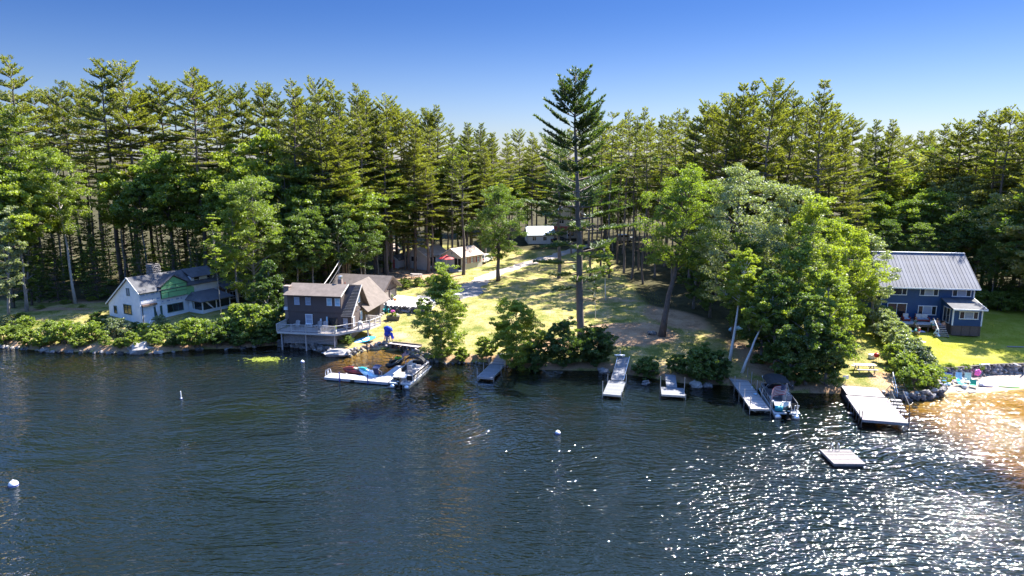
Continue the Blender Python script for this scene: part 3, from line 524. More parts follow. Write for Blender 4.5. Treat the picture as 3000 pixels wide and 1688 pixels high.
# broadleaf trees and hemlocks inside the wood (lower storey)
B1 = 'broadleaf trees at the wood edge behind the white cottage'; B2 = 'broadleaf trees behind the brown house'; B3 = 'broadleaf trees behind the cottages and drive'; B5 = 'broadleaf trees behind the blue house'; B4 = 'broadleaf trees behind the lawn stand'
LBB_ = {B1: 'leafy broadleaf tree at the wood edge behind the white cottage', B2: 'leafy broadleaf tree in the shade behind the brown house', B3: 'leafy broadleaf tree behind the small cottages and gravel drive', B4: 'low broadleaf tree behind the bare-trunked pines', B5: 'leafy broadleaf tree on the slope behind the blue house'}
low = [(1730, 470, 158, 0, B4), (1775, 450, 166, 2, B4), (1825, 480, 160, 3, B4), (1870, 455, 168, 0, B4), (1920, 470, 162, 2, B4), (1965, 445, 156, 3, B4), (2010, 460, 150, 0, B4), (1700, 500, 165, 3, B4), (1800, 540, 152, 3, B4), (1900, 530, 154, 0, B4), (60, 470, 110, 0, B1), (150, 520, 112, 5, B1), (335, 500, 116, 5, B1), (405, 520, 114, 1, B1), (480, 445, 117, 0, B1), (530, 470, 120, 2, B1), (610, 500, 117, 0, B1), (680, 440, 120, 2, B1), (763, 385, 122, 5, B1), (720, 480, 115, 2, B1), (30, 540, 104, 5, B1), (-20, 470, 106, 0, B1),
       (830, 480, 114, 0, B2), (880, 520, 115, 3, B2), (950, 470, 120, 2, B2), (1010, 520, 120, 0, B2), (905, 600, 110, 3, B2), (980, 590, 113, 3, B2), (1060, 560, 122, 3, B2), (1120, 500, 132, 0, B2), (1180, 540, 136, 3, B2), (860, 620, 108, 3, B2), (1050, 640, 118, 3, B2), (1100, 610, 128, 3, B2),
       (1240, 480, 148, 0, B3), (1310, 520, 150, 3, B3), (1340, 440, 155, 2, B3), (1380, 520, 150, 0, B3), (1440, 500, 156, 2, B3), (1500, 520, 162, 0, B3), (1560, 480, 175, 2, B3), (1600, 530, 172, 3, B3), (1660, 500, 180, 0, B3), (1270, 600, 148, 3, B3), (1350, 610, 152, 3, B3), (1410, 590, 154, 0, B3), (1630, 600, 182, 0, B3), (1540, 600, 180, 3, B3),
       (1720, 560, 176, 0, B4), (1790, 570, 178, 3, B4), (1850, 560, 172, 0, B4), (1930, 560, 170, 3, B4), (2000, 520, 150, 3, B4), (1760, 610, 186, 2, B4), (1890, 600, 180, 3, B4), (2060, 540, 140, 3, B4), (2030, 620, 130, 3, B4),
       (2620, 480, 126, 2, B5), (2680, 450, 130, 4, B5), (2740, 430, 134, 0, B5), (2800, 470, 124, 4, B5), (2850, 520, 118, 4, B5), (2740, 560, 116, 0, B5), (2660, 580, 116, 3, B5), (2900, 470, 122, 2, B5), (2960, 480, 114, 4, B5), (2880, 610, 108, 3, B5), (2800, 620, 110, 3, B5), (2950, 590, 106, 0, B5), (3010, 540, 104, 4, B5), (2560, 560, 118, 0, B5), (2700, 650, 110, 3, B5), (2610, 640, 112, 3, B5), (2930, 690, 102, 3, B5)]
WB = {B1: 'at the wood edge behind the white cottage', B2: 'in the wood behind the brown house', B3: 'behind the small cottages and drive', B4: 'behind the bare-trunked pines', B5: 'on the slope behind the blue house'}
rk_ = ranks(low, 4)
for q in low: px, py, Y, i, g = q; place('maple', MAPL, px, py, Y, ('green', 'open-crowned', 'yellow-green', 'dark', 'tan-tinged', 'pale')[i] + ' broadleaf tree ' + WB[g] + ', ' + ORD[rk_[id(q)]] + ' from the left', g, i, 'broadleaf_tree')
HG = {'a': ('hemlocks in the shade behind the white cottage', 'dark hemlock in the deep shade behind the white cottage'), 'b': ('hemlocks in the shade behind the brown house', 'dark hemlock in the deep shade behind the brown house'), 'c': ('hemlocks behind the shore trees', 'dark hemlock in the shade behind the shoreline trees'), 'd': ('hemlocks beside the blue house', 'dark hemlock in the shade behind the blue house')}
for px, py, Y, g in [(60, 640, 108, 'a'), (150, 700, 110, 'a'), (265, 690, 111, 'a'), (400, 695, 112, 'a'), (500, 700, 112, 'a'), (570, 690, 112, 'a'), (640, 700, 111, 'a'), (820, 640, 108, 'b'), (880, 690, 112, 'b'), (940, 660, 116, 'b'), (1000, 690, 121, 'b'), (1060, 700, 131, 'b'), (1110, 690, 140, 'b'), (1190, 640, 148, 'b'), (2030, 690, 118, 'c'), (2100, 640, 114, 'c'), (2180, 560, 108, 'c'), (2250, 600, 104, 'c'), (2330, 560, 105, 'c'), (2400, 560, 104, 'c'), (2480, 600, 103, 'c'), (2540, 650, 106, 'c'), *[(x, 590 + (x * 7) % 70, 122 + (x * 3) % 9, 'a') for x in range(-10, 800, 52)], (2900, 740, 104, 'd'), (2960, 760, 102, 'd'), (3000, 720, 101, 'd'), (2870, 690, 112, 'd'), (2760, 700, 112, 'd'), (2690, 710, 114, 'd')]:
    place('hem', HEML, px, py, Y, HG[g][1], HG[g][0])
# the wood goes on beyond the right end of the blue house lawn and shades it
for px, py, Y, i in [(3095, 330, 98, 2), (3150, 300, 104, 0), (3200, 340, 96, 5), (3230, 310, 110, 2), (3290, 330, 102, 5), (3120, 350, 116, 0), (3260, 300, 122, 2), (3350, 330, 112, 5), (3420, 320, 104, 2), (3180, 320, 128, 0), (3330, 310, 130, 2), (3480, 330, 118, 5)]:
    place('pine', PINES, px, py, Y, 'pine at the right-hand wood edge shading the blue house lawn', 'pines right of the blue house lawn', i)
for px, py, Y, i in [(3060, 560, 98, 3), (3120, 590, 94, 4), (3180, 560, 100, 0), (3240, 600, 96, 3), (3320, 580, 104, 4), (3400, 590, 108, 3)]:
    place('maple', MAPL, px, py, Y, 'broadleaf tree at the right-hand wood edge shading the blue house lawn', 'broadleaf trees right of the blue house lawn', i, 'broadleaf_tree')

# ------------------------------------------------------------------ single trees of the shore and lawn
def hero(name, meshes, px, py, label, cat='tree', rz=0.0, lift=-.05, group=None, s=1.0):
    p = G(px, py); return tree(name, meshes, (p.x, p.y, p.z + lift), label, cat, group, rz, s)
def toph(px, py, tpx, tpy):          # height of a tree from its foot and top in the survey
    p = G(px, py); q = YP(tpx, tpy, p.y); return q.z - p.z, q.x - p.x
H, lx = toph(1705, 1012, 1663, 205)
ph = pine(77, H, .24, 6.9, L_heropine, bark, 1.25, 6, .52, .46, .06, 1.3, 40, 1.0, .36, wid=(.55, .5), lop=.38)
t = hero('pine_tree', ph, 1705, 1012, 'tallest dark pine, standing alone at the waterline in front of the lawn', rz=0.4); t.rotation_euler.y = -.045
H, _ = toph(1640, 815, 1630, 400); hero('pine_tree', pine(78, H, .34, 4.6, L_heropine, bark, 1.2, 4, .36, .42, .05, 1.2, 12, gap=.15), 1637, 815, 'pine with a thick straight trunk on the lawn beside the gravel drive')
for px, py, tp, ty, lb in [(1255, 800, 1240, 480, 'twin-trunked pine in front of the first small cottage'), (1358, 805, 1345, 450, 'single pine trunk in front of the second small cottage'), (1065, 800, 1060, 470, 'pine just behind the brown garage roof, with a bare lower trunk'), (1137, 798, 1120, 430, 'leaning pine beside the red-doored shed')]:
    H, _ = toph(px, py, tp, ty); hero('pine_tree', pine(px, H, .46, 4.6, L_pine, bark, 1.25, 4, .33, dens=1.2), px, py, lb)
    if px == 1255: hero('pine_tree', pine(px + 3, H * .9, .5, 4.2, L_pine, bark, 1.3, 4, .24, dens=1.2), px + 14, py - 4, 'thinner companion pine beside the twin-trunked one at the first cottage')
# leaning maple on the lawn
H, lx = toph(1938, 985, 1985, 485)
m = broad(101, H, 5.0, H * .36, L_maple, bark, 30, 10, 84, .115, .44, lean=(3.2, 1.0), topw=.8)
hero('maple_tree', m, 1938, 985, 'leaning maple with a bare dark trunk on the dry lawn right of the tall pine')
H, _ = toph(1460, 823, 1450, 545); hero('maple_tree', broad(102, H, 4.7, H * .20, L_dark, bark, 34, 10, 80, .115, .36, topw=.85), 1460, 823, 'dark round-crowned tree forking low beside the gravel drive')
# shoreline clump on the right
def clump(seed, px, py, tx, ty, R_, cbf, lm, label, bk=bark_grey, name='broadleaf_tree', lobes=26, ls=.18, tr=.2, lean=None, up=.5, lay=0.0, topw=.6, per=9, lps=40, Y=None):
    ls *= .68; lps = int(lps * 1.85)
    p = G(px, py); q = YP(tx, ty, Y or p.y); H = q.z - p.z; lean = (q.x - p.x, 0) if lean is None else lean
    return hero(name, broad(seed, H, R_, H * cbf, lm, bk, lobes, per, lps, ls, tr, lean, up=up, layered=lay, topw=topw), px, py, label)
clump(111, 2150, 985, 2170, 480, 5.4, .15, L_silver, 'tallest silvery-leaved tree in the middle of the shoreline clump', lobes=34, tr=.3)
clump(112, 2300, 1000, 2310, 545, 4.6, .16, L_silver, 'silvery-leaved tree right of the tallest one in the shoreline clump', lobes=30, tr=.26)
clump(113, 2380, 1030, 2385, 585, 4.2, .12, L_yel, 'yellow-green tree at the right end of the shoreline clump', lobes=30)
clump(114, 2490, 985, 2485, 660, 4.0, .10, L_yel, 'bright yellow-green tree left of the blue house', lobes=28)
clump(115, 2560, 960, 2555, 690, 2.9, .10, L_silver, 'white-flecked small tree touching the left end of the blue house', lobes=24, ls=.15)
clump(116, 2440, 1095, 2430, 800, 3.2, .05, L_shrub, 'low-hanging leafy tree over the small lawn and picnic table', lobes=26, per=9)
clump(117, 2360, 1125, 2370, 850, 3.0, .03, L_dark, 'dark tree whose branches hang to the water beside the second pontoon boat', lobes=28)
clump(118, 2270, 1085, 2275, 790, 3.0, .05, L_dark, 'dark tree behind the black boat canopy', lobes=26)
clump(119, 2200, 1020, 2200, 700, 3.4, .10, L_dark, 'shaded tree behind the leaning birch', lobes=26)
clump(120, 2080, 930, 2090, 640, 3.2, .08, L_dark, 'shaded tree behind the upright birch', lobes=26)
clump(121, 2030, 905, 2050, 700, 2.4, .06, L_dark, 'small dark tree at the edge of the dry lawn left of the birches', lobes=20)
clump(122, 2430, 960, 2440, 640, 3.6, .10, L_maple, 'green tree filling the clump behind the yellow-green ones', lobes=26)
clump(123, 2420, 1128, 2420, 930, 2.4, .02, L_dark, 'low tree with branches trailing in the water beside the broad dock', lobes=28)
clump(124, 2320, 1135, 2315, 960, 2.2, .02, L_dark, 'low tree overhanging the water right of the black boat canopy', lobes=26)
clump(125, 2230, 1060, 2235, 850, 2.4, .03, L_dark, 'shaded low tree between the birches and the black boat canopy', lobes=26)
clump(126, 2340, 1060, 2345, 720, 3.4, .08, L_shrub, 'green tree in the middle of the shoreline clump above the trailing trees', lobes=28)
# birches
m = clump(131, 2137, 1058, 2160, 735, 2.6, .50, L_yel, 'upright white-barked birch beside the long grey dock', birch_bark, 'birch_tree', 22, .15, .20, lean=(1.2, .3), topw=.8)
m = clump(132, 2172, 1092, 2270, 830, 2.4, .45, L_yel, 'white-barked birch leaning to the right over the long grey dock', birch_bark, 'birch_tree', 20, .15, .17, topw=.8)
# left side
clump(141, 222, 890, 212, 428, 4.3, .46, L_yel, 'slender pale-barked tree standing alone on the grass left of the white cottage', bark_pale, lobes=28, tr=.24, lean=(-1.2, .3))
clump(142, 30, 880, 22, 322, 5.2, .42, L_yel, 'big bright green maple at the left edge of the picture', lobes=32, tr=.32, name='maple_tree')
clump(143, 25, 930, 18, 610, 2.7, .12, L_silver, 'grey-green small tree at the far left edge above the shore', lobes=24)
clump(144, 75, 905, 82, 690, 2.0, .10, L_shrub, 'small shrubby tree at the left edge beside the grey-green one', lobes=18)
clump(145, 650, 945, 618, 628, 1.9, .40, L_yel, 'slim young yellow-green tree in front of the white cottage porch', bark_grey, lobes=18, ls=.15, tr=.10, lay=.55, per=7, lps=34, topw=.45)
clump(146, 745, 905, 735, 520, 5.0, .10, L_shrub, 'full green maple between the white cottage and the brown house', name='maple_tree', lobes=34, tr=.28)
clump(147, 830, 880, 815, 640, 3.0, .08, L_shrub, 'lower green tree against the left wall of the brown house', lobes=26)
clump(148, 780, 960, 785, 770, 2.4, .05, L_dark, 'dark bushy tree at the shore left of the brown house', lobes=22)
clump(149, 700, 920, 672, 560, 3.4, .2, L_yel, 'pale green tree rising behind the white cottage porch', lobes=24)
# saplings and bushes on the middle shore
clump(151, 1290, 1050, 1298, 790, 3.1, .01, L_shrub, 'airy pale bushy sapling in front of the stone patio', bark_grey, 'sapling', 46, .15, .07, per=10, lps=44, lay=.2, topw=.22)
clump(152, 1515, 1078, 1512, 885, 2.9, .02, L_yel, 'round bright shrub on the bank between the sapling and the tall pine', bark, 'shrub', 40, .15, .07, per=10, topw=.85)
clump(153, 1425, 1050, 1420, 990, 1.3, .05, L_shrub, 'low light shrub left of the second dock ramp', bark, 'shrub', 14, .13, .05)
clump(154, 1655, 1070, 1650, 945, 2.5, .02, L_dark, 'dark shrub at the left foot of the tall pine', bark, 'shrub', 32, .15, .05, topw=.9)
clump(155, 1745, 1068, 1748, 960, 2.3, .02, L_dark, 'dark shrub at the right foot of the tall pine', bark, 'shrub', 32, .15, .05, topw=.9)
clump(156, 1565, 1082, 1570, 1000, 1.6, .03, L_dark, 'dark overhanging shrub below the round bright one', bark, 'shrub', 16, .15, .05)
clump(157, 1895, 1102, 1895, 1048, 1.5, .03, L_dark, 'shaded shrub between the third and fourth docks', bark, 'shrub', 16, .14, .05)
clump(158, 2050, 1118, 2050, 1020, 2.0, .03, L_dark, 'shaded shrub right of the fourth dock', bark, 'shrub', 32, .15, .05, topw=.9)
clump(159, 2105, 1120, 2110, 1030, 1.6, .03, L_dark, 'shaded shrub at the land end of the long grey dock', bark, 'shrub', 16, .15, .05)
clump(160, 1775, 880, 1770, 700, 1.5, .35, L_yel, 'thin young birch with dead white limbs right of the tall pine', birch_bark, 'birch_tree', 16, .14, .09, lay=.3)
clump(161, 1985, 1095, 1990, 1040, 1.3, .03, L_dark, 'small shaded shrub behind the fourth dock', bark, 'shrub', 14, .14, .05)
clump(162, 1350, 1055, 1350, 1020, 1.0, .03, L_shrub, 'low green bush at the stones right of the pontoon boat', bark, 'shrub', 12, .12, .04)
clump(163, 1745, 935, 1742, 800, .9, .3, L_heropine, 'dead-limbed slim sapling close behind the tall pine', birch_bark, 'sapling', 9, .12, .06, per=5)
SH0 = [SHRB[0], SHRB[1], SHRB[2], SHRB[3], SHRB[4]]
def shrub(i, px, py, s, label, group=None, sz=None): p = G(px, py); return tree('shrub', SH0[i], (p.x, p.y, p.z - .1), label, 'shrub', group, random.uniform(0, 6.28), s, sz)
gL = 'shrubs along the bank below the white cottage'
for k, (px, py, i, s) in enumerate([(10, 1000, 0, 1.1), (50, 985, 1, 1.2), (85, 1005, 0, 1.0), (120, 1012, 2, .9), (150, 990, 0, 1.2), (190, 1000, 1, 1.1), (230, 1012, 0, 1.0), (225, 978, 3, 1.1), (270, 995, 1, 1.2), (310, 1005, 0, 1.1), (345, 980, 3, 1.3), (350, 1012, 1, .9), (425, 985, 0, 1.1), (455, 1005, 1, 1.2),
        (490, 980, 0, 1.2), (510, 1008, 4, 1.2), (545, 990, 0, 1.3), (580, 1005, 1, 1.2), (615, 985, 0, 1.3), (640, 1008, 4, 1.2), (680, 990, 1, 1.4), (700, 1010, 4, 1.2), (735, 985, 0, 1.5), (760, 1005, 4, 1.4), (800, 1000, 4, 1.3), (825, 975, 4, 1.4), (560, 960, 3, .9), (470, 955, 3, .8), (75, 960, 1, .9), (140, 955, 2, .8), (290, 950, 4, .9), (395, 965, 4, 1.1), (700, 950, 0, 1.2), (20, 950, 3, 1.0)]):
    shrub(i, px, py + 6, s * (.85 if 225 < px < 560 else 1.2) * random.choice((.6, .8, 1.0, 1.15)), 'leafy green shrub on the stony bank below the white cottage', gL)
shrub(2, 388, 1018, 1.0, 'bright yellow-green shrub beside the big boulder on the left shore')
gM = 'low plants on the grass left of the white cottage'
for k, (px, py, s) in enumerate([(120, 905, .5), (190, 890, .55), (270, 880, .55), (160, 870, .6), (90, 880, .7), (300, 865, .5), (240, 900, .35), (60, 930, .6), (330, 835, .6), (130, 850, .7)]): shrub(k % 2, px, py, s, 'low leafy plant on the sunny grass left of the white cottage', gM, s * .6)
gH = 'pale hedge shrubs between the small lawn and the blue house lawn'
hedge_l = [(2590, 985, 1.35), (2612, 1010, 1.3), (2635, 1035, 1.3), (2655, 1062, 1.35), (2680, 1088, 1.3), (2700, 1110, 1.25), (2720, 1138, 1.15), (2672, 1140, 1.1), (2650, 1105, 1.2), (2625, 1068, 1.1), (2575, 955, 1.2)]
hedge_y = [q[1] for q in hedge_l]
for k, (px, py, s) in enumerate(hedge_l): shrub(3 if k < 6 else 0, px, py, s, 'pale-leaved hedge shrub beside the bright lawn, ' + ORD[sorted(hedge_y).index(py)] + ' from the house downhill', gH)
gU = 'undergrowth shrubs at the foot of the wood'
for k in range(46):
    px = random.choice([random.uniform(0, 330), random.uniform(330, 830), random.uniform(820, 1080), random.uniform(2000, 2100), random.uniform(2880, 3000)]); py = {0: 800}.get(0) + random.uniform(-25, 30)
    if 250 < px < 800: py -= 20
    if px > 2800: py = random.uniform(880, 915)
    shrub(random.choice((0, 1, 4, 4)), px, py, random.uniform(.8, 1.5), 'low shrub in the shade at the foot of the wood', gU)
for k, px in enumerate((2736, 2780, 2828, 2866, 2700)): shrub(1, px, 1080 + k, .38, 'small tuft plant along the top of the beach wall', 'tuft plants along the beach wall', .32)
for px, py, s, lb in [(1330, 770, .45, 'small shrub by the deck of the first cottage'), (1392, 772, .55, 'clipped round bush left of the pair by the second cottage'), (1412, 770, .52, 'clipped round bush right of the pair by the second cottage'), (1190, 845, .8, 'leafy shrub at the corner of the brown garage'), (1225, 838, .7, 'low green hedge behind the patio'), (1265, 836, .7, 'low green hedge beside the pavement'), (1020, 1008, .55, 'bright low plant in front of the deck corner'), (920, 990, .6, 'shaded plant under the brown house deck'), (880, 985, .5, 'small shaded plant at the left under the deck'), (960, 992, .6, 'shaded fern clump under the deck middle')]:
    shrub(1 if 'clipped' in lb else 0, px, py, s, lb)
clump(171, 1135, 800, 1132, 752, .9, .1, L_hem, 'little blue-green spruce sapling near the red-doored shed', bark, 'sapling', 12, .12, .05)

# ------------------------------------------------------------------ buildings
def window(par, p, u, nrm, w_, h_, panes=3, fm=white, gm_=glass, name='window', split=None, fw=.09, mid=None):
    """framed window on a wall: p bottom centre, u along the wall, nrm outwards; frame with panes as sub-parts"""
    p, u, nrm = Vector(p), Vector(u).normalized(), Vector(nrm).normalized(); up = Vector((0, 0, 1)); f = MB()
    def q(a, b_, c_): return p + u * a + up * b_ + nrm * c_
    for s in (-1, 1): f.bar(q(s * (w_ / 2 - fw / 2), 0, .03), q(s * (w_ / 2 - fw / 2), h_, .03), fw, .07, up=u)
    f.bar(q(-w_ / 2 - .02, fw / 2, .034), q(w_ / 2 + .02, fw / 2, .034), .085, fw); f.bar(q(-w_ / 2 - .02, h_ - fw / 2, .034), q(w_ / 2 + .02, h_ - fw / 2, .034), .085, fw)
    cuts = split or [i / panes for i in range(panes + 1)]
    for c_ in cuts[1:-1]: f.bar(q((c_ - .5) * w_, fw, .028), q((c_ - .5) * w_, h_ - fw, .028), .05, .06, up=u)
    if mid: f.bar(q(-w_ / 2 + fw, h_ * mid, .026), q(w_ / 2 - fw, h_ * mid, .026), .05, .05)
    o = f.build(name, fm, par)
    for i in range(len(cuts) - 1):
        a, b_ = (cuts[i] - .5) * w_, (cuts[i + 1] - .5) * w_; m_ = MB(); m_.prism([q(a + .01, .02, .004), q(b_ - .01, .02, .004), q(b_ - .01, h_ - .02, .004), q(a + .01, h_ - .02, .004)], nrm * .012)
        m_.build('pane', gm_[i % len(gm_)] if isinstance(gm_, (list, tuple)) else gm_, o)
    return o
def part(par, name, m, fn, smooth=False):
    b_ = MB(); fn(b_); return b_.build(name, m, par, smooth=smooth)

# ---- blue house
BH = thing('blue_house', 'navy blue two-storey house with a grey metal roof and white-framed windows', 'house', (50.3, 92.4, 2.85), -.15)
wd, he, hr, dp = 11.6, 5.45, 9.05, 5.0
part(BH, 'wall', blue_siding, lambda m: m.prism([(0, 0, .72), (0, 2 * dp, .72), (0, 2 * dp, he), (0, dp, hr - .12), (0, 0, he)], (wd, 0, 0)))
part(BH, 'foundation', concrete, lambda m: m.box(.06, .06, -.8, wd - .06, 2 * dp - .06, .74))
sl = (hr - he) / dp
P0 = (Vector((-.45, -.5, he - .5 * sl + .06)), Vector((wd + .45, -.5, he - .5 * sl + .06))); P1 = (Vector((-.45, dp, hr + .06)), Vector((wd + .45, dp, hr + .06)))
part(BH, 'roof', roof_metal, lambda m: (m.slab([P0[0], P0[1], P1[1], P1[0]], .08), m.slab([Vector((-.45, 2 * dp + .5, P0[0].z)), P1[0], P1[1], Vector((wd + .45, 2 * dp + .5, P0[0].z))][::-1], .08)))
N = 28; pw_ = (wd + .9) / N; pm = MB(); nn = Vector((0, -sl, 1)).normalized(); L_ = (P1[0] - P0[0])
pm.slab([Vector((0, 0, 0)) + nn * .035, Vector((pw_ - .02, 0, 0)) + nn * .035, Vector((pw_ - .02, L_.y, L_.z)) + nn * .035, Vector((0, L_.y, L_.z)) + nn * .035], .03)
pm.bar(nn * .045 + Vector((pw_ - .02, 0, 0)), nn * .045 + Vector((pw_ - .02, L_.y, L_.z)), .035, .045, up=(1, 0, 0)); pme = pm.mesh('roof_panel', roof_metal)
for i in range(N): obj('roof_panel', pme, BH, P0[0] + Vector((i * pw_ + .01, 0, 0)))
part(BH, 'ridge_cap', white, lambda m: m.bar((-.46, dp, hr + .14), (wd + .46, dp, hr + .14), .34, .09))
part(BH, 'fascia', white, lambda m: (m.box(-.46, -.62, P0[0].z - .20, wd + .46, -.50, P0[0].z - .01), m.bar((wd + .46, -.5, P0[0].z - .1), (wd + .46, dp, hr - .04), .05, .2), m.bar((-.46, -.5, P0[0].z - .1), (-.46, dp, hr - .04), .05, .2)))
part(BH, 'corner_trim', white, lambda m: m.box(-.03, -.03, .74, .14, .12, he - .3)); part(BH, 'corner_trim', white, lambda m: m.box(wd - .14, -.03, .74, wd + .03, .12, he - .3))
F_ = (0, -1, 0); gset = [glass, curtain, glass]
for cx, cz in ((2.0, 3.95), (5.95, 3.95), (10.0, 3.95), (5.95, 1.30)): window(BH, (cx, 0, cz), (1, 0, 0), F_, 2.35, 1.30, 3, white, gset if cx > 4 else glass, split=[0, .27, .74, 1])
window(BH, (2.1, 0, .76), (1, 0, 0), F_, 2.5, 2.1, 2, white, glass, 'sliding_door')
sx0, sx1, sy = 7.7, 11.25, -3.4
part(BH, 'sunroom_wall', blue_siding, lambda m: m.prism([(sx0, 0, .72), (sx0, sy, .72), (sx0, sy, 3.02), (sx0, 0, 3.68)][::-1], (sx1 - sx0, 0, 0)))
part(BH, 'sunroom_skirt', wood_brown, lambda m: (m.box(sx0 + .06, sy + .06, -.6, sx1 - .06, -.05, .74), [m.box(sx0 + .2 + k * 1.05, sy, -.6, sx0 + .35 + k * 1.05, sy + .08, .72) for k in range(4)]))
part(BH, 'sunroom_roof', roof_asphalt, lambda m: m.slab([(sx0 - .2, sy - .4, 3.00), (sx1 + .35, sy - .4, 3.00), (sx1 + .35, .0, 3.76), (sx0 - .2, .0, 3.76)], .12))
part(BH, 'sunroom_fascia', white, lambda m: (m.box(sx0 - .21, sy - .5, 2.84, sx1 + .36, sy - .41, 3.02), m.bar((sx1 + .38, sy - .4, 2.93), (sx1 + .38, 0, 3.69), .05, .2)))
part(BH, 'sunroom_trim', white, lambda m: m.box(sx0 - .03, sy - .03, .74, sx0 + .13, sy + .12, 2.86)); part(BH, 'sunroom_trim', white, lambda m: m.box(sx1 - .13, sy - .03, .74, sx1 + .03, sy + .12, 2.86))
window(BH, (9.6, sy, 1.62), (1, 0, 0), F_, 2.3, 1.05, 3, white, gset, split=[0, .27, .74, 1])
window(BH, (sx0, -1.75, .78), (0, 1, 0), (-1, 0, 0), 1.9, 2.05, 2, cream, glass, 'sliding_door')
bd = MB(); bd.box(0, -.09, 0, 7.1, .09, .035); bme = bd.mesh('deck_board', wood_grey)
for k in range(15): obj('deck_board', bme, BH, (0, -.14 - k * .198, .60))
part(BH, 'deck_frame', timber, lambda m: (m.box(.05, -3.02, .30, 7.05, -2.90, .595), m.box(.05, -2.85, .36, 7.05, -.05, .58), [m.box(.2 + k * 1.6, -2.98, -1.0, .38 + k * 1.6, -2.82, .32) for k in range(5)]))
for k in range(6): part(BH, 'stair_tread', wood_tan, lambda m, k=k: m.box(5.75, -3.08 - k * .27 - .25, .48 - k * .19, 7.0, -3.08 - k * .27, .53 - k * .19))
part(BH, 'stair_rail', white, lambda m: (m.bar((5.68, -2.95, 1.45), (5.68, -4.5, .35), .07), m.bar((5.68, -2.95, .55), (5.68, -2.95, 1.5), .08), m.bar((5.68, -4.5, -.6), (5.68, -4.5, .4), .08)))
part(BH, 'stair_stringer', timber, lambda m: [m.bar((x, -3.0, .38), (x, -4.75, -.82), .05, .22) for x in (5.78, 6.97)])

# ---- white cottage under repair
WC = thing('white_cottage', 'white cottage under repair with a green-sheathed gable and grey shingle roof', 'cottage', (-53.2, 96.8, 1.75), -.526)
w_, Lc = 7.9, 13.0; hl, hrr, ha, fx = 2.3, 4.6, 6.45, -2.3
part(WC, 'wall', white_siding, lambda m: m.prism([(-w_, 0, -.6), (0, 0, -.6), (0, 0, hrr - .12), (fx, 0, ha - .12), (-w_, 0, hl - .1)], (0, Lc, 0)))
part(WC, 'roof', roof_asphalt, lambda m: (m.slab([(-w_ - .35, -.25, hl - .25), (fx, -.25, ha), (fx, Lc, ha), (-w_ - .35, Lc, hl - .25)][::-1], -.12), m.slab([(.35, -.25, hrr - .28), (.35, Lc, hrr - .28), (fx, Lc, ha), (fx, -.25, ha)], .12)))
part(WC, 'rake_trim', white, lambda m: (m.bar((-w_ - .35, -.27, hl - .30), (fx, -.27, ha - .05), .05, .16), m.bar((.35, -.27, hrr - .34), (fx, -.27, ha - .05), .05, .16)))
dgr = mat('green_trim', (.05, .11, .10), .6)
window(WC, (-3.1, 0, .95), (1, 0, 0), F_, 1.95, 1.45, 2, dgr, glass); window(WC, (-6.2, 0, .75), (1, 0, 0), F_, .75, 1.15, 1, dgr, glass); window(WC, (-2.6, 0, 3.75), (1, 0, 0), F_, .72, 1.1, 1, dgr, curtain)
X1 = (1, 0, 0); Uy = (0, 1, 0)
def wallp(name, m, y0, z0, y1, z1, x=.05, t=.03): return part(WC, name, m, lambda b_: b_.box(0, y0, z0, x, y1, z1))
# house wrap strips with faint printed marks, on the long wall
for y0, y1, z0, z1 in ((.15, 3.2, 2.75, 4.35), (3.2, 7.2, 2.15, 3.0)):
    ws = wallp('house_wrap', wrap, y0, z0, y1, z1, .04)
    for r_ in range(2 if z1 - z0 > 1 else 1):
        for c_ in range(int((y1 - y0) / .75)):
            part(ws, 'print', wrap_print, lambda b_, r_=r_, c_=c_: b_.box(.041, y0 + .15 + c_ * .75, z0 + .3 + r_ * .8, .046, y0 + .15 + c_ * .75 + (.5 if (c_ + r_) % 2 else .22), z0 + .52 + r_ * .8))
part(WC, 'hanging_wrap', wrap, lambda b_: b_.prism([(.10, 2.2, 2.3), (.10, 2.9, 2.6), (.28, 2.75, 1.5), (.20, 2.9, .45), (.22, 2.45, .35), (.30, 2.15, 1.4)], (.03, 0, 0)))
# green sheathing: cross gable with separate panels and dark taped joints
g0, g1, gb, gs, gap_ = 3.2, 7.4, 3.0, 4.9, 6.15; gm_ = (g0 + g1) / 2
part(WC, 'cross_gable', black_tape, lambda b_: b_.prism([(.25, g0, gb), (.25, g1, gb), (.25, g1, gs), (.25, gm_, gap_), (.25, g0, gs)], (-3.0, 0, 0)))
for poly in ([(g0 + .04, gs - .02), (gm_, gap_ - .1), (g1 - .04, gs - .02)], [(g0 + .04, 3.85), (5.55, 3.85), (5.55, gs - .09), (g0 + .04, gs - .09)], [(5.63, 3.85), (g1 - .04, 3.85), (g1 - .04, gs - .09), (5.63, gs - .09)], [(g0 + .04, gb + .05), (4.3, gb + .05), (4.3, 3.77), (g0 + .04, 3.77)], [(4.38, gb + .05), (g1 - .04, gb + .05), (g1 - .04, 3.77), (4.38, 3.77)]):
    part(WC, 'sheathing_panel', green_board, lambda b_: b_.prism([(.252, y, z) for y, z in poly], (.03, 0, 0)))
part(WC, 'sheathing_panel', green_board, lambda b_: b_.prism([(.05, 7.5, 2.9), (.05, 8.7, 2.9), (.05, 8.7, 3.9), (.05, 7.5, 4.6)], (.04, 0, 0)))
part(WC, 'gable_roof', roof_asphalt, lambda b_: (b_.slab([(.5, g0 - .25, gs - .15), (.5, gm_, gap_ + .08), (-2.6, gm_, gap_ + .08), (-2.6, g0 - .25, gs - .15)], -.1), b_.slab([(.5, gm_, gap_ + .08), (.5, g1 + .25, gs - .15), (-2.6, g1 + .25, gs - .15), (-2.6, gm_, gap_ + .08)], -.1)))
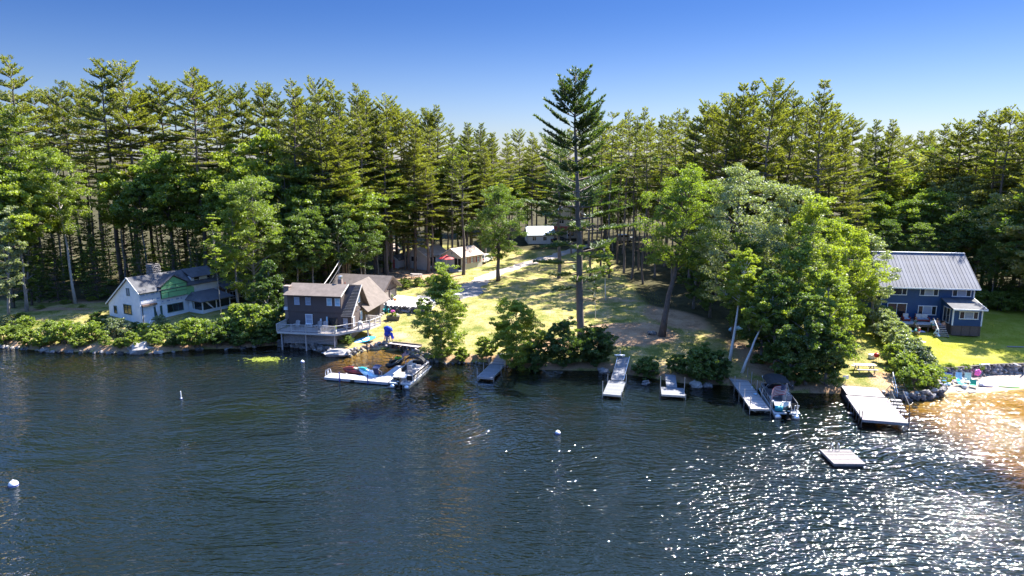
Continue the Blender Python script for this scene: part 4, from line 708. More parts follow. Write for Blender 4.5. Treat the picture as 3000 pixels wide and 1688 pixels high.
# shed dormer further along
part(WC, 'dormer_wall', white_siding, lambda b_: b_.prism([(-.3, 8.6, 4.3), (-.3, 12.6, 4.3), (-.3, 12.6, 5.5), (-.3, 8.6, 5.5)], (-1.8, 0, 0)))
part(WC, 'dormer_roof', roof_asphalt, lambda b_: b_.slab([(.15, 8.4, 5.42), (.15, 12.9, 5.42), (fx, 12.9, ha + .06), (fx, 8.4, ha + .06)], .1))
window(WC, (-.3, 9.5, 4.5), Uy, X1, 1.1, .85, 1, white, glass, mid=.5); window(WC, (-.3, 11.8, 4.5), Uy, X1, 1.1, .85, 1, white, glass, mid=.5)
# doors and windows of the long wall, stoop and porch room
part(WC, 'door', dgr, lambda b_: b_.box(0, 2.0, -.3, .05, 3.3, 2.0)); window(WC, (0, 5.4, .7), Uy, X1, 2.6, 1.25, 3, dgr, glass)
part(WC, 'downpipe', black, lambda b_: b_.tube([(.08, .25, -.4), (.08, .25, 2.6)], .05, 6)); part(WC, 'torn_soffit', wood_brown, lambda b_: b_.box(.0, .2, 2.35, .35, 2.4, 2.6))
part(WC, 'stoop', wood_pale, lambda b_: (b_.box(.05, .8, -.35, 2.3, 7.4, -.2), [b_.box(2.1, y, -1.6, 2.28, y + .18, -.36) for y in (.85, 3.9, 7.1)], b_.box(.1, .9, -1.5, 1.9, 7.3, -.6)))
part(WC, 'stair_rail', white, lambda b_: (b_.bar((1.3, .75, .7), (2.6, -1.0, -.35), .07), b_.bar((1.3, .75, -.2), (2.6, -1.0, -1.2), .07), [b_.bar((1.3 + 1.3 * q, .75 - 1.75 * q, -.2 - q), (1.3 + 1.3 * q, .75 - 1.75 * q, .7 - 1.05 * q), .045) for q in np.linspace(0, 1, 9)]))
PR = (0.05, 7.4, 3.4, 12.6)
part(WC, 'porch_wall', white_siding, lambda b_: (b_.box(.05, 7.6, -1.0, 3.3, 12.6, .75), b_.box(.05, 7.6, .75, .9, 7.75, 2.25)))
for x, y in ((3.14, 7.62), (3.14, 10.0), (3.14, 12.42), (1.2, 7.62), (2.2, 12.42)): part(WC, 'porch_post', white, lambda b_: b_.box(x, y, .74, x + .14, y + .14, 2.3))
part(WC, 'porch_screen', glass, lambda b_: (b_.box(3.18, 7.78, .76, 3.21, 9.98, 2.28), b_.box(3.18, 10.16, .76, 3.21, 12.4, 2.28), b_.box(1.36, 7.66, .76, 3.12, 7.69, 2.28)))
part(WC, 'torn_screen', wrap, lambda b_: b_.prism([(3.24, 7.9, 2.2), (3.24, 8.3, 2.2), (3.24, 9.6, .8), (3.24, 9.4, .8)], (.02, 0, 0)))
part(WC, 'porch_roof', roof_asphalt, lambda b_: (b_.slab([(3.9, 7.0, 2.2), (3.9, 13.0, 2.2), (0.3, 12.0, 3.2), (0.3, 8.2, 3.2)], .14), b_.slab([(-.1, 7.0, 2.2), (3.9, 7.0, 2.2), (.3, 8.2, 3.2), (-.1, 8.2, 3.2)], .14), b_.box(0, 7.05, 2.1, 3.8, 12.95, 2.2)))
part(WC, 'rear_wing', wood_brown, lambda b_: b_.prism([(.0, 13.0, -.5), (0, 18.5, -.5), (0, 18.5, 3.3), (0, 13.0, 3.3)], (-4.5, 0, 0))); part(WC, 'rear_roof', roof_asphalt, lambda b_: b_.slab([(1.8, 12.9, 3.0), (1.8, 18.8, 3.0), (-2.5, 18.8, 4.7), (-2.5, 12.9, 4.7)], .12))
[part(WC, 'rear_post', white, lambda b_: b_.box(1.5, y, -.6, 1.62, y + .12, 2.9)) for y in (13.2, 15.0, 16.8, 18.5)]; window(WC, (0, 15.6, .9), Uy, X1, 1.2, 1.2, 2, white, glass); window(WC, (0, 17.5, .9), Uy, X1, 1.2, 1.2, 2, white, glass)
ch = part(WC, 'chimney', rock_dark, lambda b_: b_.box(-4.1, 4.0, 3.5, -2.7, 5.3, 7.75)); rr = random.Random(4)
stm = [MB().ball((0, 0, 0), (.17, .11, .12), 7, 4, .25, k).mesh('stone', rock) for k in range(5)] 
for fy, n_, face in ((4.0, 9, 'y'), (-2.7, 8, 'x')):
    for r_ in range(7):
        for c_ in range(5):
            z = 5.9 + r_ * .26; q = c_ * .28 + (r_ % 2) * .12
            lc = (-4.0 + q, 3.98, z) if face == 'y' else (-2.69, 4.1 + q * .95, z)
            obj('stone', stm[(r_ * 3 + c_) % 5], ch, lc, (rr.uniform(-.3, .3), 0, (0 if face == 'y' else 1.57) + rr.uniform(-.2, .2)))
part(WC, 'flue', black, lambda b_: [b_.tube([(-3.72 + k * .65, 4.65, 7.5), (-3.72 + k * .65, 4.65, 7.9)], .18, 10) for k in range(2)])
part(WC, 'terrace', wood_grey, lambda b_: (b_.prism([(-w_ - 4.5, -1.2, -.35), (-w_ - .1, -1.2, -.25), (-w_ - .1, 2.2, -.25), (-w_ - 4.5, 2.2, -.35)], (0, 0, .1)), b_.box(-w_ - 4.5, -1.3, -1.6, -w_ + 1.6, -1.15, -.3)))

# ---- brown lake house
BR = thing('brown_house', 'dark brown wooden lake house with a steep gable and a deck over the water', 'house', (-30.2, 91.2, 2.65), -.16)
bw_, bd_ = 8.9, 5.0; yr, zr, ze = 2.3, 5.6, 4.45; zc = 2.15
part(BR, 'wall', brown_siding, lambda m: m.box(0, 0, -.05, bw_, bd_, zc + .1))
part(BR, 'gable_wall', brown_siding, lambda m: m.prism([(0, 0, zc + .1), (0, bd_, zc + .1), (0, bd_ - .2, zc + .5), (0, yr, zr - .15), (0, .0, 2.6)], (bw_, 0, 0)))
part(BR, 'dormer_wall', brown_siding, lambda m: m.prism([(-.02, -.012, zc - .02), (bw_ - 1.35, -.012, zc - .02), (bw_ - 1.35, -.012, ze), (-.02, -.012, ze)][::-1], (0, 1.8, 0)))
part(BR, 'roof', roof_brown, lambda m: (m.slab([(-.35, -.5, ze - .02), (bw_ - 1.1, -.5, ze - .02), (bw_ - 1.1, yr, zr), (-.35, yr, zr)], .12), m.slab([(-.35, yr, zr), (bw_ + .75, yr, zr), (bw_ + .55, bd_ + .7, 1.85), (-.35, bd_ + .7, 1.85)], .14)))
part(BR, 'rake_trim', cream, lambda m: (m.bar((bw_ - 1.08, -.52, ze - .06), (bw_ - 1.08, yr, zr - .02), .05, .16), m.bar((bw_ + .77, yr, zr + .02), (bw_ + .42, -.75, 1.72), .06, .2)))
steep = part(BR, 'steep_roof', timber, lambda m: m.slab([(bw_ - 1.15, -.75, 1.72), (bw_ + .4, -.75, 1.72), (bw_ + .75, yr, zr), (bw_ - .05, yr, zr)], .14))
for k in range(22):
    q = (k + .5) / 22; y = -.75 + (yr + .75) * q; z = 1.74 + (zr - 1.74) * q; part(steep, 'slat', wood_tan, lambda m: m.bar((bw_ - 1.13 + 1.08 * q, y - .05, z + .06), (bw_ + .39 + .34 * q, y - .05, z + .06), .05, .05))
part(BR, 'belt_trim', brown_trim, lambda m: (m.box(-.03, -.05, zc - .10, bw_ + .03, -.014, zc + .02), m.box(bw_ + .004, -.05, zc - .10, bw_ + .04, bd_, zc + .02), m.box(bw_ - .1, -.06, -.05, bw_ + .05, .1, zc - .12)))
for x in (1.35, 2.95, 5.95, 7.1): window(BR, (x, -.012, 3.05), (1, 0, 0), F_, .72, 1.05, 1, white if x > 5 else mat('blue_grey_frame', (.35, .42, .52), .5), curtain if x < 5 else pale_blue, mid=.5, fw=.07)
wl_ = window(BR, (2.95, 0, .45), (1, 0, 0), F_, 1.0, 1.35, 1, white, curtain, mid=.5)
ac = part(BR, 'air_conditioner', white, lambda m: (m.box(2.55, -.36, .12, 3.35, -.02, .55), m.bar((2.5, -.05, .1), (3.4, -.05, .1), .2, .05)))
part(ac, 'grille', steel_dark, lambda m: [m.box(2.62 + k * .24, -.375, .2, 2.8 + k * .24, -.362, .46) for k in range(3)])
part(BR, 'wall_box', white, lambda m: m.box(4.55, -.12, .95, 4.75, -.01, 1.25)); part(BR, 'door_post', pale_blue, lambda m: m.box(5.42, -.1, 0, 5.6, -.01, 1.55))
window(BR, (6.35, 0, .0), (1, 0, 0), F_, 1.35, 1.5, 2, brown_trim, glass, 'patio_door'); window(BR, (8.1, 0, .1), (1, 0, 0), F_, .85, 1.45, 1, brown_trim, curtain)
window(BR, (bw_, .8, .1), Uy, X1, .75, 1.4, 1, cream, curtain, 'side_door'); window(BR, (bw_, 3.5, .45), Uy, X1, .85, 1.3, 1, cream, pale_blue, mid=.5)
window(BR, (bw_, 2.9, 3.0), Uy, X1, .7, 1.0, 1, white, pale_blue, mid=.5); part(BR, 'wall_lamp', white, lambda m: (m.box(bw_, 1.75, 2.75, bw_ + .15, 1.95, 3.1), m.bar((bw_, 2.2, 1.9), (bw_ + .25, 2.35, 2.3), .06)))
part(BR, 'foundation', concrete, lambda m: m.box(-.0, .1, -2.6, bw_ - .1, bd_, -.06)); part(BR, 'lattice', wood_grey, lambda m: [m.box(.1, -1.9, -1.75 + k * .2, 7.6, -1.86, -1.6 + k * .2) for k in range(8)])
part(BR, 'chimney', brick, lambda m: (m.box(-.75, .5, -2.2, -.02, 1.3, 5.4), m.box(-.82, .44, 5.28, .05, 1.36, 5.46))); part(BR, 'meter_box', white, lambda m: m.box(-.72, .22, 2.2, -.2, .48, 2.6))
part(BR, 'vent_chimney', brick, lambda m: m.box(6.05, 2.75, 4.5, 6.6, 3.3, 6.15)); part(BR, 'chimney_cap', metal, lambda m: (m.lathe((6.32, 3.02, 6.15), [(.26, 0), (.26, .22), (.36, .25), (.36, .42), (.1, .5)], 12),)); part(BR, 'vent_pipe', rust, lambda m: m.tube([(6.95, 3.1, 4.8), (6.95, 3.1, 5.75)], .07, 8))
# link wing between house and garage
part(BR, 'link_wall', brown_siding, lambda m: m.prism([(4.6, 4.0, -.5), (8.6, 4.0, -.5), (8.6, 4.0, 2.1), (6.6, 4.0, 4.2), (4.6, 4.0, 2.1)], (0, 9.6, 0)))
part(BR, 'link_roof', roof_brown, lambda m: (m.slab([(9.9, 3.6, 1.55), (9.9, 13.0, 1.55), (6.6, 13.0, 4.85), (6.6, 3.3, 4.85)], .14), m.slab([(6.6, 3.3, 4.85), (6.6, 13.0, 4.85), (3.9, 13.0, 2.0), (3.9, 3.6, 2.0)], .14)))
# deck with railing
deckp = [(-.4, -.05), (-.4, -2.6), (7.75, -2.75), (11.0, 1.2), (11.6, 3.7), (9.3, 4.3), (9.0, -.05)]
part(BR, 'deck_frame', timber, lambda m: m.prism([(x, y, -.32) for x, y in deckp], (0, 0, .24)))
def clipx(y):
    xs = []
    for i in range(len(deckp)):
        (x0, y0), (x1, y1) = deckp[i], deckp[(i + 1) % len(deckp)]
        if (y0 - y) * (y1 - y) < 0: xs.append(x0 + (x1 - x0) * (y - y0) / (y1 - y0))
    return min(xs), max(xs)
y = -2.55
while y < 4.1:
    a, b_ = clipx(y + .001)
    part(BR, 'deck_board', wood_pale, lambda m: m.box(a, y, -.078, b_, y + .185, -.045)); y += .2
part(BR, 'deck_rim', offwhite, lambda m: [m.bar((*p_, -.2), (*q_, -.2), .05, .26) for p_, q_ in ((deckp[0], deckp[1]), (deckp[1], deckp[2]), (deckp[2], deckp[3]), (deckp[3], deckp[4]))])
balm = MB().box(-.022, -.022, .1, .022, .022, .86).mesh('baluster', offwhite); postm = MB().box(-.06, -.06, -.05, .06, .06, 1.0).mesh('rail_post', offwhite)
for (p_, q_), seg, bal in (((deckp[0], deckp[1]), 1, True), ((deckp[1], deckp[2]), 4, True), ((deckp[2], deckp[3]), 3, False), ((deckp[3], deckp[4]), 2, False), ((deckp[4], deckp[5]), 1, True)):
    p_ = Vector((*p_, 0)); q_ = Vector((*q_, 0)); L_ = (q_ - p_).length; ang = math.atan2((q_ - p_).y, (q_ - p_).x)
    part(BR, 'handrail', offwhite, lambda m: (m.bar(p_ + Vector((0, 0, .94)), q_ + Vector((0, 0, .94)), .12, .05), m.bar(p_ + Vector((0, 0, .12)), q_ + Vector((0, 0, .12)), .05, .06)) + ((m.bar(p_ + Vector((0, 0, .5)), q_ + Vector((0, 0, .5)), .04, .06),) if not bal else ()))
    for k in range(seg + 1): obj('rail_post', postm, BR, p_ + (q_ - p_) * (k / seg), (0, 0, ang))
    if bal:
        nb_ = int(L_ / .14)
        for k in range(1, nb_): obj('baluster', balm, BR, p_ + (q_ - p_) * (k / nb_), (0, 0, ang))
for x, y in ((0, -2.4), (3.4, -2.4), (7.4, -2.4), (8.9, -.8), (10.6, 1.2)): part(BR, 'deck_post', wood_grey, lambda m: m.box(x, y, -2.8, x + .16, y + .16, -.33))
bench = part(BR, 'deck_screen', wood_tan, lambda m: (m.box(9.6, 4.35, 0, 11.5, 4.42, .08),)); 
for k in range(9): part(bench, 'slat', wood_tan, lambda m: m.box(9.65 + k * .2, 4.36, .08, 9.77 + k * .2, 4.41, .95))

# ---- brown garage
GA = thing('brown_garage', 'brown gable-roofed garage with two pale doors behind the lake house', 'garage', (-20.57, 106.5, 2.36), -.267)
gw, gd, ghe, ghr = 8.7, 5.8, 2.35, 4.2
part(GA, 'wall', brown_siding, lambda m: m.prism([(0, 0, -.6), (0, gd, -.6), (0, gd, ghe), (0, gd / 2, ghr - .12), (0, 0, ghe)], (-gw, 0, 0)))
part(GA, 'roof', roof_brown, lambda m: (m.slab([(-gw - .3, -.5, ghe - .28), (.75, -.5, ghe - .28), (.75, gd / 2, ghr), (-gw - .3, gd / 2, ghr)], .14), m.slab([(-gw - .3, gd / 2, ghr), (.75, gd / 2, ghr), (.75, gd + .5, ghe - .28), (-gw - .3, gd + .5, ghe - .28)], .14)))
part(GA, 'rake_trim', brown_trim, lambda m: (m.bar((.77, -.5, ghe - .34), (.77, gd / 2, ghr - .06), .06, .22), m.bar((.77, gd + .5, ghe - .34), (.77, gd / 2, ghr - .06), .06, .22)))
taupe = striped('taupe_door', (.20, .175, .155), .5, 'Z', .3, .6)
for y in (.55, 3.2): part(GA, 'garage_door', taupe, lambda m: (m.box(0, y, -.3, .05, y + 2.1, 1.75),)); 
part(GA, 'door_frame', brown_trim, lambda m: [(m.box(0, y - .12, -.3, .08, y, 1.9), m.box(0, y + 2.1, -.3, .08, y + 2.22, 1.9), m.box(0, y, 1.75, .08, y + 2.1, 1.9)) for y in (.55, 3.2)])
part(GA, 'lamp', steel_dark, lambda m: m.ball((.15, 2.85, 1.6), (.1, .1, .16), 8, 5))

# ---- small cottages, shed and the far houses
def cottage(loc, rz, w_, L_, he_, hr_, label, name='small_cottage', wm=cottage_wall, rm=tan_roof):
    c = thing(name, label, 'cottage', loc, rz)
    part(c, 'wall', wm, lambda m: m.prism([(-w_, 0, -.9), (0, 0, -.9), (0, 0, he_), (-w_ / 2, 0, hr_ - .1), (-w_, 0, he_)], (0, L_, 0)))
    k = (hr_ - he_) / (w_ / 2)
    part(c, 'roof', rm, lambda m: (m.slab([(.4, -.35, he_ - .4 * k), (.4, L_ + .3, he_ - .4 * k), (-w_ / 2, L_ + .3, hr_), (-w_ / 2, -.35, hr_)], .12), m.slab([(-w_ / 2, -.35, hr_), (-w_ / 2, L_ + .3, hr_), (-w_ - .4, L_ + .3, he_ - .4 * k), (-w_ - .4, -.35, he_ - .4 * k)], .12)))
    part(c, 'rake_trim', white, lambda m: (m.bar((.4, -.37, he_ - .4 * k - .08), (-w_ / 2, -.37, hr_ - .08), .05, .14), m.bar((-w_ - .4, -.37, he_ - .4 * k - .08), (-w_ / 2, -.37, hr_ - .08), .05, .14)))
    return c
p_ = W(1252, 786, 3.6); z_ = gz(p_.x, p_.y) + .45
C1 = cottage((p_.x, p_.y, z_), -.60, 5.4, 6.4, 2.5, 3.95, 'small pale cottage with a twin window in its gable, behind the red umbrella')
window(C1, (-3.4, 0, 1.0), (1, 0, 0), F_, 1.8, 1.15, 2, white, glass); window(C1, (0, 1.6, .2), Uy, X1, 2.0, 1.9, 2, white, glass, 'patio_door')
part(C1, 'deck', wood_grey, lambda m: (m.box(.05, .8, -.25, 3.8, 5.2, -.12), [m.box(x, y, -1.4, x + .14, y + .14, -.25) for x, y in ((.2, .9), (3.5, .9), (3.5, 5.0))]))
part(C1, 'deck_stairs', wood_tan, lambda m: [m.box(3.8 + k * .28, 3.2, -.35 - k * .2, 4.08 + k * .28, 4.6, -.3 - k * .2) for k in range(4)] + [m.bar((3.8, y, .65), (5.0, y, -.2), .07) for y in (3.2, 4.6)]); part(C1, 'deck_rail', wood_grey, lambda m: (m.bar((3.7, .85, .7), (3.7, 3.2, .7), .08), [m.bar((3.7, .85 + k * .3, -.12), (3.7, .85 + k * .3, .7), .04) for k in range(8)]))
p_ = W(1353, 790, 3.7); z_ = gz(p_.x, p_.y) + .4
C2 = cottage((p_.x, p_.y, z_), -.66, 5.2, 6.2, 2.6, 3.95, 'small cream cottage with red shutters beside the parked white car', wm=mat('cream_siding', (.52, .50, .44), .7, .06))
part(C2, 'screen_door', black, lambda m: m.box(-1.9, -.02, .0, -1.15, -.002, 2.05)); part(C2, 'screen_door', black, lambda m: m.box(-.95, -.02, .0, -.2, -.002, 2.05)); part(C2, 'gable_vent', grey_vinyl, lambda m: m.box(-2.75, -.03, 2.75, -2.45, -.003, 3.2))
for y in (1.2, 3.0, 4.9):
    window(C2, (0, y, .95), Uy, X1, .75, 1.15, 1, white, curtain, mid=.5)
    for s in (-1, 1): part(C2, 'shutter', rust, lambda m: m.box(0, y + s * .57 - .16, .93, .03, y + s * .57 + .16, 2.12))
part(C2, 'step', concrete, lambda m: (m.box(-2.3, -1.1, -.5, 0.2, -.05, -.12), m.box(-2.0, -1.5, -.6, -.1, -1.1, -.3)))
p_ = W(1156, 784, 3.5); z_ = gz(p_.x, p_.y)
S1 = cottage((p_.x + .7, p_.y, z_), -.5, 2.2, 2.6, 1.9, 2.6, 'small pale shed with a red door among the pine trunks', 'garden_shed', cottage_wall, roof_asphalt); part(S1, 'door', red, lambda m: m.box(-1.55, -.03, .0, -.8, -.003, 1.7)); S1['category'] = 'shed'
p_ = W(1120, 770, 3.8); z_ = gz(p_.x, p_.y)
S2 = cottage((p_.x, p_.y + 4, z_), -.5, 4.2, 5.0, 2.2, 3.4, 'shaded grey cabin half hidden behind the pine trunks', 'small_cabin', cottage_wall, tan_roof); S2['category'] = 'cabin'; window(S2, (-2, 0, .9), (1, 0, 0), F_, 1.0, 1.0, 2, white, glass)
p_ = G(1590, 716); z_ = p_.z
H1 = thing('grey_house', 'grey house with a pale metal roof at the far end of the gravel drive', 'house', (p_.x - 3.4, p_.y, z_), .12); H1.scale = (.72, .8, .78)
part(H1, 'wall', cottage_wall, lambda m: m.prism([(0, 0, -1), (0, 7, -1), (0, 7, 3.0), (0, 3.5, 5.0), (0, 0, 3.0)], (8.5, 0, 0)))
part(H1, 'roof', roof_pale, lambda m: (m.slab([(-.4, -.5, 2.75), (8.9, -.5, 2.75), (8.9, 3.5, 5.1), (-.4, 3.5, 5.1)], .12), m.slab([(-.4, 3.5, 5.1), (8.9, 3.5, 5.1), (8.9, 7.5, 2.75), (-.4, 7.5, 2.75)], .12)))
for x in (2, 5.5): window(H1, (x, 0, 1.0), (1, 0, 0), F_, 1.3, 1.3, 2, white, glass)
p_ = G(1660, 708)
H2 = thing('beige_house', 'tall beige house seen between the pine trunks beyond the gravel drive', 'house', (p_.x - 3.2, p_.y + 4, p_.z), -.1)
part(H2, 'wall', beige, lambda m: m.prism([(0, 0, -1), (7.5, 0, -1), (7.5, 0, 6.2), (3.75, 0, 8.8), (0, 0, 6.2)], (0, 8, 0)))
part(H2, 'roof', roof_pale, lambda m: (m.slab([(8.0, -.4, 5.85), (8.0, 8.4, 5.85), (3.75, 8.4, 8.95), (3.75, -.4, 8.95)], .12), m.slab([(3.75, -.4, 8.95), (3.75, 8.4, 8.95), (-.5, 8.4, 5.85), (-.5, -.4, 5.85)], .12)))
for x in (2.2, 5.2): window(H2, (x, 0, 3.9), (1, 0, 0), F_, 1.3, 1.5, 2, white, glass)
part(H2, 'porch_roof', rust, lambda m: m.slab([(-.3, -2.0, 2.6), (7.8, -2.0, 2.6), (7.8, -.01, 3.3), (-.3, -.01, 3.3)], .12)); [part(H2, 'porch_post', white, lambda m: m.box(x, -1.9, -.5, x + .15, -1.75, 2.5)) for x in (0, 3.6, 7.3)]
window(H2, (4.5, 0, .8), (1, 0, 0), F_, 1.6, 1.4, 3, white, glass)

# ------------------------------------------------------------------ docks, raft, boats
def dock(name, label, cat, p, rz, L, wd_, z, m, board=.2, posts=(), pm=metal, ph=.9, rim=metal, first=0.0):
    d = thing(name, label, cat, (p[0], p[1], z), rz); bm_ = MB().box(.03, .006, -.05, wd_ - .03, board - .012, 0).mesh('deck_board', m)
    for k in range(int(L / board)): obj('deck_board', bm_, d, (0, first + k * board, 0))
    part(d, 'frame', rim, lambda b_: (b_.box(0, first, -.2, .028, first + L, -.002), b_.box(wd_ - .028, first, -.2, wd_, first + L, -.002), b_.box(.03, first, -.2, wd_ - .03, first + .004, -.02), [b_.box(.03, first + .5 + k * 1.2, -.18, wd_ - .03, first + .56 + k * 1.2, -.06) for k in range(int(L / 1.2))]))
    for x, y, top in posts:
        part(d, 'post', pm, lambda b_: b_.tube([(x, y, -z - 1.6), (x, y, top)], .04, 7))
    return d
R15 = R(-14.5)
# L-shaped white dock: outer section along the shore, inner leg running back beside the pontoon boat
t = thing('floating_dock', 'white L-shaped floating dock with blue posts, left of the pontoon boat', 'dock', (-21.5, 76.1, .38), R(-14))
b1 = MB().box(.006, 0, -.06, .19, 1.6, 0).mesh('deck_board', dock_white); b2 = MB().box(0, .006, -.06, 1.5, .19, 0).mesh('deck_board', dock_white)
for k in range(39): obj('deck_board', b1, t, (k * .2, 0, 0))
for k in range(23): obj('deck_board', b2, t, (6.3, 1.62 + k * .2, 0))
part(t, 'frame', dock_white, lambda b_: (b_.box(-.04, -.05, -.3, 7.84, -.003, -.01), b_.box(-.05, -.05, -.3, -.003, 1.62, -.01), b_.box(0, 1.604, -.3, 6.29, 1.65, -.01), b_.box(6.25, 1.66, -.3, 6.295, 6.2, -.01), b_.box(7.803, 0, -.3, 7.85, 6.2, -.01))); part(t, 'float', black, lambda b_: [b_.box(x, .1, -.7, x + 1.4, 1.5, -.25) for x in (.2, 3.0, 5.6)])
for x in (1.95, 5.45): part(t, 'post', blue_paint, lambda b_: b_.tube([(x, -.12, -1.9), (x, -.12, .75)], .07, 8))
part(t, 'ladder', white, lambda b_: [b_.tube([(-.05 + .0, y, -.6), (-.12, y, .35), (-.02, y, .68), (.22, y, .7), (.32, y, .4), (.32, y, 0)], .035, 6) for y in (.45, .95)]); part(t, 'cleat', black, lambda b_: b_.box(3.3, -.14, -.28, 3.75, -.055, -.06))
# jet skis
def jetski(label, loc, rz, hull, trim, seat, rx=0, ry=0):
    j = thing('jet_ski', label, 'jet ski', loc, rz, rx=rx, ry=ry); P_ = []; S = [(-1.45, .42, .10, .48), (-.8, .52, .05, .56), (0, .54, .02, .60), (.7, .46, .05, .66), (1.2, .28, .20, .70), (1.55, .05, .48, .66)]
    mh = MB(); V_ = []; 
    for x, hw, zb, zt in S: V_ += [(x, -hw, zt), (x, -hw * 1.02, zt * .55 + zb * .45), (x, -hw * .5, zb), (x, 0, zb - .08), (x, hw * .5, zb), (x, hw * 1.02, zt * .55 + zb * .45), (x, hw, zt), (x, 0, zt + .06)]
    n8 = 8; F2 = [(i * n8 + k, i * n8 + (k + 1) % n8, (i + 1) * n8 + (k + 1) % n8, (i + 1) * n8 + k) for i in range(5) for k in range(n8)] + [tuple(range(8))[::-1], tuple(range(40, 48))]
    mh.add(V_, F2); mh.build('hull', hull, j, smooth=True)
    part(j, 'hood', trim, lambda b_: b_.prism([(.05, 0, .62), (1.40, 0, .72), (1.1, 0, .86), (.45, 0, 1.02), (.15, 0, .98)], (0, .30, 0)) or b_.prism([(.05, -.30, .62), (1.40, -.05, .72), (1.1, -.2, .86), (.45, -.28, .98), (.15, -.28, .95)], (0, .3, 0)))
    part(j, 'seat', seat, lambda b_: b_.prism([(-1.15, -.19, .58), (.1, -.19, .60), (.1, -.17, .86), (-.3, -.17, .80), (-.6, -.17, .90), (-1.1, -.17, .88)], (0, .36, 0)))
    part(j, 'handlebar', black, lambda b_: (b_.tube([(.25, -.36, 1.12), (.32, 0, 1.10), (.25, .36, 1.12)], .03, 6), b_.bar((.45, 0, .95), (.3, 0, 1.1), .1))); part(j, 'bumper', black, lambda b_: b_.tube([(-1.46, -.45, .46), (-.8, -.56, .52), (0, -.585, .55), (.7, -.5, .6), (1.2, -.31, .66)], .035, 5)); return j
b_ = Vector((-21.5, 76.1, 0)); ux = Vector((math.cos(R(-14)), math.sin(R(-14)), 0)); uy = Vector((-ux.y, ux.x, 0))
def onD1(x, y, z): return b_ + ux * x + uy * y + Vector((0, 0, z))
jetski('maroon jet ski with a tan seat parked on the far side of the L-shaped dock', onD1(2.6, 2.45, .12), R(-14 + 176), maroon, maroon, wood_tan); jetski('teal and white jet ski with its nose raised, behind the L-shaped dock', onD1(4.35, 2.15, .14), R(-14 + 160), pale_blue, teal, white, 0, R(-6))
fl = thing('jet_ski_lift', 'teal-edged white floating lift under the two parked jet skis', 'boat lift', onD1(0, 0, 0), R(-14)); part(fl, 'platform', dock_white, lambda m: m.box(1.3, 1.68, -.2, 6.0, 2.95, .10)); part(fl, 'edge', teal, lambda m: (m.box(1.28, 1.66, .10, 6.02, 1.76, .16),))
c_ = thing('camp_chair', 'dark blue folding camp chair at the inner corner of the L-shaped dock', 'chair', onD1(5.75, 1.95, .17), R(160)); part(c_, 'seat', navy, lambda m: m.box(-.3, -.3, .42, .3, .3, .48)); part(c_, 'backrest', navy, lambda m: m.slab([(-.34, .28, .45), (.34, .28, .45), (.32, .5, 1.15), (-.32, .5, 1.15)], .05)); part(c_, 'canopy', navy, lambda m: m.slab([(-.42, .55, 1.2), (.42, .55, 1.2), (.4, -.2, 1.42), (-.4, -.2, 1.42)], .05))
part(c_, 'cushion', orange, lambda m: m.box(-.22, -.2, .49, .22, .2, .55)); part(c_, 'frame', white, lambda m: [m.tube([(x, -.3, 0), (x, -.28, .62), (x * 1.0, .5, 1.15)], .022, 5) for x in (-.33, .33)] + [m.tube([(x, .5, 1.15), (x, -.18, 1.42)], .018, 5) for x in (-.38, .38)])
# pontoon boats
def flag(par, p, wd_, h_, ang, label=None, pole=1.6, droop=.25):
    f = part(par, 'flag_pole', metal, lambda m: m.tube([p, Vector(p) + Vector((0, 0, pole))], .022, 6)); top = Vector(p) + Vector((0, 0, pole - .03)); d = Vector((math.cos(ang), math.sin(ang), 0)); sd_ = Vector((-d.y, d.x, 0)); nx_ = 14
    def pt(s, r_): return top + d * (wd_ * s) + sd_ * (.10 * wd_ * math.sin(s * 7)) + Vector((0, 0, -h_ * r_ - droop * s * s))
    for k in range(13):
        mb = MB(); s0 = 0.40 if k < 7 else 0
        for i in range(nx_):
            a, b_ = s0 + (1 - s0) * i / nx_, s0 + (1 - s0) * (i + 1) / nx_; mb.add([pt(a, k / 13), pt(b_, k / 13), pt(b_, (k + 1) / 13), pt(a, (k + 1) / 13)], [(0, 1, 2, 3)])
        mb.build('stripe', FR if k % 2 == 0 else FW, f)
    mb = MB()
    for i in range(6): mb.add([pt(.4 * i / 6, 0), pt(.4 * (i + 1) / 6, 0), pt(.4 * (i + 1) / 6, 7 / 13), pt(.4 * i / 6, 7 / 13)], [(0, 1, 2, 3)])
    ca_ = mb.build('canton', FB, f); st_ = MB()
    for r_ in range(9):
        for c_ in range(6 if r_ % 2 == 0 else 5):
            s, v = .4 * (c_ + (.5 if r_ % 2 == 0 else 1)) / 6, 7 / 13 * (r_ + .5) / 9
            for sg in (-1, 1):
                c0 = pt(s, v) + sd_ * .006 * sg; q = h_ * .020; st_.add([c0 + d * q * math.cos(a) + Vector((0, 0, q * math.sin(a))) for a in [k_ * 2 * math.pi / 5 + 1.57 for k_ in range(5)]], [(0, 2, 4, 1, 3)[:0] or (0, 1, 2, 3, 4)])
    so = st_.build('stars', FW, f); so['kind'] = 'stuff'; return f
FR = mat('flag_red', (.24, .010, .016), .75, .05); FW = mat('flag_white', (.46, .45, .46), .75, .05); FB = mat('flag_blue', (.006, .012, .065), .75, .05)
def outboard(par, x, z, m=black):
    e = part(par, 'outboard_motor', m, lambda b_: (b_.prism([(x - .2, -.42, z + .35), (x + .2, -.42, z + .35), (x + .17, -.42, z + .85), (x - .17, -.42, z + .85)], (0, .5, 0)), b_.box(x - .09, -.3, z - .75, x + .09, -.02, z + .36), b_.box(x - .22, -.6, z - .30, x + .22, .02, z - .26)))
    part(e, 'motor_cowl', m, lambda b_: b_.ball((x, -.2, z + .84), (.2, .32, .14), 10, 6), True); part(e, 'motor_mark', white, lambda b_: b_.box(x - .13, -.43, z + .5, x + .13, -.423, z + .6)); return e
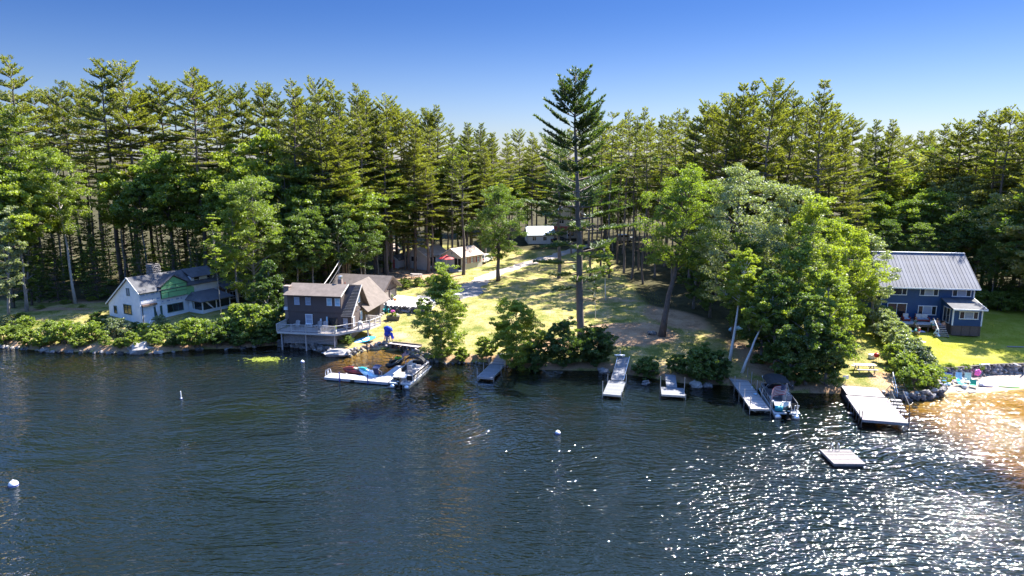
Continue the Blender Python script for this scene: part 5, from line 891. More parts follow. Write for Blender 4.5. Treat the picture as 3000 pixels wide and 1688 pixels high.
def pontoon(label, p, rz, L, bw_, side, trimc, seats, bim, bimz, fold, carpet):
    b = thing('pontoon_boat', label, 'boat', (p[0], p[1], 0), rz); h = bw_ / 2
    for x in (-h + .35, h - .35): part(b, 'pontoon_tube', metal, lambda m: m.tube([(x, -.15, .10), (x, 0, .12), (x, L - 1.0, .12), (x, L - .3, .24), (x, L + .05, .42)], [.30, .32, .32, .22, .03], 14), True)
    part(b, 'deck', carpet, lambda m: m.box(-h, .15, .46, h, L - .15, .54)); part(b, 'deck_rim', white, lambda m: (m.box(-h - .03, .1, .42, -h - .002, L - .1, .58), m.box(h + .002, .1, .42, h + .03, L - .1, .58), m.box(-h, L - .148, .42, h, L - .1, .58), m.box(-h, .1, .42, h, .148, .58)))
    for s in (-1, 1):
        part(b, 'side_panel', side, lambda m: m.prism([(s * (h - .03), 1.15, .62), (s * (h - .03), L - .9, .62), (s * (h - .12), L - .35, .62), (s * (h - .12), L - .35, 1.18), (s * (h - .03), L - .9, 1.18), (s * (h - .03), 1.15, 1.18)], (-s * .04, 0, 0)))
        part(b, 'side_rail', trimc, lambda m: (m.tube([(s * (h - .02), 1.1, .62), (s * (h - .02), 1.1, 1.25), (s * (h - .02), L - .9, 1.25), (s * (h - .35), L - .25, 1.25), (s * .4, L - .25, 1.25)], .035, 6), m.tube([(s * (h - .005), 1.15, .92), (s * (h - .005), L - .9, .92)], .028, 5), [m.tube([(s * (h - .01), 1.15 + k * (L - 2.05) / 5, .6), (s * (h - .01), 1.15 + k * (L - 2.05) / 5, 1.25)], .025, 5) for k in range(1, 6)]))
    part(b, 'bow_panel', side, lambda m: m.box(-h + .15, L - .33, .62, h - .15, L - .28, 1.15)); part(b, 'stern_panel', side, lambda m: m.box(-h + .05, 1.1, .62, -.35, 1.16, 1.18)); part(b, 'stern_panel', side, lambda m: m.box(.45, 1.1, .62, h - .05, 1.16, 1.18))
    for y0, y1 in ((1.3, 3.0), (L - 2.2, L - .55)):
        s = part(b, 'bench_seat', seats, lambda m: (m.box(-h + .08, y0, .54, -h + .68, y1, .92),)); part(s, 'backrest', seats, lambda m: m.box(-h + .07, y0, .921, -h + .20, y1, 1.30))
    s = part(b, 'bench_seat', seats, lambda m: m.box(h - .68, L - 2.2, .54, h - .08, L - .55, .92)); part(s, 'backrest', seats, lambda m: m.box(h - .20, L - 2.2, .921, h - .07, L - .55, 1.30))
    s = part(b, 'sun_lounge', seats, lambda m: (m.box(-h + .1, 1.22, .54, h - .55, 1.29, 1.05), m.prism([(-h + .15, .75, .95), (.5, .75, .95), (.5, 1.2, 1.2), (-h + .15, 1.2, 1.2)], (0, 0, .1))))
    c = part(b, 'console', cream, lambda m: (m.box(h - .75, L * .50, .54, h - .1, L * .50 + .6, 1.25), m.slab([(h - .75, L * .5 + .55, 1.25), (h - .1, L * .5 + .55, 1.25), (h - .12, L * .5 + .4, 1.6), (h - .73, L * .5 + .4, 1.6)], .03))); part(c, 'steering_wheel', black, lambda m: m.tube([(h - .42 + .19 * math.cos(a), L * .5 - .08, 1.15 + .19 * math.sin(a)) for a in np.linspace(0, 6.28, 13)], .022, 5))
    for x, y in ((h - .42, L * .40), (-.25, L * .56)):
        s = part(b, 'captain_chair', seats, lambda m: (m.box(x - .26, y - .26, .82, x + .26, y + .26, .98), m.tube([(x, y, .54), (x, y, .83)], .06, 6))); part(s, 'backrest', grey_vinyl, lambda m: m.box(x - .25, y - .30, .985, x + .25, y - .18, 1.5))
    outboard(b, 0.02, .42); part(b, 'ladder', metal, lambda m: ([m.tube([(h - .75 + k * .36, .12, 1.0), (h - .75 + k * .36, -.05, .5), (h - .75 + k * .36, -.12, -.3)], .025, 5) for k in range(2)], [m.bar((h - .75, -.08 - .02 * k, .4 - .25 * k), (h - .39, -.08 - .02 * k, .4 - .25 * k), .05, .03) for k in range(3)]))
    y0, y1 = bim
    def arc(m):
        K = 8
        for i in range(K):
            a, c2_ = -1 + 2 * i / K, -1 + 2 * (i + 1) / K; za, zb = bimz - .38 * a * a * a * a - .10 * a * a, bimz - .38 * c2_ ** 4 - .10 * c2_ * c2_
            if fold: m.prism([(a * h, y0, za), (c2_ * h, y0, zb), (c2_ * h, y1, zb), (a * h, y1, za)][::-1], (0, 0, .18))
            else:
                for j in range(4):
                    f0, f1 = j / 4, (j + 1) / 4; q0, q1 = -.22 * (2 * f0 - 1) ** 2, -.22 * (2 * f1 - 1) ** 2; m.prism([(a * h, y0 + (y1 - y0) * f0, za + q0), (c2_ * h, y0 + (y1 - y0) * f0, zb + q0), (c2_ * h, y0 + (y1 - y0) * f1, zb + q1), (a * h, y0 + (y1 - y0) * f1, za + q1)][::-1], (0, 0, .03))
    part(b, 'bimini_top', black_cloth, arc); part(b, 'bimini_frame', metal, lambda m: [m.tube([(s * (h - .03), (y0 + y1) / 2 + q, 1.25), (s * h, yy, bimz - .45)], .022, 5) for s in (-1, 1) for q, yy in ((-.3, y1 - .1), (.3, y0 + .1))])
    return b
c_ = W(1170, 1131, .3)
PB = pontoon('tan and black pontoon boat with folded canopy moored at the L-shaped dock', (c_.x, c_.y), R(-13.0), 7.2, 2.35, black, cream, cream, (4.6, 5.3), 2.15, True, grey_vinyl)
flag(PB, (-1.0, 5.6, .6), .85, .5, R(200), pole=2.1, droop=.35); part(PB, 'side_stripe', cream, lambda m: (m.box(1.18, 1.3, .74, 1.20, 6.0, .80), m.box(-1.2, 1.3, .74, -1.18, 6.0, .80)))
c_ = W(2306, 1219, .3)
PB2 = pontoon('black pontoon boat with raised black canopy and large flag beside the long grey dock', (c_.x, c_.y), R(-8.5), 7.6, 2.4, black, metal, grey_vinyl, (3.4, 6.6), 2.75, False, grey_vinyl)
flag(PB2, (.15, 1.6, .6), 1.75, 1.0, R(205), pole=2.5, droop=.45); part(PB2, 'tow_arch', metal, lambda m: m.tube([(-.55, .9, .6), (-.40, .55, 1.55), (.35, .55, 1.55), (.62, .9, .6)], .04, 7)); part(PB2, 'swim_board', white, lambda m: m.box(-.25, .7, .95, .25, .76, 1.5))
part(PB2, 'tow_tube', teal, lambda m: m.tube([(-1.05, .55, .85), (-.35, .35, .85)], .27, 12)); part(PB2, 'stern_rail', white, lambda m: m.tube([(.75, .5, .6), (.75, .3, 1.3), (1.12, .3, 1.3), (1.12, .9, .6)], .035, 6))
jetski('black and lime green jet ski on the far side of the pontoon boat', W(1160, 1072, .1) + Vector((0, 0, .02)), R(60), black, lime, black)
# plain docks on the middle shore
D2 = dock('aluminium_dock', 'grey dock nearest the round bright shrub, with a dark wooden ramp', 'dock', (-3.98, 75.84), R15, 5.4, 1.85, .48, dock_grey, .28, [(-.05, .15, 1.0), (1.9, .15, .35), (-.05, 2.7, .9), (-.05, 5.0, .8), (1.9, 3.4, .5), (1.9, 5.2, .7)])
rp_ = MB().box(0, .01, -.04, 1.5, .18, 0).mesh('ramp_board', wood_grey)
for k in range(14): obj('ramp_board', rp_, D2, (.2, 5.45 + k * .19, .02 + k * .045))
D3 = dock('aluminium_dock', 'long pale dock with a sloping gangway between the dark shrubs', 'dock', (9.62, 70.0), R(-15.5), 4.8, 1.9, .50, dock_grey, .28, [(-.05, .15, 1.35), (1.95, .15, .35), (-.05, 4.2, .9), (1.95, 4.6, .9)])
g_ = part(D3, 'gangway', dock_grey, lambda m: m.slab([(.3, 4.8, .06), (1.6, 4.8, .06), (1.6, 11.0, 1.0), (.3, 11.0, 1.0)], .05)); part(g_, 'rail', metal, lambda m: [m.bar((x, 4.8, .10), (x, 11.0, 1.06), .05, .16) for x in (.26, 1.64)])
D4 = dock('aluminium_dock', 'short wide pale dock with a narrow gangway, T-shaped', 'dock', (15.8, 69.8), R(-10), 2.5, 2.45, .50, dock_grey, .25, [(-.05, 2.2, 1.3), (2.5, 2.2, 1.3), (2.5, .1, .1)])
part(D4, 'gangway', dock_grey, lambda m: m.slab([(.6, 2.5, .05), (1.75, 2.5, .05), (1.75, 6.0, .35), (.6, 6.0, .35)], .06))
D5 = dock('wooden_dock', 'long grey wooden dock on steel poles left of the black pontoon boat', 'dock', (23.68, 65.26), R(-5), 11.0, 1.9, .62, wood_grey, .2, [(-.06, .1, 1.25), (-.06, 2.4, 1.2), (-.06, 4.6, 1.2), (-.06, 6.8, 1.2), (1.96, .1, 1.6), (1.96, 3.4, 1.0), (1.96, 5.4, 1.2), (1.96, 7.8, 1.4), (1.96, 9.6, 1.3)])
part(D5, 'brace', metal, lambda m: (m.bar((.0, .03, -.1), (.55, .03, -.35), .05), m.bar((1.9, .03, -.1), (1.35, .03, -.35), .05))); part(D5, 'solar_light', white, lambda m: m.tube([(1.7, 6.4, .0), (1.7, 6.4, .16)], .1, 10))
t = thing('shallow_bowl', 'small pale bowl lying on the long grey dock', 'bowl', (0, 0, 0)); q = Matrix.Rotation(R(-5), 4, 'Z') @ Vector((1.5, 4.2, .0)); t.location = (23.68 + q.x, 65.26 + q.y, .622); part(t, 'bowl', pale_blue, lambda m: m.lathe((0, 0, 0), [(.12, 0), (.22, .1), (.2, .1), (.1, .03)], 10))
D6 = dock('sun_deck_dock', 'broad sunlit white wooden dock in front of the small lawn', 'dock', (33.04, 61.81), R(-13.5), 7.0, 3.9, .85, wood_pale, .165, [(-.06, .06, .8), (-.06, 1.0, .55), (-.06, 2.0, -.1), (-.06, 3.1, -.1), (-.06, 4.2, -.1), (-.06, 5.4, -.1), (3.96, .06, 1.0), (3.96, 1.5, .5), (3.96, 2.6, .4)], steel_dark, rim=wood_pale)
b_ = MB().box(.0, .006, -.05, 3.6, .16, 0).mesh('deck_board', wood_grey)
for k in range(18): obj('deck_board', b_, D6, (.15, 7.02 + k * .165, .06))
part(D6, 'shore_frame', timber, lambda m: m.box(.15, 7.05, -.9, 3.75, 9.95, -.01)); part(D6, 'step_plate', wood_pale, lambda m: m.box(-.5, 3.3, -.75, -.1, 3.7, -.68)); part(D6, 'fascia', wood_pale, lambda m: m.box(-.02, -.06, -.26, 3.92, -.004, -.01))
RF = dock('swim_raft', 'square wooden swim raft floating alone with two hoop handrails', 'raft', (26.45, 53.2), R(-1), 2.9, 2.6, .36, wood_raft, .18, (), rim=wood_raft)
part(RF, 'float', steel_dark, lambda m: m.box(.15, .15, -.55, 2.45, 2.75, -.19)); part(RF, 'handrail', metal, lambda m: [m.tube([(x, 2.55, 0), (x, 2.62, .5), (x, 2.78, .62), (x, 2.95, .5), (x, 2.98, -.3)], .035, 7) for x in (1.0, 1.55)])
for k in range(2): part(RF, 'ladder_rung', metal, lambda m: m.bar((1.0, 2.98, -.1 - k * .25), (1.55, 2.98, -.1 - k * .25), .06, .04))
# buoys
for px, py, s, lb, pole in [(40, 1425, .36, 'white mooring buoy with a blue band near the lower left corner', 0), (1634, 1272, .26, 'small white buoy in the middle of the lake', 0), (886, 1063, .24, 'small white buoy off the brown house sea wall', 0), (531, 1170, .13, 'thin white marker stick standing in the water', .7)]:
    t = thing('buoy', lb, 'buoy', W(px, py, 0)); part(t, 'float', white, lambda m: m.ball((0, 0, s * .35), s, 14, 8), True); part(t, 'band', blue_paint, lambda m: m.lathe((0, 0, s * .18), [(s * 1.0, 0), (s * 1.02, .06), (s * 1.0, .1)], 14))
    part(t, 'tip', white, lambda m: m.tube([(0, 0, s * 1.1), (0, 0, s * 1.5 + pole)], .05, 7))

# ------------------------------------------------------------------ rocks and stone walls
RK = [MB().ball((0, 0, 0), (1, .8, .62), 11, 7, .32, k + 2).mesh('boulder', [rock, rock_pale, rock][k % 3], False) for k in range(6)]
bl = [(17, 1008, .8, 'rounded boulder at the far left water edge under shrubs'), (128, 1030, .62, 'pale round boulder in the water, first of the row at the left shore'), (153, 1032, .38, 'small pale stone just right of the first round boulder'), (175, 1020, .75, 'flat sunlit boulder in the left shore row, pale on top'), (206, 1022, .65, 'sunlit boulder in the left shore row, beside the flat one'), (233, 1027, .6, 'dark-sided boulder in the left shore row'), (255, 1026, .5, 'dark boulder in the left shore row before the gap'),
      (285, 1028, .45, 'small boulder at the left shore beneath hanging shrubs'), (312, 1030, .5, 'split boulder at the left shore left of the big one'), (330, 1034, .3, 'small stone in the water left of the big boulder'), (408, 1033, 1.65, 'biggest grey boulder on the left shore, half in the water'), (614, 1014, .6, 'pale boulder half hidden under shrubs left of the sea wall'), (660, 1015, .7, 'pale boulder in the shade under shrubs left of the sea wall'), (686, 1017, .5, 'grey boulder at the water under dark shrubs'),
      (1768, 1092, .75, 'white sunlit boulder in the water left of the long pale dock'), (1893, 1126, .55, 'grey boulder between the long pale dock and the T-shaped dock'), (2040, 1133, .8, 'dark boulder in the shade right of the T-shaped dock'), (2075, 1134, .6, 'dark low boulder left of the long grey dock'), (1630, 1052, .7, 'boulder on the bank under the dark shrubs'), (1848, 1078, .6, 'shaded boulder beside the gangway foot'), (1955, 1098, .5, 'shaded stone at the foot of the narrow gangway'), (2605, 1150, 1.0, 'big grey slab rock beside the broad dock'), (2628, 1158, .6, 'grey rock at the foot of the aluminium stairs')]
for k, (px, py, s, lb) in enumerate(bl):
    p = W(px, py, .05); t = tag(obj('boulder', RK[k % 6], None, (p.x, p.y + s * .3, s * .22), (0, 0, k * 1.3)), lb, 'boulder'); t.scale = (s, s, s * .95)
ST = [MB().ball((0, 0, 0), (.30, .22, .20), 8, 5, .3, k + 20).mesh('stone', [rock, rock_pale, rock_dark, rock][k % 4]) for k in range(8)]
def wall(name, label, path, z0f, rows, step=.5, size=1.0, cat='stone wall', jig=.12, lift=.3, back=None):
    P_ = [np.array(q[:2]) for q in path]; D = [0]
    for i in range(1, len(P_)): D.append(D[-1] + np.linalg.norm(P_[i] - P_[i - 1]))
    t = thing(name, label, cat, (P_[0][0], P_[0][1], 0)); o = t.location; k = 0; rr = random.Random(len(label))
    for r_ in range(rows):
        s = (r_ % 2) * step * .5
        while s < D[-1]:
            x = np.interp(s, D, [q[0] for q in P_]); y = np.interp(s, D, [q[1] for q in P_]) + r_ * .08; q = rr.uniform(.75, 1.35) * size
            st = obj('stone', ST[rr.randrange(8)], t, (x - o.x + rr.uniform(-jig, jig), y - o.y + rr.uniform(-jig, jig), z0f + r_ * lift + rr.uniform(-.05, .05)), (rr.uniform(-.3, .3), rr.uniform(-.3, .3), rr.uniform(0, 3.1))); st.scale = (q, q, q); k += 1; s += step * rr.uniform(.8, 1.25)
    if back: back(t)
    return t
wpt = lambda *q: [W(a, b_, .1)[:2] for a, b_ in q]
wall('sea_wall', 'low stone sea wall along the water under the brown house', wpt((822, 1012), (860, 1014), (900, 1019), (940, 1030), (965, 1038)), .1, 3, .55, 1.15)
sl_ = tag(MB().ball((0, 0, 0), (2.0, .9, .55), 14, 8, .22, 5).build('ledge_rock', rock_pale, None, W(990, 1035, .35), (0, 0, -.1)), 'big pale ledge rock ending the sea wall in front of the brown house', 'rock')
wall('cove_wall', 'tumbled pale stones around the little cove, from ledge rock to boat', wpt((1020, 1044), (1045, 1034), (1075, 1022), (1110, 1018), (1150, 1020), (1190, 1026), (1220, 1038), (1242, 1050), (1290, 1062)), .05, 3, .42, .85, jig=.3)
wall('shore_stones', 'row of grey stones under the shrubs along the left shore', [(x, float(np.interp(x, SH[:, 0], SH[:, 1])) + .15) for x in np.arange(-72, -31, 1.0)], .0, 1, .9, 1.25, jig=.4)
wall('bank_stones', 'row of small pale stones at the water right of the pontoon boat', wpt((1300, 1064), (1345, 1064), (1400, 1062), (1440, 1066)), .05, 1, .45, .7, jig=.25)
G1 = G(1117, 897); G2 = G(1212, 908)
wall('patio_wall', 'dark stone retaining wall under the white patio', [(-19.9, 103.4), (-16.5, 102.6), (-12.6, 101.8)], gz(-17, 102.6) - .1, 4, .45, .9)
pt_ = tag(MB().prism([(-20.2, 103.6, 2.72), (-12.6, 102.0, 2.72), (-11.6, 107.5, 2.8), (-18.9, 112.0, 2.8)], (0, 0, .10)).build('patio', mat('pale_concrete', (.52, .50, .49), .85, .1, 2)), 'white concrete patio in front of the garage doors', 'patio'); 
tag(MB().prism([(-20.1, 103.75, .9), (-12.7, 102.15, .9), (-11.8, 107.4, .9), (-18.95, 111.8, .9)], (0, 0, 1.8)).build('patio_fill', concrete), 'solid base of the white patio behind its stone wall', 'patio base')
wy0 = 75.55
def wtop(t):
    for k in range(9): part(t, 'timber_cap', timber, lambda m: m.box(k * 2.0, -.05, 1.28, k * 2.0 + 1.97, .22, 1.46))
rwp = [(44.3, wy0 + .0), (48, wy0 - .2), (52, wy0 - .3), (56, wy0 - .3), (62, wy0 - .3)]
yv = lambda x: float(np.interp(x, SH[:, 0], SH[:, 1])) + 4.25
rwp = [(x, yv(x)) for x in np.arange(44.8, 63, 1.2)]
RW = wall('beach_wall', 'stone retaining wall with timber cap behind the beach chairs', rwp, .42, 5, .42, .9, jig=.08, lift=.21)
for i in range(len(rwp) - 1):
    a, b_ = Vector((*rwp[i], 1.42)) - RW.location, Vector((*rwp[i + 1], 1.42)) - RW.location; part(RW, 'timber_cap', timber, lambda m: m.bar(a + Vector((.02, .35, 0)), b_ + Vector((-.02, .35, 0)), .3, .16))
tag(MB().tube([(59.5, yv(59.5) - .25, .2), (59.5, yv(59.5) - .25, 2.1)], .09, 8).build('fence_post', wood_grey), 'grey post standing at the right end of the beach wall', 'post')
wall('shore_rocks', 'dark jumbled rocks where the hedge meets the beach', [(W(x, y, .1).x, W(x, y, .1).y) for x, y in ((2655, 1172), (2700, 1170), (2745, 1163), (2762, 1152))], .1, 3, .45, 1.0, jig=.3)
wall('lawn_rocks', 'rocks edging the small lawn beside the broad dock', [(W(x, y, .2).x, W(x, y, .2).y) for x, y in ((2580, 1150), (2600, 1160), (2650, 1170))], .1, 2, .5, 1.1, jig=.25)

# ------------------------------------------------------------------ small things on the left and middle shore
p = W(1090, 1000, 1.2); rb = thing('paddle_board', 'blue paddle board with white graphics lying on the grass by the deck', 'paddle board', (-19.75, 90.0, gz(-19.75, 90.0) + .22), R(40), rx=R(26), ry=R(-4)); pl = []
for k in range(25):
    s = k / 24; pl.append((-1.65 + 3.3 * s, .42 * math.sin(math.pi * min(1, max(0, s))) ** .55, 0))
part(rb, 'board', skyblue, lambda m: m.prism(pl + [(x, -y, 0) for x, y, _ in pl[::-1][1:-1]], (0, 0, .12)))
part(rb, 'nose_patch', pale_blue, lambda m: m.prism([(x, y * .96, .121) for x, y, _ in pl[1:9]] + [(x, -y * .96, .121) for x, y, _ in pl[1:9][::-1]], (0, 0, .006)))
for y_, x0, x1 in ((.2, -.35, .55), (.05, -.45, .75), (-.1, -.35, .6), (-.24, -.15, .35)): part(rb, 'graphic', white, lambda m: m.box(x0, y_ - .05, .121, x1, y_ + .05, .128))
part(rb, 'stripe', navy, lambda m: m.box(-.62, -.38, .121, -.52, .38, .127))
p = G(1138, 1002); cv = thing('covered_motor', 'bright blue cover tied over an object on a wooden stand by the deck', 'covered motor', p, R(-20))
part(cv, 'cover', royal, lambda m: (m.ball((0, 0, 1.75), (.62, .42, .48), 12, 8, .22, 4), m.ball((-.12, .02, 1.2), (.5, .4, .5), 12, 8, .25, 6)), True); part(cv, 'cover_flap', royal, lambda m: m.slab([(.3, -.1, 1.4), (.6, .1, 1.3), (.85, .1, .55), (.65, -.15, .5)], .05))
part(cv, 'stand', wood_grey, lambda m: [m.bar((x, y, .0), (x * .5, y * .5, 1.15), .09) for x, y in ((-.55, -.35), (.45, -.35), (-.4, .4), (.4, .4))] + [m.bar((-.4, -.2, .55), (.35, -.2, .55), .09)]); part(cv, 'shaft', grey_vinyl, lambda m: (m.box(-.3, -.2, .1, .0, .15, .85), m.bar((-.15, 0, .15), (-.75, -.25, .05), .12)))
for (a, b_, z0, lb, m_) in [((1138, 1006), (1225, 1018), .95, 'pale plank walkway on top of the cove stones', wood_pale), ((1149, 1001), (1234, 1010), 1.1, 'dark timber beam behind the plank walkway', timber)]:
    A, B_ = W(*a, z0), W(*b_, z0); L_ = (B_ - A).length; t = thing('plank_walk' if 'pale' in lb else 'timber_beam', lb, 'walkway' if 'pale' in lb else 'beam', A, math.atan2(B_.y - A.y, B_.x - A.x))
    if 'pale' in lb:
        for k in range(5): part(t, 'plank', m_, lambda m: m.box(0, k * .2, -.05, L_, k * .2 + .185, 0))
        part(t, 'bearer', timber, lambda m: [m.box(.3 + k * (L_ - .8) / 2, .02, -.6, .5 + k * (L_ - .8) / 2, .95, -.055) for k in range(3)])
    else: part(t, 'beam', m_, lambda m: (m.box(0, 0, -.3, L_, .22, 0),))
p = G(1152, 938); t = thing('flower_planter', 'dark half-barrel planter with pink and white flowers on the lawn', 'planter', p, .1); part(t, 'tub', steel_dark, lambda m: m.prism([(-.85, -.35, 0), (.85, -.35, 0), (1.0, -.42, .62), (-1.0, -.42, .62)], (0, .8, 0)))
fb = broad(201, .75, .85, .05, L_shrub, bark, 10, 4, 14, .10, .03); o = obj('plant', fb[1], t, (0, 0, .5)); part(t, 'flower_heads', pink, lambda m: [m.ball((random.uniform(-.5, .35), random.uniform(-.3, .2), 1.05 + random.uniform(0, .35)), .13, 6, 4) for _ in range(9)])['kind'] = 'stuff'; part(t, 'white_flowers', white, lambda m: [m.ball((random.uniform(-.2, .8), random.uniform(-.4, .2), .85 + random.uniform(0, .12)), .07, 5, 3) for _ in range(8)])['kind'] = 'stuff'
def adirondack(label, loc, rz, m_):
    t = thing('adirondack_chair', label, 'chair', loc, rz); part(t, 'seat', m_, lambda m: m.slab([(-.28, -.35, .38), (.28, -.35, .38), (.28, .3, .25), (-.28, .3, .25)], .03))
    for k in range(5): part(t, 'back_slat', m_, lambda m: m.slab([(-.29 + k * .118, .22, .28), (-.19 + k * .118, .22, .28), (-.17 + k * .118 + (k - 2) * .02, .55, 1.12 - abs(k - 2) * .05), (-.28 + k * .118 + (k - 2) * .02, .55, 1.12 - abs(k - 2) * .05)], .025))
    for s in (-1, 1): part(t, 'arm', m_, lambda m: m.box(s * .36 - .08, -.42, .58, s * .36 + .08, .38, .61)); part(t, 'leg', m_, lambda m: m.box(s * .33 - .02, -.38, 0, s * .33 + .02, -.28, .579)); part(t, 'leg', m_, lambda m: m.bar((s * .33, -.3, .36), (s * .33, .55, .02), .04, .12))
    return t
adirondack('teal slatted garden chair against the patio wall', G(1132, 917), .1, teal); 
bx = lambda x, y: (Matrix.Translation(BR.location) @ Matrix.Rotation(-.16, 4, 'Z') @ Vector((x, y, -.04)))
for k, (x, lb) in enumerate(((1.5, 'grey slatted chair at the left end of the lake deck'), (4.7, 'grey slatted chair in the middle of the lake deck'), (5.55, 'grey slatted chair nearest the deck door'))): adirondack(lb, bx(x, -1.0), -.16 + (k - 1) * .15, wood_grey)
t = thing('grill', 'small white covered grill on the deck beside the steep gable', 'grill', bx(9.9, .6), 0); part(t, 'cover', white, lambda m: m.ball((0, 0, .75), (.35, .3, .28), 10, 6), True); part(t, 'leg', steel_dark, lambda m: [m.bar((x, y, 0), (x * .6, y * .6, .6), .04) for x in (-.3, .3) for y in (-.2, .2)])
t = thing('deck_planter', 'small pale pot with a plant at the corner post of the deck', 'pot', bx(7.6, -2.3)); part(t, 'pot', white, lambda m: m.lathe((0, 0, 0), [(.16, 0), (.2, .4), (.17, .42)], 10)); obj('plant', broad(203, .6, .3, .05, L_shrub, bark, 6, 3, 10, .07, .02)[1], t, (0, 0, .4))
p = G(1221, 915); t = thing('garden_flag', 'flag on a short pole in front of the patio wall', 'flag', p, 0); flag(t, (0, 0, 0), 1.1, .75, R(-75), pole=2.2, droop=.5); obj('plant', broad(204, .6, .5, .05, L_yel, bark, 8, 3, 12, .09, .02)[1], t, (0.2, -.3, 0))
gst = [(1098, 918), (1102, 924), (1108, 920), (1114, 926), (1120, 922), (1104, 930), (1118, 915), (1094, 928), (1112, 931)]
t = thing('rock_garden', 'heap of garden stones and pots beside the brown house gable', 'rock garden', G(1106, 925))
for k, q in enumerate(gst): o = obj('stone', ST[k % 8], t, G(*q) - t.location + Vector((0, 0, .12)), (0, 0, k)); o.scale = (1.2, 1.2, 1.2)
t = thing('folding_table', 'narrow leaning white board at the corner of the brown house', 'board', G(1089, 912)); part(t, 'panel', white, lambda m: m.slab([(-.2, 0, .05), (.2, 0, .05), (.15, .35, 1.3), (-.15, .35, 1.3)], .04))
for px, py, lb, m_ in [(1149, 879, 'dark pot with a plant by the garage door', steel_dark), (1158, 881, 'terracotta pot beside the dark pot at the garage door', orange), (1131, 893, 'grey box on the edge of the white patio', steel_dark)]:
    p = W(px, py, 2.84); t = thing('pot' if 'pot' in lb else 'box', lb, 'pot' if 'pot' in lb else 'box', p); part(t, 'pot', m_, lambda m: m.lathe((0, 0, 0), [(.2, 0), (.3, .35), (.26, .37)], 10))
    if 'plant' in lb: obj('plant', broad(205, .5, .3, .05, L_shrub, bark, 6, 3, 10, .07, .02)[1], t, (0, 0, .35))
def picnic(label, loc, rz, m_, s=1.0):
    t = thing('picnic_table', label, 'picnic table', loc, rz); t.scale = (s,) * 3
    for k in range(5): part(t, 'table_plank', m_, lambda m: m.box(-1.0, -.37 + k * .15, .72, 1.0, -.235 + k * .15, .76))
    for s_ in (-1, 1):
        for k in range(2): part(t, 'bench_plank', m_, lambda m: m.box(-1.0, s_ * .72 - .14 + k * .145, .42, 1.0, s_ * .72 - .005 + k * .145, .46))
    for x in (-.72, .72):
        for s_ in (-1, 1): part(t, 'leg', m_, lambda m: m.bar((x, s_ * .62, 0), (x, s_ * .2, .72), .05, .12))
        part(t, 'crossbar', m_, lambda m: m.box(x - .055, -.85, .34, x - .01, .85, .42))
    return t
picnic('grey weathered picnic table on the small lawn by the broad dock', G(2532, 1090), R(-4), wood_grey, 1.15); picnic('pale picnic table on the pine-needle ground below the cottages', G(1220, 815), R(-12), wood_pale, 1.1)
# utility pole with two thick cables to the brown house
P_ = Vector((-32.4, 130.0, gz(-32.4, 130))); q = YP(1011, 712, 118); bx_ = q.x
t = thing('utility_pole', 'brown utility pole with two cables rising behind the garage', 'utility pole', (q.x, 118, gz(q.x, 118))); hz = q.z - gz(q.x, 118); part(t, 'pole', wood_brown, lambda m: m.tube([(0, 0, -.5), (0, 0, hz)], [.17, .12], 8)); part(t, 'insulator', grey_vinyl, lambda m: m.tube([(0, -.15, hz - .35), (0, -.15, hz - .1)], .06, 6))
e1 = YP(1012, 732, 117.8) - t.location; ea = Vector(bx(3.2, 3.2)) + Vector((0, 0, 4.6)) - t.location
for k in range(2):
    off = Vector((k * .45, 0, -k * .35)); pts = [ea + off + (e1 - ea) * s + Vector((0, 0, -1.2 * s * (1 - s))) for s in np.linspace(0, 1, 12)]; part(t, 'cable', steel_dark if k else offwhite, lambda m: m.tube(pts, .05, 5))
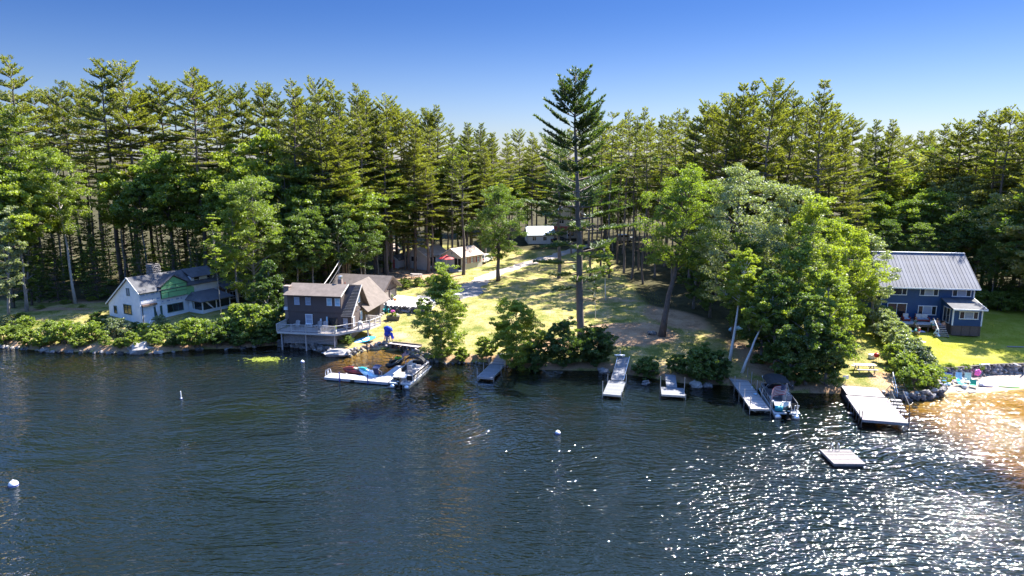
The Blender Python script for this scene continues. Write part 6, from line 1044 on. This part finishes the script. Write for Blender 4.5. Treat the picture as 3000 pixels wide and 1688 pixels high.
# umbrella, cars, things by the cottages
p = YP(1308, 752, 128); g = gz(p.x, 128); t = thing('patio_umbrella', 'red and white patio umbrella on the first cottage deck', 'umbrella', (p.x, 128.0, g + .3)); hz = p.z - g - .3
for k in range(8):
    a0, a1 = k * math.pi / 4, (k + 1) * math.pi / 4; part(t, 'canopy_panel', red_cloth if k % 2 else red, lambda m: m.add([(0, 0, hz + .35), (1.45 * math.cos(a0), 1.45 * math.sin(a0), hz - .35), (1.45 * math.cos(a1), 1.45 * math.sin(a1), hz - .35)], [(0, 1, 2)]))
part(t, 'pole', white, lambda m: m.tube([(0, 0, 0), (0, 0, hz + .4)], .03, 6)); part(t, 'base', steel_dark, lambda m: m.lathe((0, 0, 0), [(.35, 0), (.3, .1), (.06, .14)], 12))
def car(label, loc, rz, paint, suv=True):
    c = thing('parked_car', label, 'car', loc, rz); hh = 1.72 if suv else 1.45
    body = [(-2.2, .35), (2.2, .35), (2.25, .75), (2.1, .98), (1.15, 1.08), (-2.15, 1.08), (-2.25, .8)]; cab = [(1.15, 1.07), (.55, hh), (-1.75 if suv else -1.1, hh - .02), (-2.12 if suv else -1.7, 1.07)]
    part(c, 'body', paint, lambda m: m.prism([(x, -.9, z) for x, z in body], (0, 1.8, 0))); part(c, 'cabin', paint, lambda m: m.prism([(x * .985, -.78, z) for x, z in cab], (0, 1.56, 0)))
    for s in (-1, 1): part(c, 'side_window', glass, lambda m: m.prism([(x * .86 - .05, s * .785, 1.12 + (z - 1.07) * .78) for x, z in cab], (0, s * .006, 0)))
    part(c, 'windscreen', glass, lambda m: m.slab([(1.14, -.68, 1.13), (1.14, .68, 1.13), (.60, .62, hh - .06), (.60, -.62, hh - .06)], -.012)); part(c, 'rear_window', glass, lambda m: m.slab([(cab[3][0] - .02, -.66, 1.13), (cab[3][0] - .02, .66, 1.13), (cab[2][0] - .06, .6, hh - .08), (cab[2][0] - .06, -.6, hh - .08)], .012))
    for x in (-1.4, 1.4):
        for s in (-1, 1):
            wh = part(c, 'wheel', black, lambda m: m.tube([(x, s * .72, .34), (x, s * .92, .34)], .34, 14)); part(wh, 'rim', metal, lambda m: m.tube([(x, s * .921, .34), (x, s * .93, .34)], .2, 10))
    for s in (-1, 1): part(c, 'headlight', metal, lambda m: m.box(2.14, s * .7 - .18, .72, 2.26, s * .7 + .18, .88)); part(c, 'tail_light', red, lambda m: m.box(-2.27, s * .72 - .12, .75, -2.2, s * .72 + .12, 1.0))
    return c
car_w = mat('white_car_paint', (.62, .63, .65), .25, .03, spec=.6); car_d = mat('dark_car_paint', (.03, .03, .035), .2, .05, spec=.6); car_s = mat('silver_car_paint', (.38, .39, .41), .25, .04, spec=.6)
car('white car parked at the corner of the red-shuttered cottage', G(1420, 768), 1.2, car_w); car('dark car parked in front of the tall beige house', G(1640, 712), .3, car_d, False); car('pale car half hidden behind the airy sapling near the patio', G(1312, 882), .5, car_w, False); car('silver van among the bare pine trunks beyond the lawn', G(1830, 708), .2, car_s)
for px, py, lb in [(1310, 813, 'round dark fire pit on the needle-covered ground'), (1910, 980, 'dark stump of rocks at the foot of the leaning maple')]:
    p = G(px, py); t = thing('fire_pit' if 'fire' in lb else 'rock_pile', lb, 'fire pit' if 'fire' in lb else 'rock pile', p)
    for k in range(7): o = obj('stone', ST[(k * 3 + 2) % 8], t, (.38 * math.cos(k * .9), .3 * math.sin(k * .9), .15 + .1 * (k % 2)), (0, 0, k))
p = G(1815, 1062); t = thing('bench', 'white-topped bench standing at the head of the sloping gangway', 'bench', (p.x, p.y, p.z), -.1); part(t, 'top', white, lambda m: m.box(-.6, -.2, .85, .6, .2, .95)); part(t, 'leg', metal, lambda m: [m.box(x, -.05, 0, x + .07, .05, .85) for x in (-.4, .3)]); part(t, 'post', wood_grey, lambda m: m.box(0.02, .25, 0, .12, .35, 1.5))
t = thing('covered_boat', 'pale upturned rowing boat in the shade behind the upright birch', 'rowing boat', G(2162, 972) + Vector((0, 0, .35)), .3); part(t, 'hull', pale_blue, lambda m: m.ball((0, 0, 0), (1.5, .55, .42), 12, 7), True)
# weeds floating in the cove
lp = []
rg = np.random.default_rng(3); c = W(780, 1050, .02)
for k in range(330):
    x, y = c.x + rg.normal() * .95, c.y - .4 + rg.normal() * .5
    if y < float(np.interp(x, SH[:, 0], SH[:, 1])) - .5: lp.append((x, y, .012 + rg.uniform(0, .008)))
o = obj('floating_weeds', quads_mesh('floating_weeds', leaf_quads(np.array(lp), .15, rg, 60.0), L_yel)); o['kind'] = 'stuff'

# ------------------------------------------------------------------ small lawn, beach and blue house yard
p = G(2567, 1058); t = thing('kettle_grill', 'red kettle grill under the hedge on the small lawn', 'grill', p); part(t, 'bowl', red, lambda m: m.ball((0, 0, .72), (.34, .34, .3), 14, 8), True); part(t, 'leg', metal, lambda m: [m.bar((.28 * math.cos(a), .28 * math.sin(a), 0), (.2 * math.cos(a), .2 * math.sin(a), .5), .035) for a in (0, 2.1, 4.2)]); part(t, 'handle', black, lambda m: m.bar((-.1, 0, 1.04), (.1, 0, 1.04), .04))
t = thing('lawn_cooler', 'white cooler standing behind the red grill', 'cooler', G(2555, 1050), .3); part(t, 'box', white, lambda m: m.box(-.4, -.25, 0, .4, .25, .4)); part(t, 'lid', white, lambda m: m.box(-.42, -.27, .402, .42, .27, .5))
t = thing('marker_sign', 'small white sign on a post at the left edge of the small lawn', 'sign', G(2476, 1122)); part(t, 'board', white, lambda m: m.box(-.32, -.03, .45, .32, .0, .85)); part(t, 'post', wood_grey, lambda m: m.box(-.04, .003, 0, .04, .06, .8))
A = W(2645, 1168, .15); B_ = W(2662, 1132, 1.2); t = thing('aluminium_stairs', 'aluminium stairs with one handrail going down into the water', 'stairs', (A.x, A.y, 0), R(-14))
for k in range(5): part(t, 'tread', metal, lambda m: m.box(-.5, .0 + k * .36, .05 + k * .24, .5, .26 + k * .36, .09 + k * .24))
part(t, 'stringer', metal, lambda m: [m.bar((x, -.15, -.1), (x, 2.1, 1.32), .05, .18) for x in (-.54, .54)]); part(t, 'handrail', white, lambda m: (m.bar((-.56, -.1, .75), (-.56, 2.3, 2.3), .06), m.bar((-.56, 0, 0), (-.56, 0, .8), .05), m.bar((-.56, 2.2, 1.2), (-.56, 2.2, 2.25), .05)))
q = Matrix.Rotation(R(-13.5), 4, 'Z') @ Vector((4.6, 4.2, 0)); t = thing('lake_steps', 'grey stepped platform with dark rails right of the broad dock', 'steps', (33.04 + q.x, 61.81 + q.y, 0), R(-13.5))
for k in range(5): part(t, 'tread', wood_grey, lambda m: m.box(-.45, k * .55, .12 + k * .16, .55, k * .55 + .5, .18 + k * .16))
part(t, 'handrail', steel_dark, lambda m: [(m.tube([(x, 0, .05), (x, 0, 1.1), (x, 2.4, 1.85), (x, 2.4, .8)], .035, 6), m.tube([(x, 1.2, .3), (x, 1.2, 1.45)], .03, 6)) for x in (-.5, .6)])
p = G(2698, 1032); t = thing('bird_bath', 'bird bath on a pedestal inside a round stone tub on the bright lawn', 'bird bath', p); part(t, 'tub', concrete, lambda m: m.lathe((0, 0, 0), [(.52, 0), (.55, .42), (.42, .44)], 12)); part(t, 'pedestal', steel_dark, lambda m: m.lathe((0, 0, .4), [(.16, 0), (.09, .15), (.08, .7), (.14, .8)], 10)); part(t, 'basin', concrete, lambda m: m.lathe((0, 0, 1.2), [(.12, 0), (.42, .1), (.44, .14), (.1, .06)], 14))
t = thing('ball', 'orange play ball on the bright lawn', 'ball', G(2673, 1005)); part(t, 'ball', orange, lambda m: m.ball((0, 0, .14), .14, 10, 6), True)
t = thing('white_ball', 'white ball on the lawn beside the crouching child', 'ball', G(2749, 988)); part(t, 'ball', white, lambda m: m.ball((0, 0, .18), (.2, .2, .18), 10, 6), True)
t = thing('towel', 'white board lying at the shaded edge of the bright lawn', 'board', G(2886, 1070, .04), .2); part(t, 'cloth', pale_blue, lambda m: m.box(-.75, -.25, 0, .75, .25, .06))
t = thing('wooden_edging', 'pale timber lying in the shaded grass at the right', 'timber', G(2975, 1018, .04), -.1); part(t, 'beam', wood_pale, lambda m: m.box(-1, -.07, 0, 1, .07, .1))
def beach_chair(label, loc, rz, m_, stripe=None, low=False):
    t = thing('beach_chair', label, 'chair', loc, rz); a = .35 if low else .62
    part(t, 'seat', m_, lambda m: m.slab([(-.3, -.35, .32), (.3, -.35, .32), (.3, .2, .26), (-.3, .2, .26)], .03)); b = part(t, 'backrest', m_, lambda m: m.slab([(-.3, .2, .27), (.3, .2, .27), (.3, .2 + .5 * (1.1 - a), .27 + a * 1.3), (-.3, .2 + .5 * (1.1 - a), .27 + a * 1.3)], .03))
    if stripe:
        for k in range(3):
            f0 = .12 + k * .3; y0, z0 = .2 + .5 * (1.1 - a) * f0, .27 + a * 1.3 * f0; y1, z1 = .2 + .5 * (1.1 - a) * (f0 + .13), .27 + a * 1.3 * (f0 + .13); part(b, 'stripe', stripe, lambda m: m.slab([(-.29, y0 - .012, z0 + .004), (.29, y0 - .012, z0 + .004), (.29, y1 - .012, z1 + .004), (-.29, y1 - .012, z1 + .004)], .01))
    part(t, 'frame', white, lambda m: [(m.tube([(s * .32, -.38, .0), (s * .32, .25, .28), (s * .32, .2 + .5 * (1.1 - a), .28 + a * 1.3)], .018, 5), m.tube([(s * .32, .35, 0), (s * .32, -.36, .34)], .018, 5), m.bar((s * .34, -.35, .52), (s * .34, .32, .52), .05, .03)) for s in (-1, 1)]); return t
bcp = lambda px, py: G(px, py, .0)
beach_chair('solid blue beach chair, leftmost against the stone wall', bcp(2764, 1121), -.15, skyblue); beach_chair('blue and white striped beach chair next to the solid blue one', bcp(2783, 1122), -.2, blue_paint, white); beach_chair('pale grey-green beach chair in the middle of the row by the wall', bcp(2810, 1121), -.25, pale_blue); beach_chair('pale beach chair, rightmost of the row by the wall', bcp(2837, 1122), -.25, mat('pale_green', (.42, .55, .47), .6))
beach_chair('low teal beach chair in front of the row', bcp(2818, 1132), .5, teal, None, True); beach_chair('low green beach chair in front of the row', bcp(2850, 1135), -.5, mat('green_canvas', (.05, .34, .20), .7), None, True)
def ring(name, label, loc, r0, r1, m_): t = thing(name, label, 'swim ring', loc, 0); part(t, 'ring', m_, lambda m: [m.add([(r0 * math.cos(a) + 0, r0 * math.sin(a), r1) for a in ()], [])] and None or m.tube([(r0 * math.cos(a), r0 * math.sin(a), r1) for a in np.linspace(0, 2 * math.pi, 19)], r1, 8), True)
ring('swim_ring', 'white inflatable ring at the left end of the beach', bcp(2751, 1128), .42, .17, mat('violet_white_vinyl', (.56, .55, .70), .35)); ring('swim_ring', 'flat pale inflatable ring lying on the sand before the chairs', bcp(2770, 1127), .4, .12, pale_blue)
t = thing('pool_float', 'pink flower-shaped float leaning on the beach wall', 'float', bcp(2867, 1113) + Vector((0, .3, .75))); part(t, 'petals', pink, lambda m: [m.ball((.22 * math.cos(k * 1.256), 0, .22 * math.sin(k * 1.256)), (.2, .1, .2), 8, 5) for k in range(5)], True)
t = thing('pool_noodle', 'long lime green noodle lying on the shaded sand', 'noodle', bcp(2958, 1136) + Vector((0, 0, .06)), -.12); part(t, 'noodle', mat('neon_green', (.12, .55, .12), .6), lambda m: m.tube([(-1.1, .08, 0), (0, -.02, 0), (1.0, .03, 0)], .05, 7), True)
for px, py, lb, m_ in [(2813, 1144, 'grey towel on the sand near the water', grey_vinyl), (2845, 1149, 'dark towel at the water edge', steel_dark), (2826, 1138, 'white bag on the sand among the low chairs', white), (2873, 1131, 'white cushion at the right end of the chairs', white), (2886, 1133, 'blue umbrella folded on the sand', blue_paint)]:
    p = bcp(px, py); t = thing('towel' if 'towel' in lb else 'umbrella' if 'umbrella' in lb else 'bag', lb, 'towel' if 'towel' in lb else 'umbrella' if 'umbrella' in lb else 'bag', p, .2)
    if 'towel' in lb: part(t, 'cloth', m_, lambda m: m.box(-.42, -.22, .0, .42, .22, .04))
    elif 'umbrella' in lb: part(t, 'canopy', m_, lambda m: m.tube([(-.6, .2, .08), (-.2, .05, .1), (.7, -.3, .08)], [.02, .09, .05], 7)); part(t, 'pole', white, lambda m: m.tube([(.7, -.3, .08), (1.0, -.42, .08)], .02, 5))
    else: part(t, 'bag', m_, lambda m: m.ball((0, 0, .2), (.3, .22, .22), 9, 6, .2, 3), True)
# deck furniture and people at the blue house
bh = lambda x, y, z=.635: (Matrix.Translation(BH.location) @ Matrix.Rotation(-.15, 4, 'Z') @ Vector((x, y, z)))
def sofa(name, label, x, wd_):
    t = thing(name, label, 'sofa' if wd_ > 1 else 'armchair', bh(x, -1.0), -.15); part(t, 'frame', rust, lambda m: (m.box(-wd_ / 2, -.4, .12, wd_ / 2, .4, .3), m.box(-wd_ / 2 - .1, -.42, 0, -wd_ / 2, .4, .6), m.box(wd_ / 2, -.42, 0, wd_ / 2 + .1, .4, .6), m.box(-wd_ / 2, .3, .3, wd_ / 2, .42, .95)))
    for k in range(max(1, int(wd_ / .7))):
        w1 = wd_ / max(1, int(wd_ / .7)); part(t, 'seat_cushion', curtain, lambda m: m.box(-wd_ / 2 + k * w1 + .02, -.38, .302, -wd_ / 2 + (k + 1) * w1 - .02, .28, .45)); part(t, 'back_cushion', cream, lambda m: m.box(-wd_ / 2 + k * w1 + .02, .1, .452, -wd_ / 2 + (k + 1) * w1 - .02, .29, .95))
sofa('patio_armchair', 'red-brown armchair with grey cushions by the sliding door', 3.0, .7); sofa('patio_sofa', 'red-brown two-seat sofa under the lower window', 5.0, 1.5)
def person(label, loc, rz, J, r_, cl, hair_r=1.0, hat=None, sc_=1.0):
    """J: joints; body is one skinned surface, clothing and hair are its children"""
    t = thing('person', label, 'person', loc, rz); t.scale = (sc_,) * 3
    names = list(J); idx = {k: i for i, k in enumerate(names)}; v = [Vector(J[k]) for k in names]
    E = [('pelvis', 'waist'), ('waist', 'chest'), ('chest', 'neck'), ('neck', 'head'), ('head', 'crown')]
    for s in 'lr': E += [('pelvis', 'hip' + s), ('hip' + s, 'knee' + s), ('knee' + s, 'ankle' + s), ('ankle' + s, 'toe' + s), ('chest', 'sh' + s), ('sh' + s, 'el' + s), ('el' + s, 'wr' + s), ('wr' + s, 'palm' + s)]
    RAD = dict(pelvis=.13, waist=.115, chest=.135, neck=.05, head=.095, crown=.075, hip=.09, knee=.058, ankle=.04, toe=.04, sh=.062, el=.043, wr=.028, palm=.036)
    rad = [RAD[k] if k in RAD else RAD[k[:-1]] for k in names]; ed = [(idx[a], idx[b_]) for a, b_ in E]
    for s in 'lr':      # five fingers of unequal length rooted in the palm, the thumb from its side
        w0, p0 = Vector(J['wr' + s]), Vector(J['palm' + s]); d = (p0 - w0).normalized(); sd_ = d.cross(Vector((.3, .2, 1))).normalized()
        for q, ln in ((-.03, .055), (-.01, .068), (.01, .064), (.03, .05)):
            a = len(v); v.append(p0 + d * .05 + sd_ * q); v.append(p0 + d * (.05 + ln) + sd_ * q * 1.3 + Vector((0, 0, -.02))); rad += [.010, .008]; ed += [(idx['palm' + s], a), (a, a + 1)]
        a = len(v); v.append(p0 + sd_ * .05); v.append(p0 + sd_ * .075 + d * .04); rad += [.011, .009]; ed += [(idx['palm' + s], a), (a, a + 1)]
    hd = Vector(J['head']); ny = Vector(J.get('_n', (0, -1, 0)))
    me = bpy.data.meshes.new('body'); me.from_pydata(v, ed, []); me.materials.append(skin); o = obj('body', me, t); sm_ = o.modifiers.new('skin', 'SKIN'); o.modifiers.new('sub', 'SUBSURF').levels = 1; o.modifiers['sub'].render_levels = 2
    if not me.skin_vertices:
        me_l = me.attributes
    for i, sv_ in enumerate(me.skin_vertices[0].data): sv_.radius = (rad[i], rad[i] * .92); sv_.use_root = (i == 0)
    part(t, 'hair', hair_m, lambda m: m.ball(hd + Vector((0, .02, .05)), (.115, .12, .115), 10, 6, .1, 2), True); part(t, 'eyes', black, lambda m: [m.ball(hd + Vector((x, -.092, .02)), .013, 5, 4) for x in (-.035, .035)]); part(t, 'nose', skin, lambda m: m.ball(hd + Vector((0, -.105, -.01)), (.014, .02, .024), 5, 4)); part(t, 'mouth', red_cloth, lambda m: m.box(hd.x - .025, hd.y - .098, hd.z - .05, hd.x + .025, hd.y - .09, hd.z - .042))
    if hat: part(t, 'hat', hat, lambda m: m.lathe(hd + Vector((0, .01, .05)), [(.19, 0), (.19, .02), (.115, .03), (.10, .12), (.03, .14)], 12))
    for nm, m_, chains in cl: part(t, nm, m_, lambda m: [m.tube([J[k] for k in c_], [r2 for r2 in rr_], 10) for c_, rr_ in chains], True)
    return t
def seated(h=0, legs=-.45): return dict(pelvis=(0, 0, .12), waist=(0, .02, .3), chest=(0, 0, .5), neck=(0, -.02, .66), head=(0, -.04, .78), crown=(0, -.03, .88), hipl=(-.1, -.03, .1), kneel=(-.12, -.42, .10), anklel=(-.11, -.46, legs + .12), toel=(-.12, -.60, legs + .05), hipr=(.1, -.03, .1), kneer=(.12, -.42, .10), ankler=(.10, -.46, legs + .12), toer=(.11, -.60, legs + .05),
    shl=(-.19, 0, .56), ell=(-.26, -.08, .32), wrl=(-.15, -.28, .20), palml=(-.13, -.34, .18), shr=(.19, 0, .56), elr=(.26, -.08, .32), wrr=(.15, -.28, .20), palmr=(.13, -.34, .18))
def standing(): return dict(pelvis=(0, 0, .92), waist=(0, 0, 1.08), chest=(0, 0, 1.3), neck=(0, -.01, 1.48), head=(0, -.03, 1.61), crown=(0, -.02, 1.72), hipl=(-.1, 0, .88), kneel=(-.11, -.03, .48), anklel=(-.12, .02, .08), toel=(-.14, -.14, .04), hipr=(.1, 0, .88), kneer=(.12, -.06, .48), ankler=(.13, .0, .08), toer=(.15, -.15, .04),
    shl=(-.2, 0, 1.38), ell=(-.25, .02, 1.10), wrl=(-.24, -.1, .87), palml=(-.24, -.14, .80), shr=(.2, 0, 1.38), elr=(.26, .02, 1.10), wrr=(.24, -.1, .87), palmr=(.24, -.14, .80))
def crouch(): return dict(pelvis=(0, .12, .30), waist=(0, .04, .46), chest=(0, -.10, .62), neck=(0, -.22, .72), head=(0, -.30, .79), crown=(0, -.31, .89), hipl=(-.1, .08, .3), kneel=(-.14, -.28, .44), anklel=(-.13, -.02, .08), toel=(-.15, -.17, .04), hipr=(.1, .08, .3), kneer=(.14, -.28, .44), ankler=(.13, -.02, .08), toer=(.15, -.17, .04),
    shl=(-.18, -.12, .64), ell=(-.22, -.32, .45), wrl=(-.16, -.44, .24), palml=(-.15, -.48, .18), shr=(.18, -.12, .64), elr=(.22, -.32, .45), wrr=(.16, -.44, .24), palmr=(.15, -.48, .18))
TOP = lambda m_, nm='shirt', k=1.18: (nm, m_, [(('pelvis', 'waist', 'chest', 'neck'), (.15 * k, .13 * k, .15 * k, .06 * k)), (('shl', 'ell'), (.075, .062)), (('shr', 'elr'), (.075, .062))])
SHORT = lambda m_: ('shorts', m_, [(('hipl', 'kneel'), (.115, .085)), (('hipr', 'kneer'), (.115, .085)), (('hipl', 'pelvis', 'hipr'), (.11, .15, .11))])
edge = -3.02
person('person in a white shirt and turquoise shorts sitting on the deck edge', bh(5.55, edge, .60), -.15, seated(), 1, [TOP(white), SHORT(teal)]); person('person in a dark green shirt sitting on the deck edge at the left', bh(3.4, edge, .60), .1, seated(), 1, [TOP(dgr), SHORT(wood_grey)]); person('bare-backed person leaning at the deck stairs', bh(6.9 - 1.45, edge, .60) + Vector((1.35, -.35, -.85)), -.3, standing(), 1, [SHORT(navy)], sc_=.9)
person('bare-chested person sitting on the deck between others', bh(6.05, edge, .60), -.3, seated(), 1, [SHORT(steel_dark)])
person('person in a dark top standing on the lawn at the blanket', bh(3.1, edge - 1.1, -.0) * 1.0 + Vector((0, 0, gz(*bh(3.1, edge - 1.1)[:2]) - bh(3.1, edge - 1.1, 0).z)), .4, crouch(), 1, [TOP(teal), SHORT(grey_vinyl)])
def onlawn(px, py): return G(px, py)
person('small child in a red shirt and cream hat standing on the shaded lawn', onlawn(2691, 983), .2, standing(), 1, [TOP(red), SHORT(white)], hat=cream, sc_=.62); person('crouching child in a pale mint shirt on the sunny lawn edge', onlawn(2738, 985), .8, crouch(), 1, [TOP(mat('mint', (.42, .60, .55), .7)), SHORT(grey_vinyl)], sc_=.8)
t = thing('picnic_blanket', 'white and lilac picnic blanket on the shaded lawn before the deck', 'blanket', G(2686, 971, .03), -.15); part(t, 'cloth', mat('lilac_cloth', (.50, .48, .60), .85, .25, 4), lambda m: m.box(-.9, -.5, 0, .9, .5, .03))
t = thing('beach_towel', 'white towel with blue emblem hanging beside the deck stairs', 'towel', bh(5.55, -4.55, -.55), -.15); part(t, 'cloth', white, lambda m: m.box(-.22, 0, 0, .22, .03, 1.0)); part(t, 'emblem', skyblue, lambda m: m.tube([(.10 * math.cos(a), -.012, .5 + .33 * math.sin(a)) for a in np.linspace(0, 6.28, 15)], .025, 5))

import OpenImageIO as oiio, numpy as np, sys
a=oiio.ImageBuf('/workdir/render_main.png').get_pixels(oiio.UINT8)[:,:,:3].astype(float)
for n,(x0,y0,x1,y1) in dict(skytop=(400,2,600,12),skymid=(450,60,540,75),skyhor=(480,115,540,125),watBL=(100,480,300,560),watBC=(450,480,600,560),watBR=(850,480,1000,560),watL=(30,370,200,400),watshade=(640,400,740,440),gold=(950,410,1020,440),lawnR=(930,340,980,355),lawnC=(430,300,480,330),pineL=(60,110,180,170),maple=(655,180,710,230),roofB=(890,258,970,280),raft=(830,452,855,464)).items():
    print(n,np.round(a[y0:y1,x0:x1].mean((0,1))))
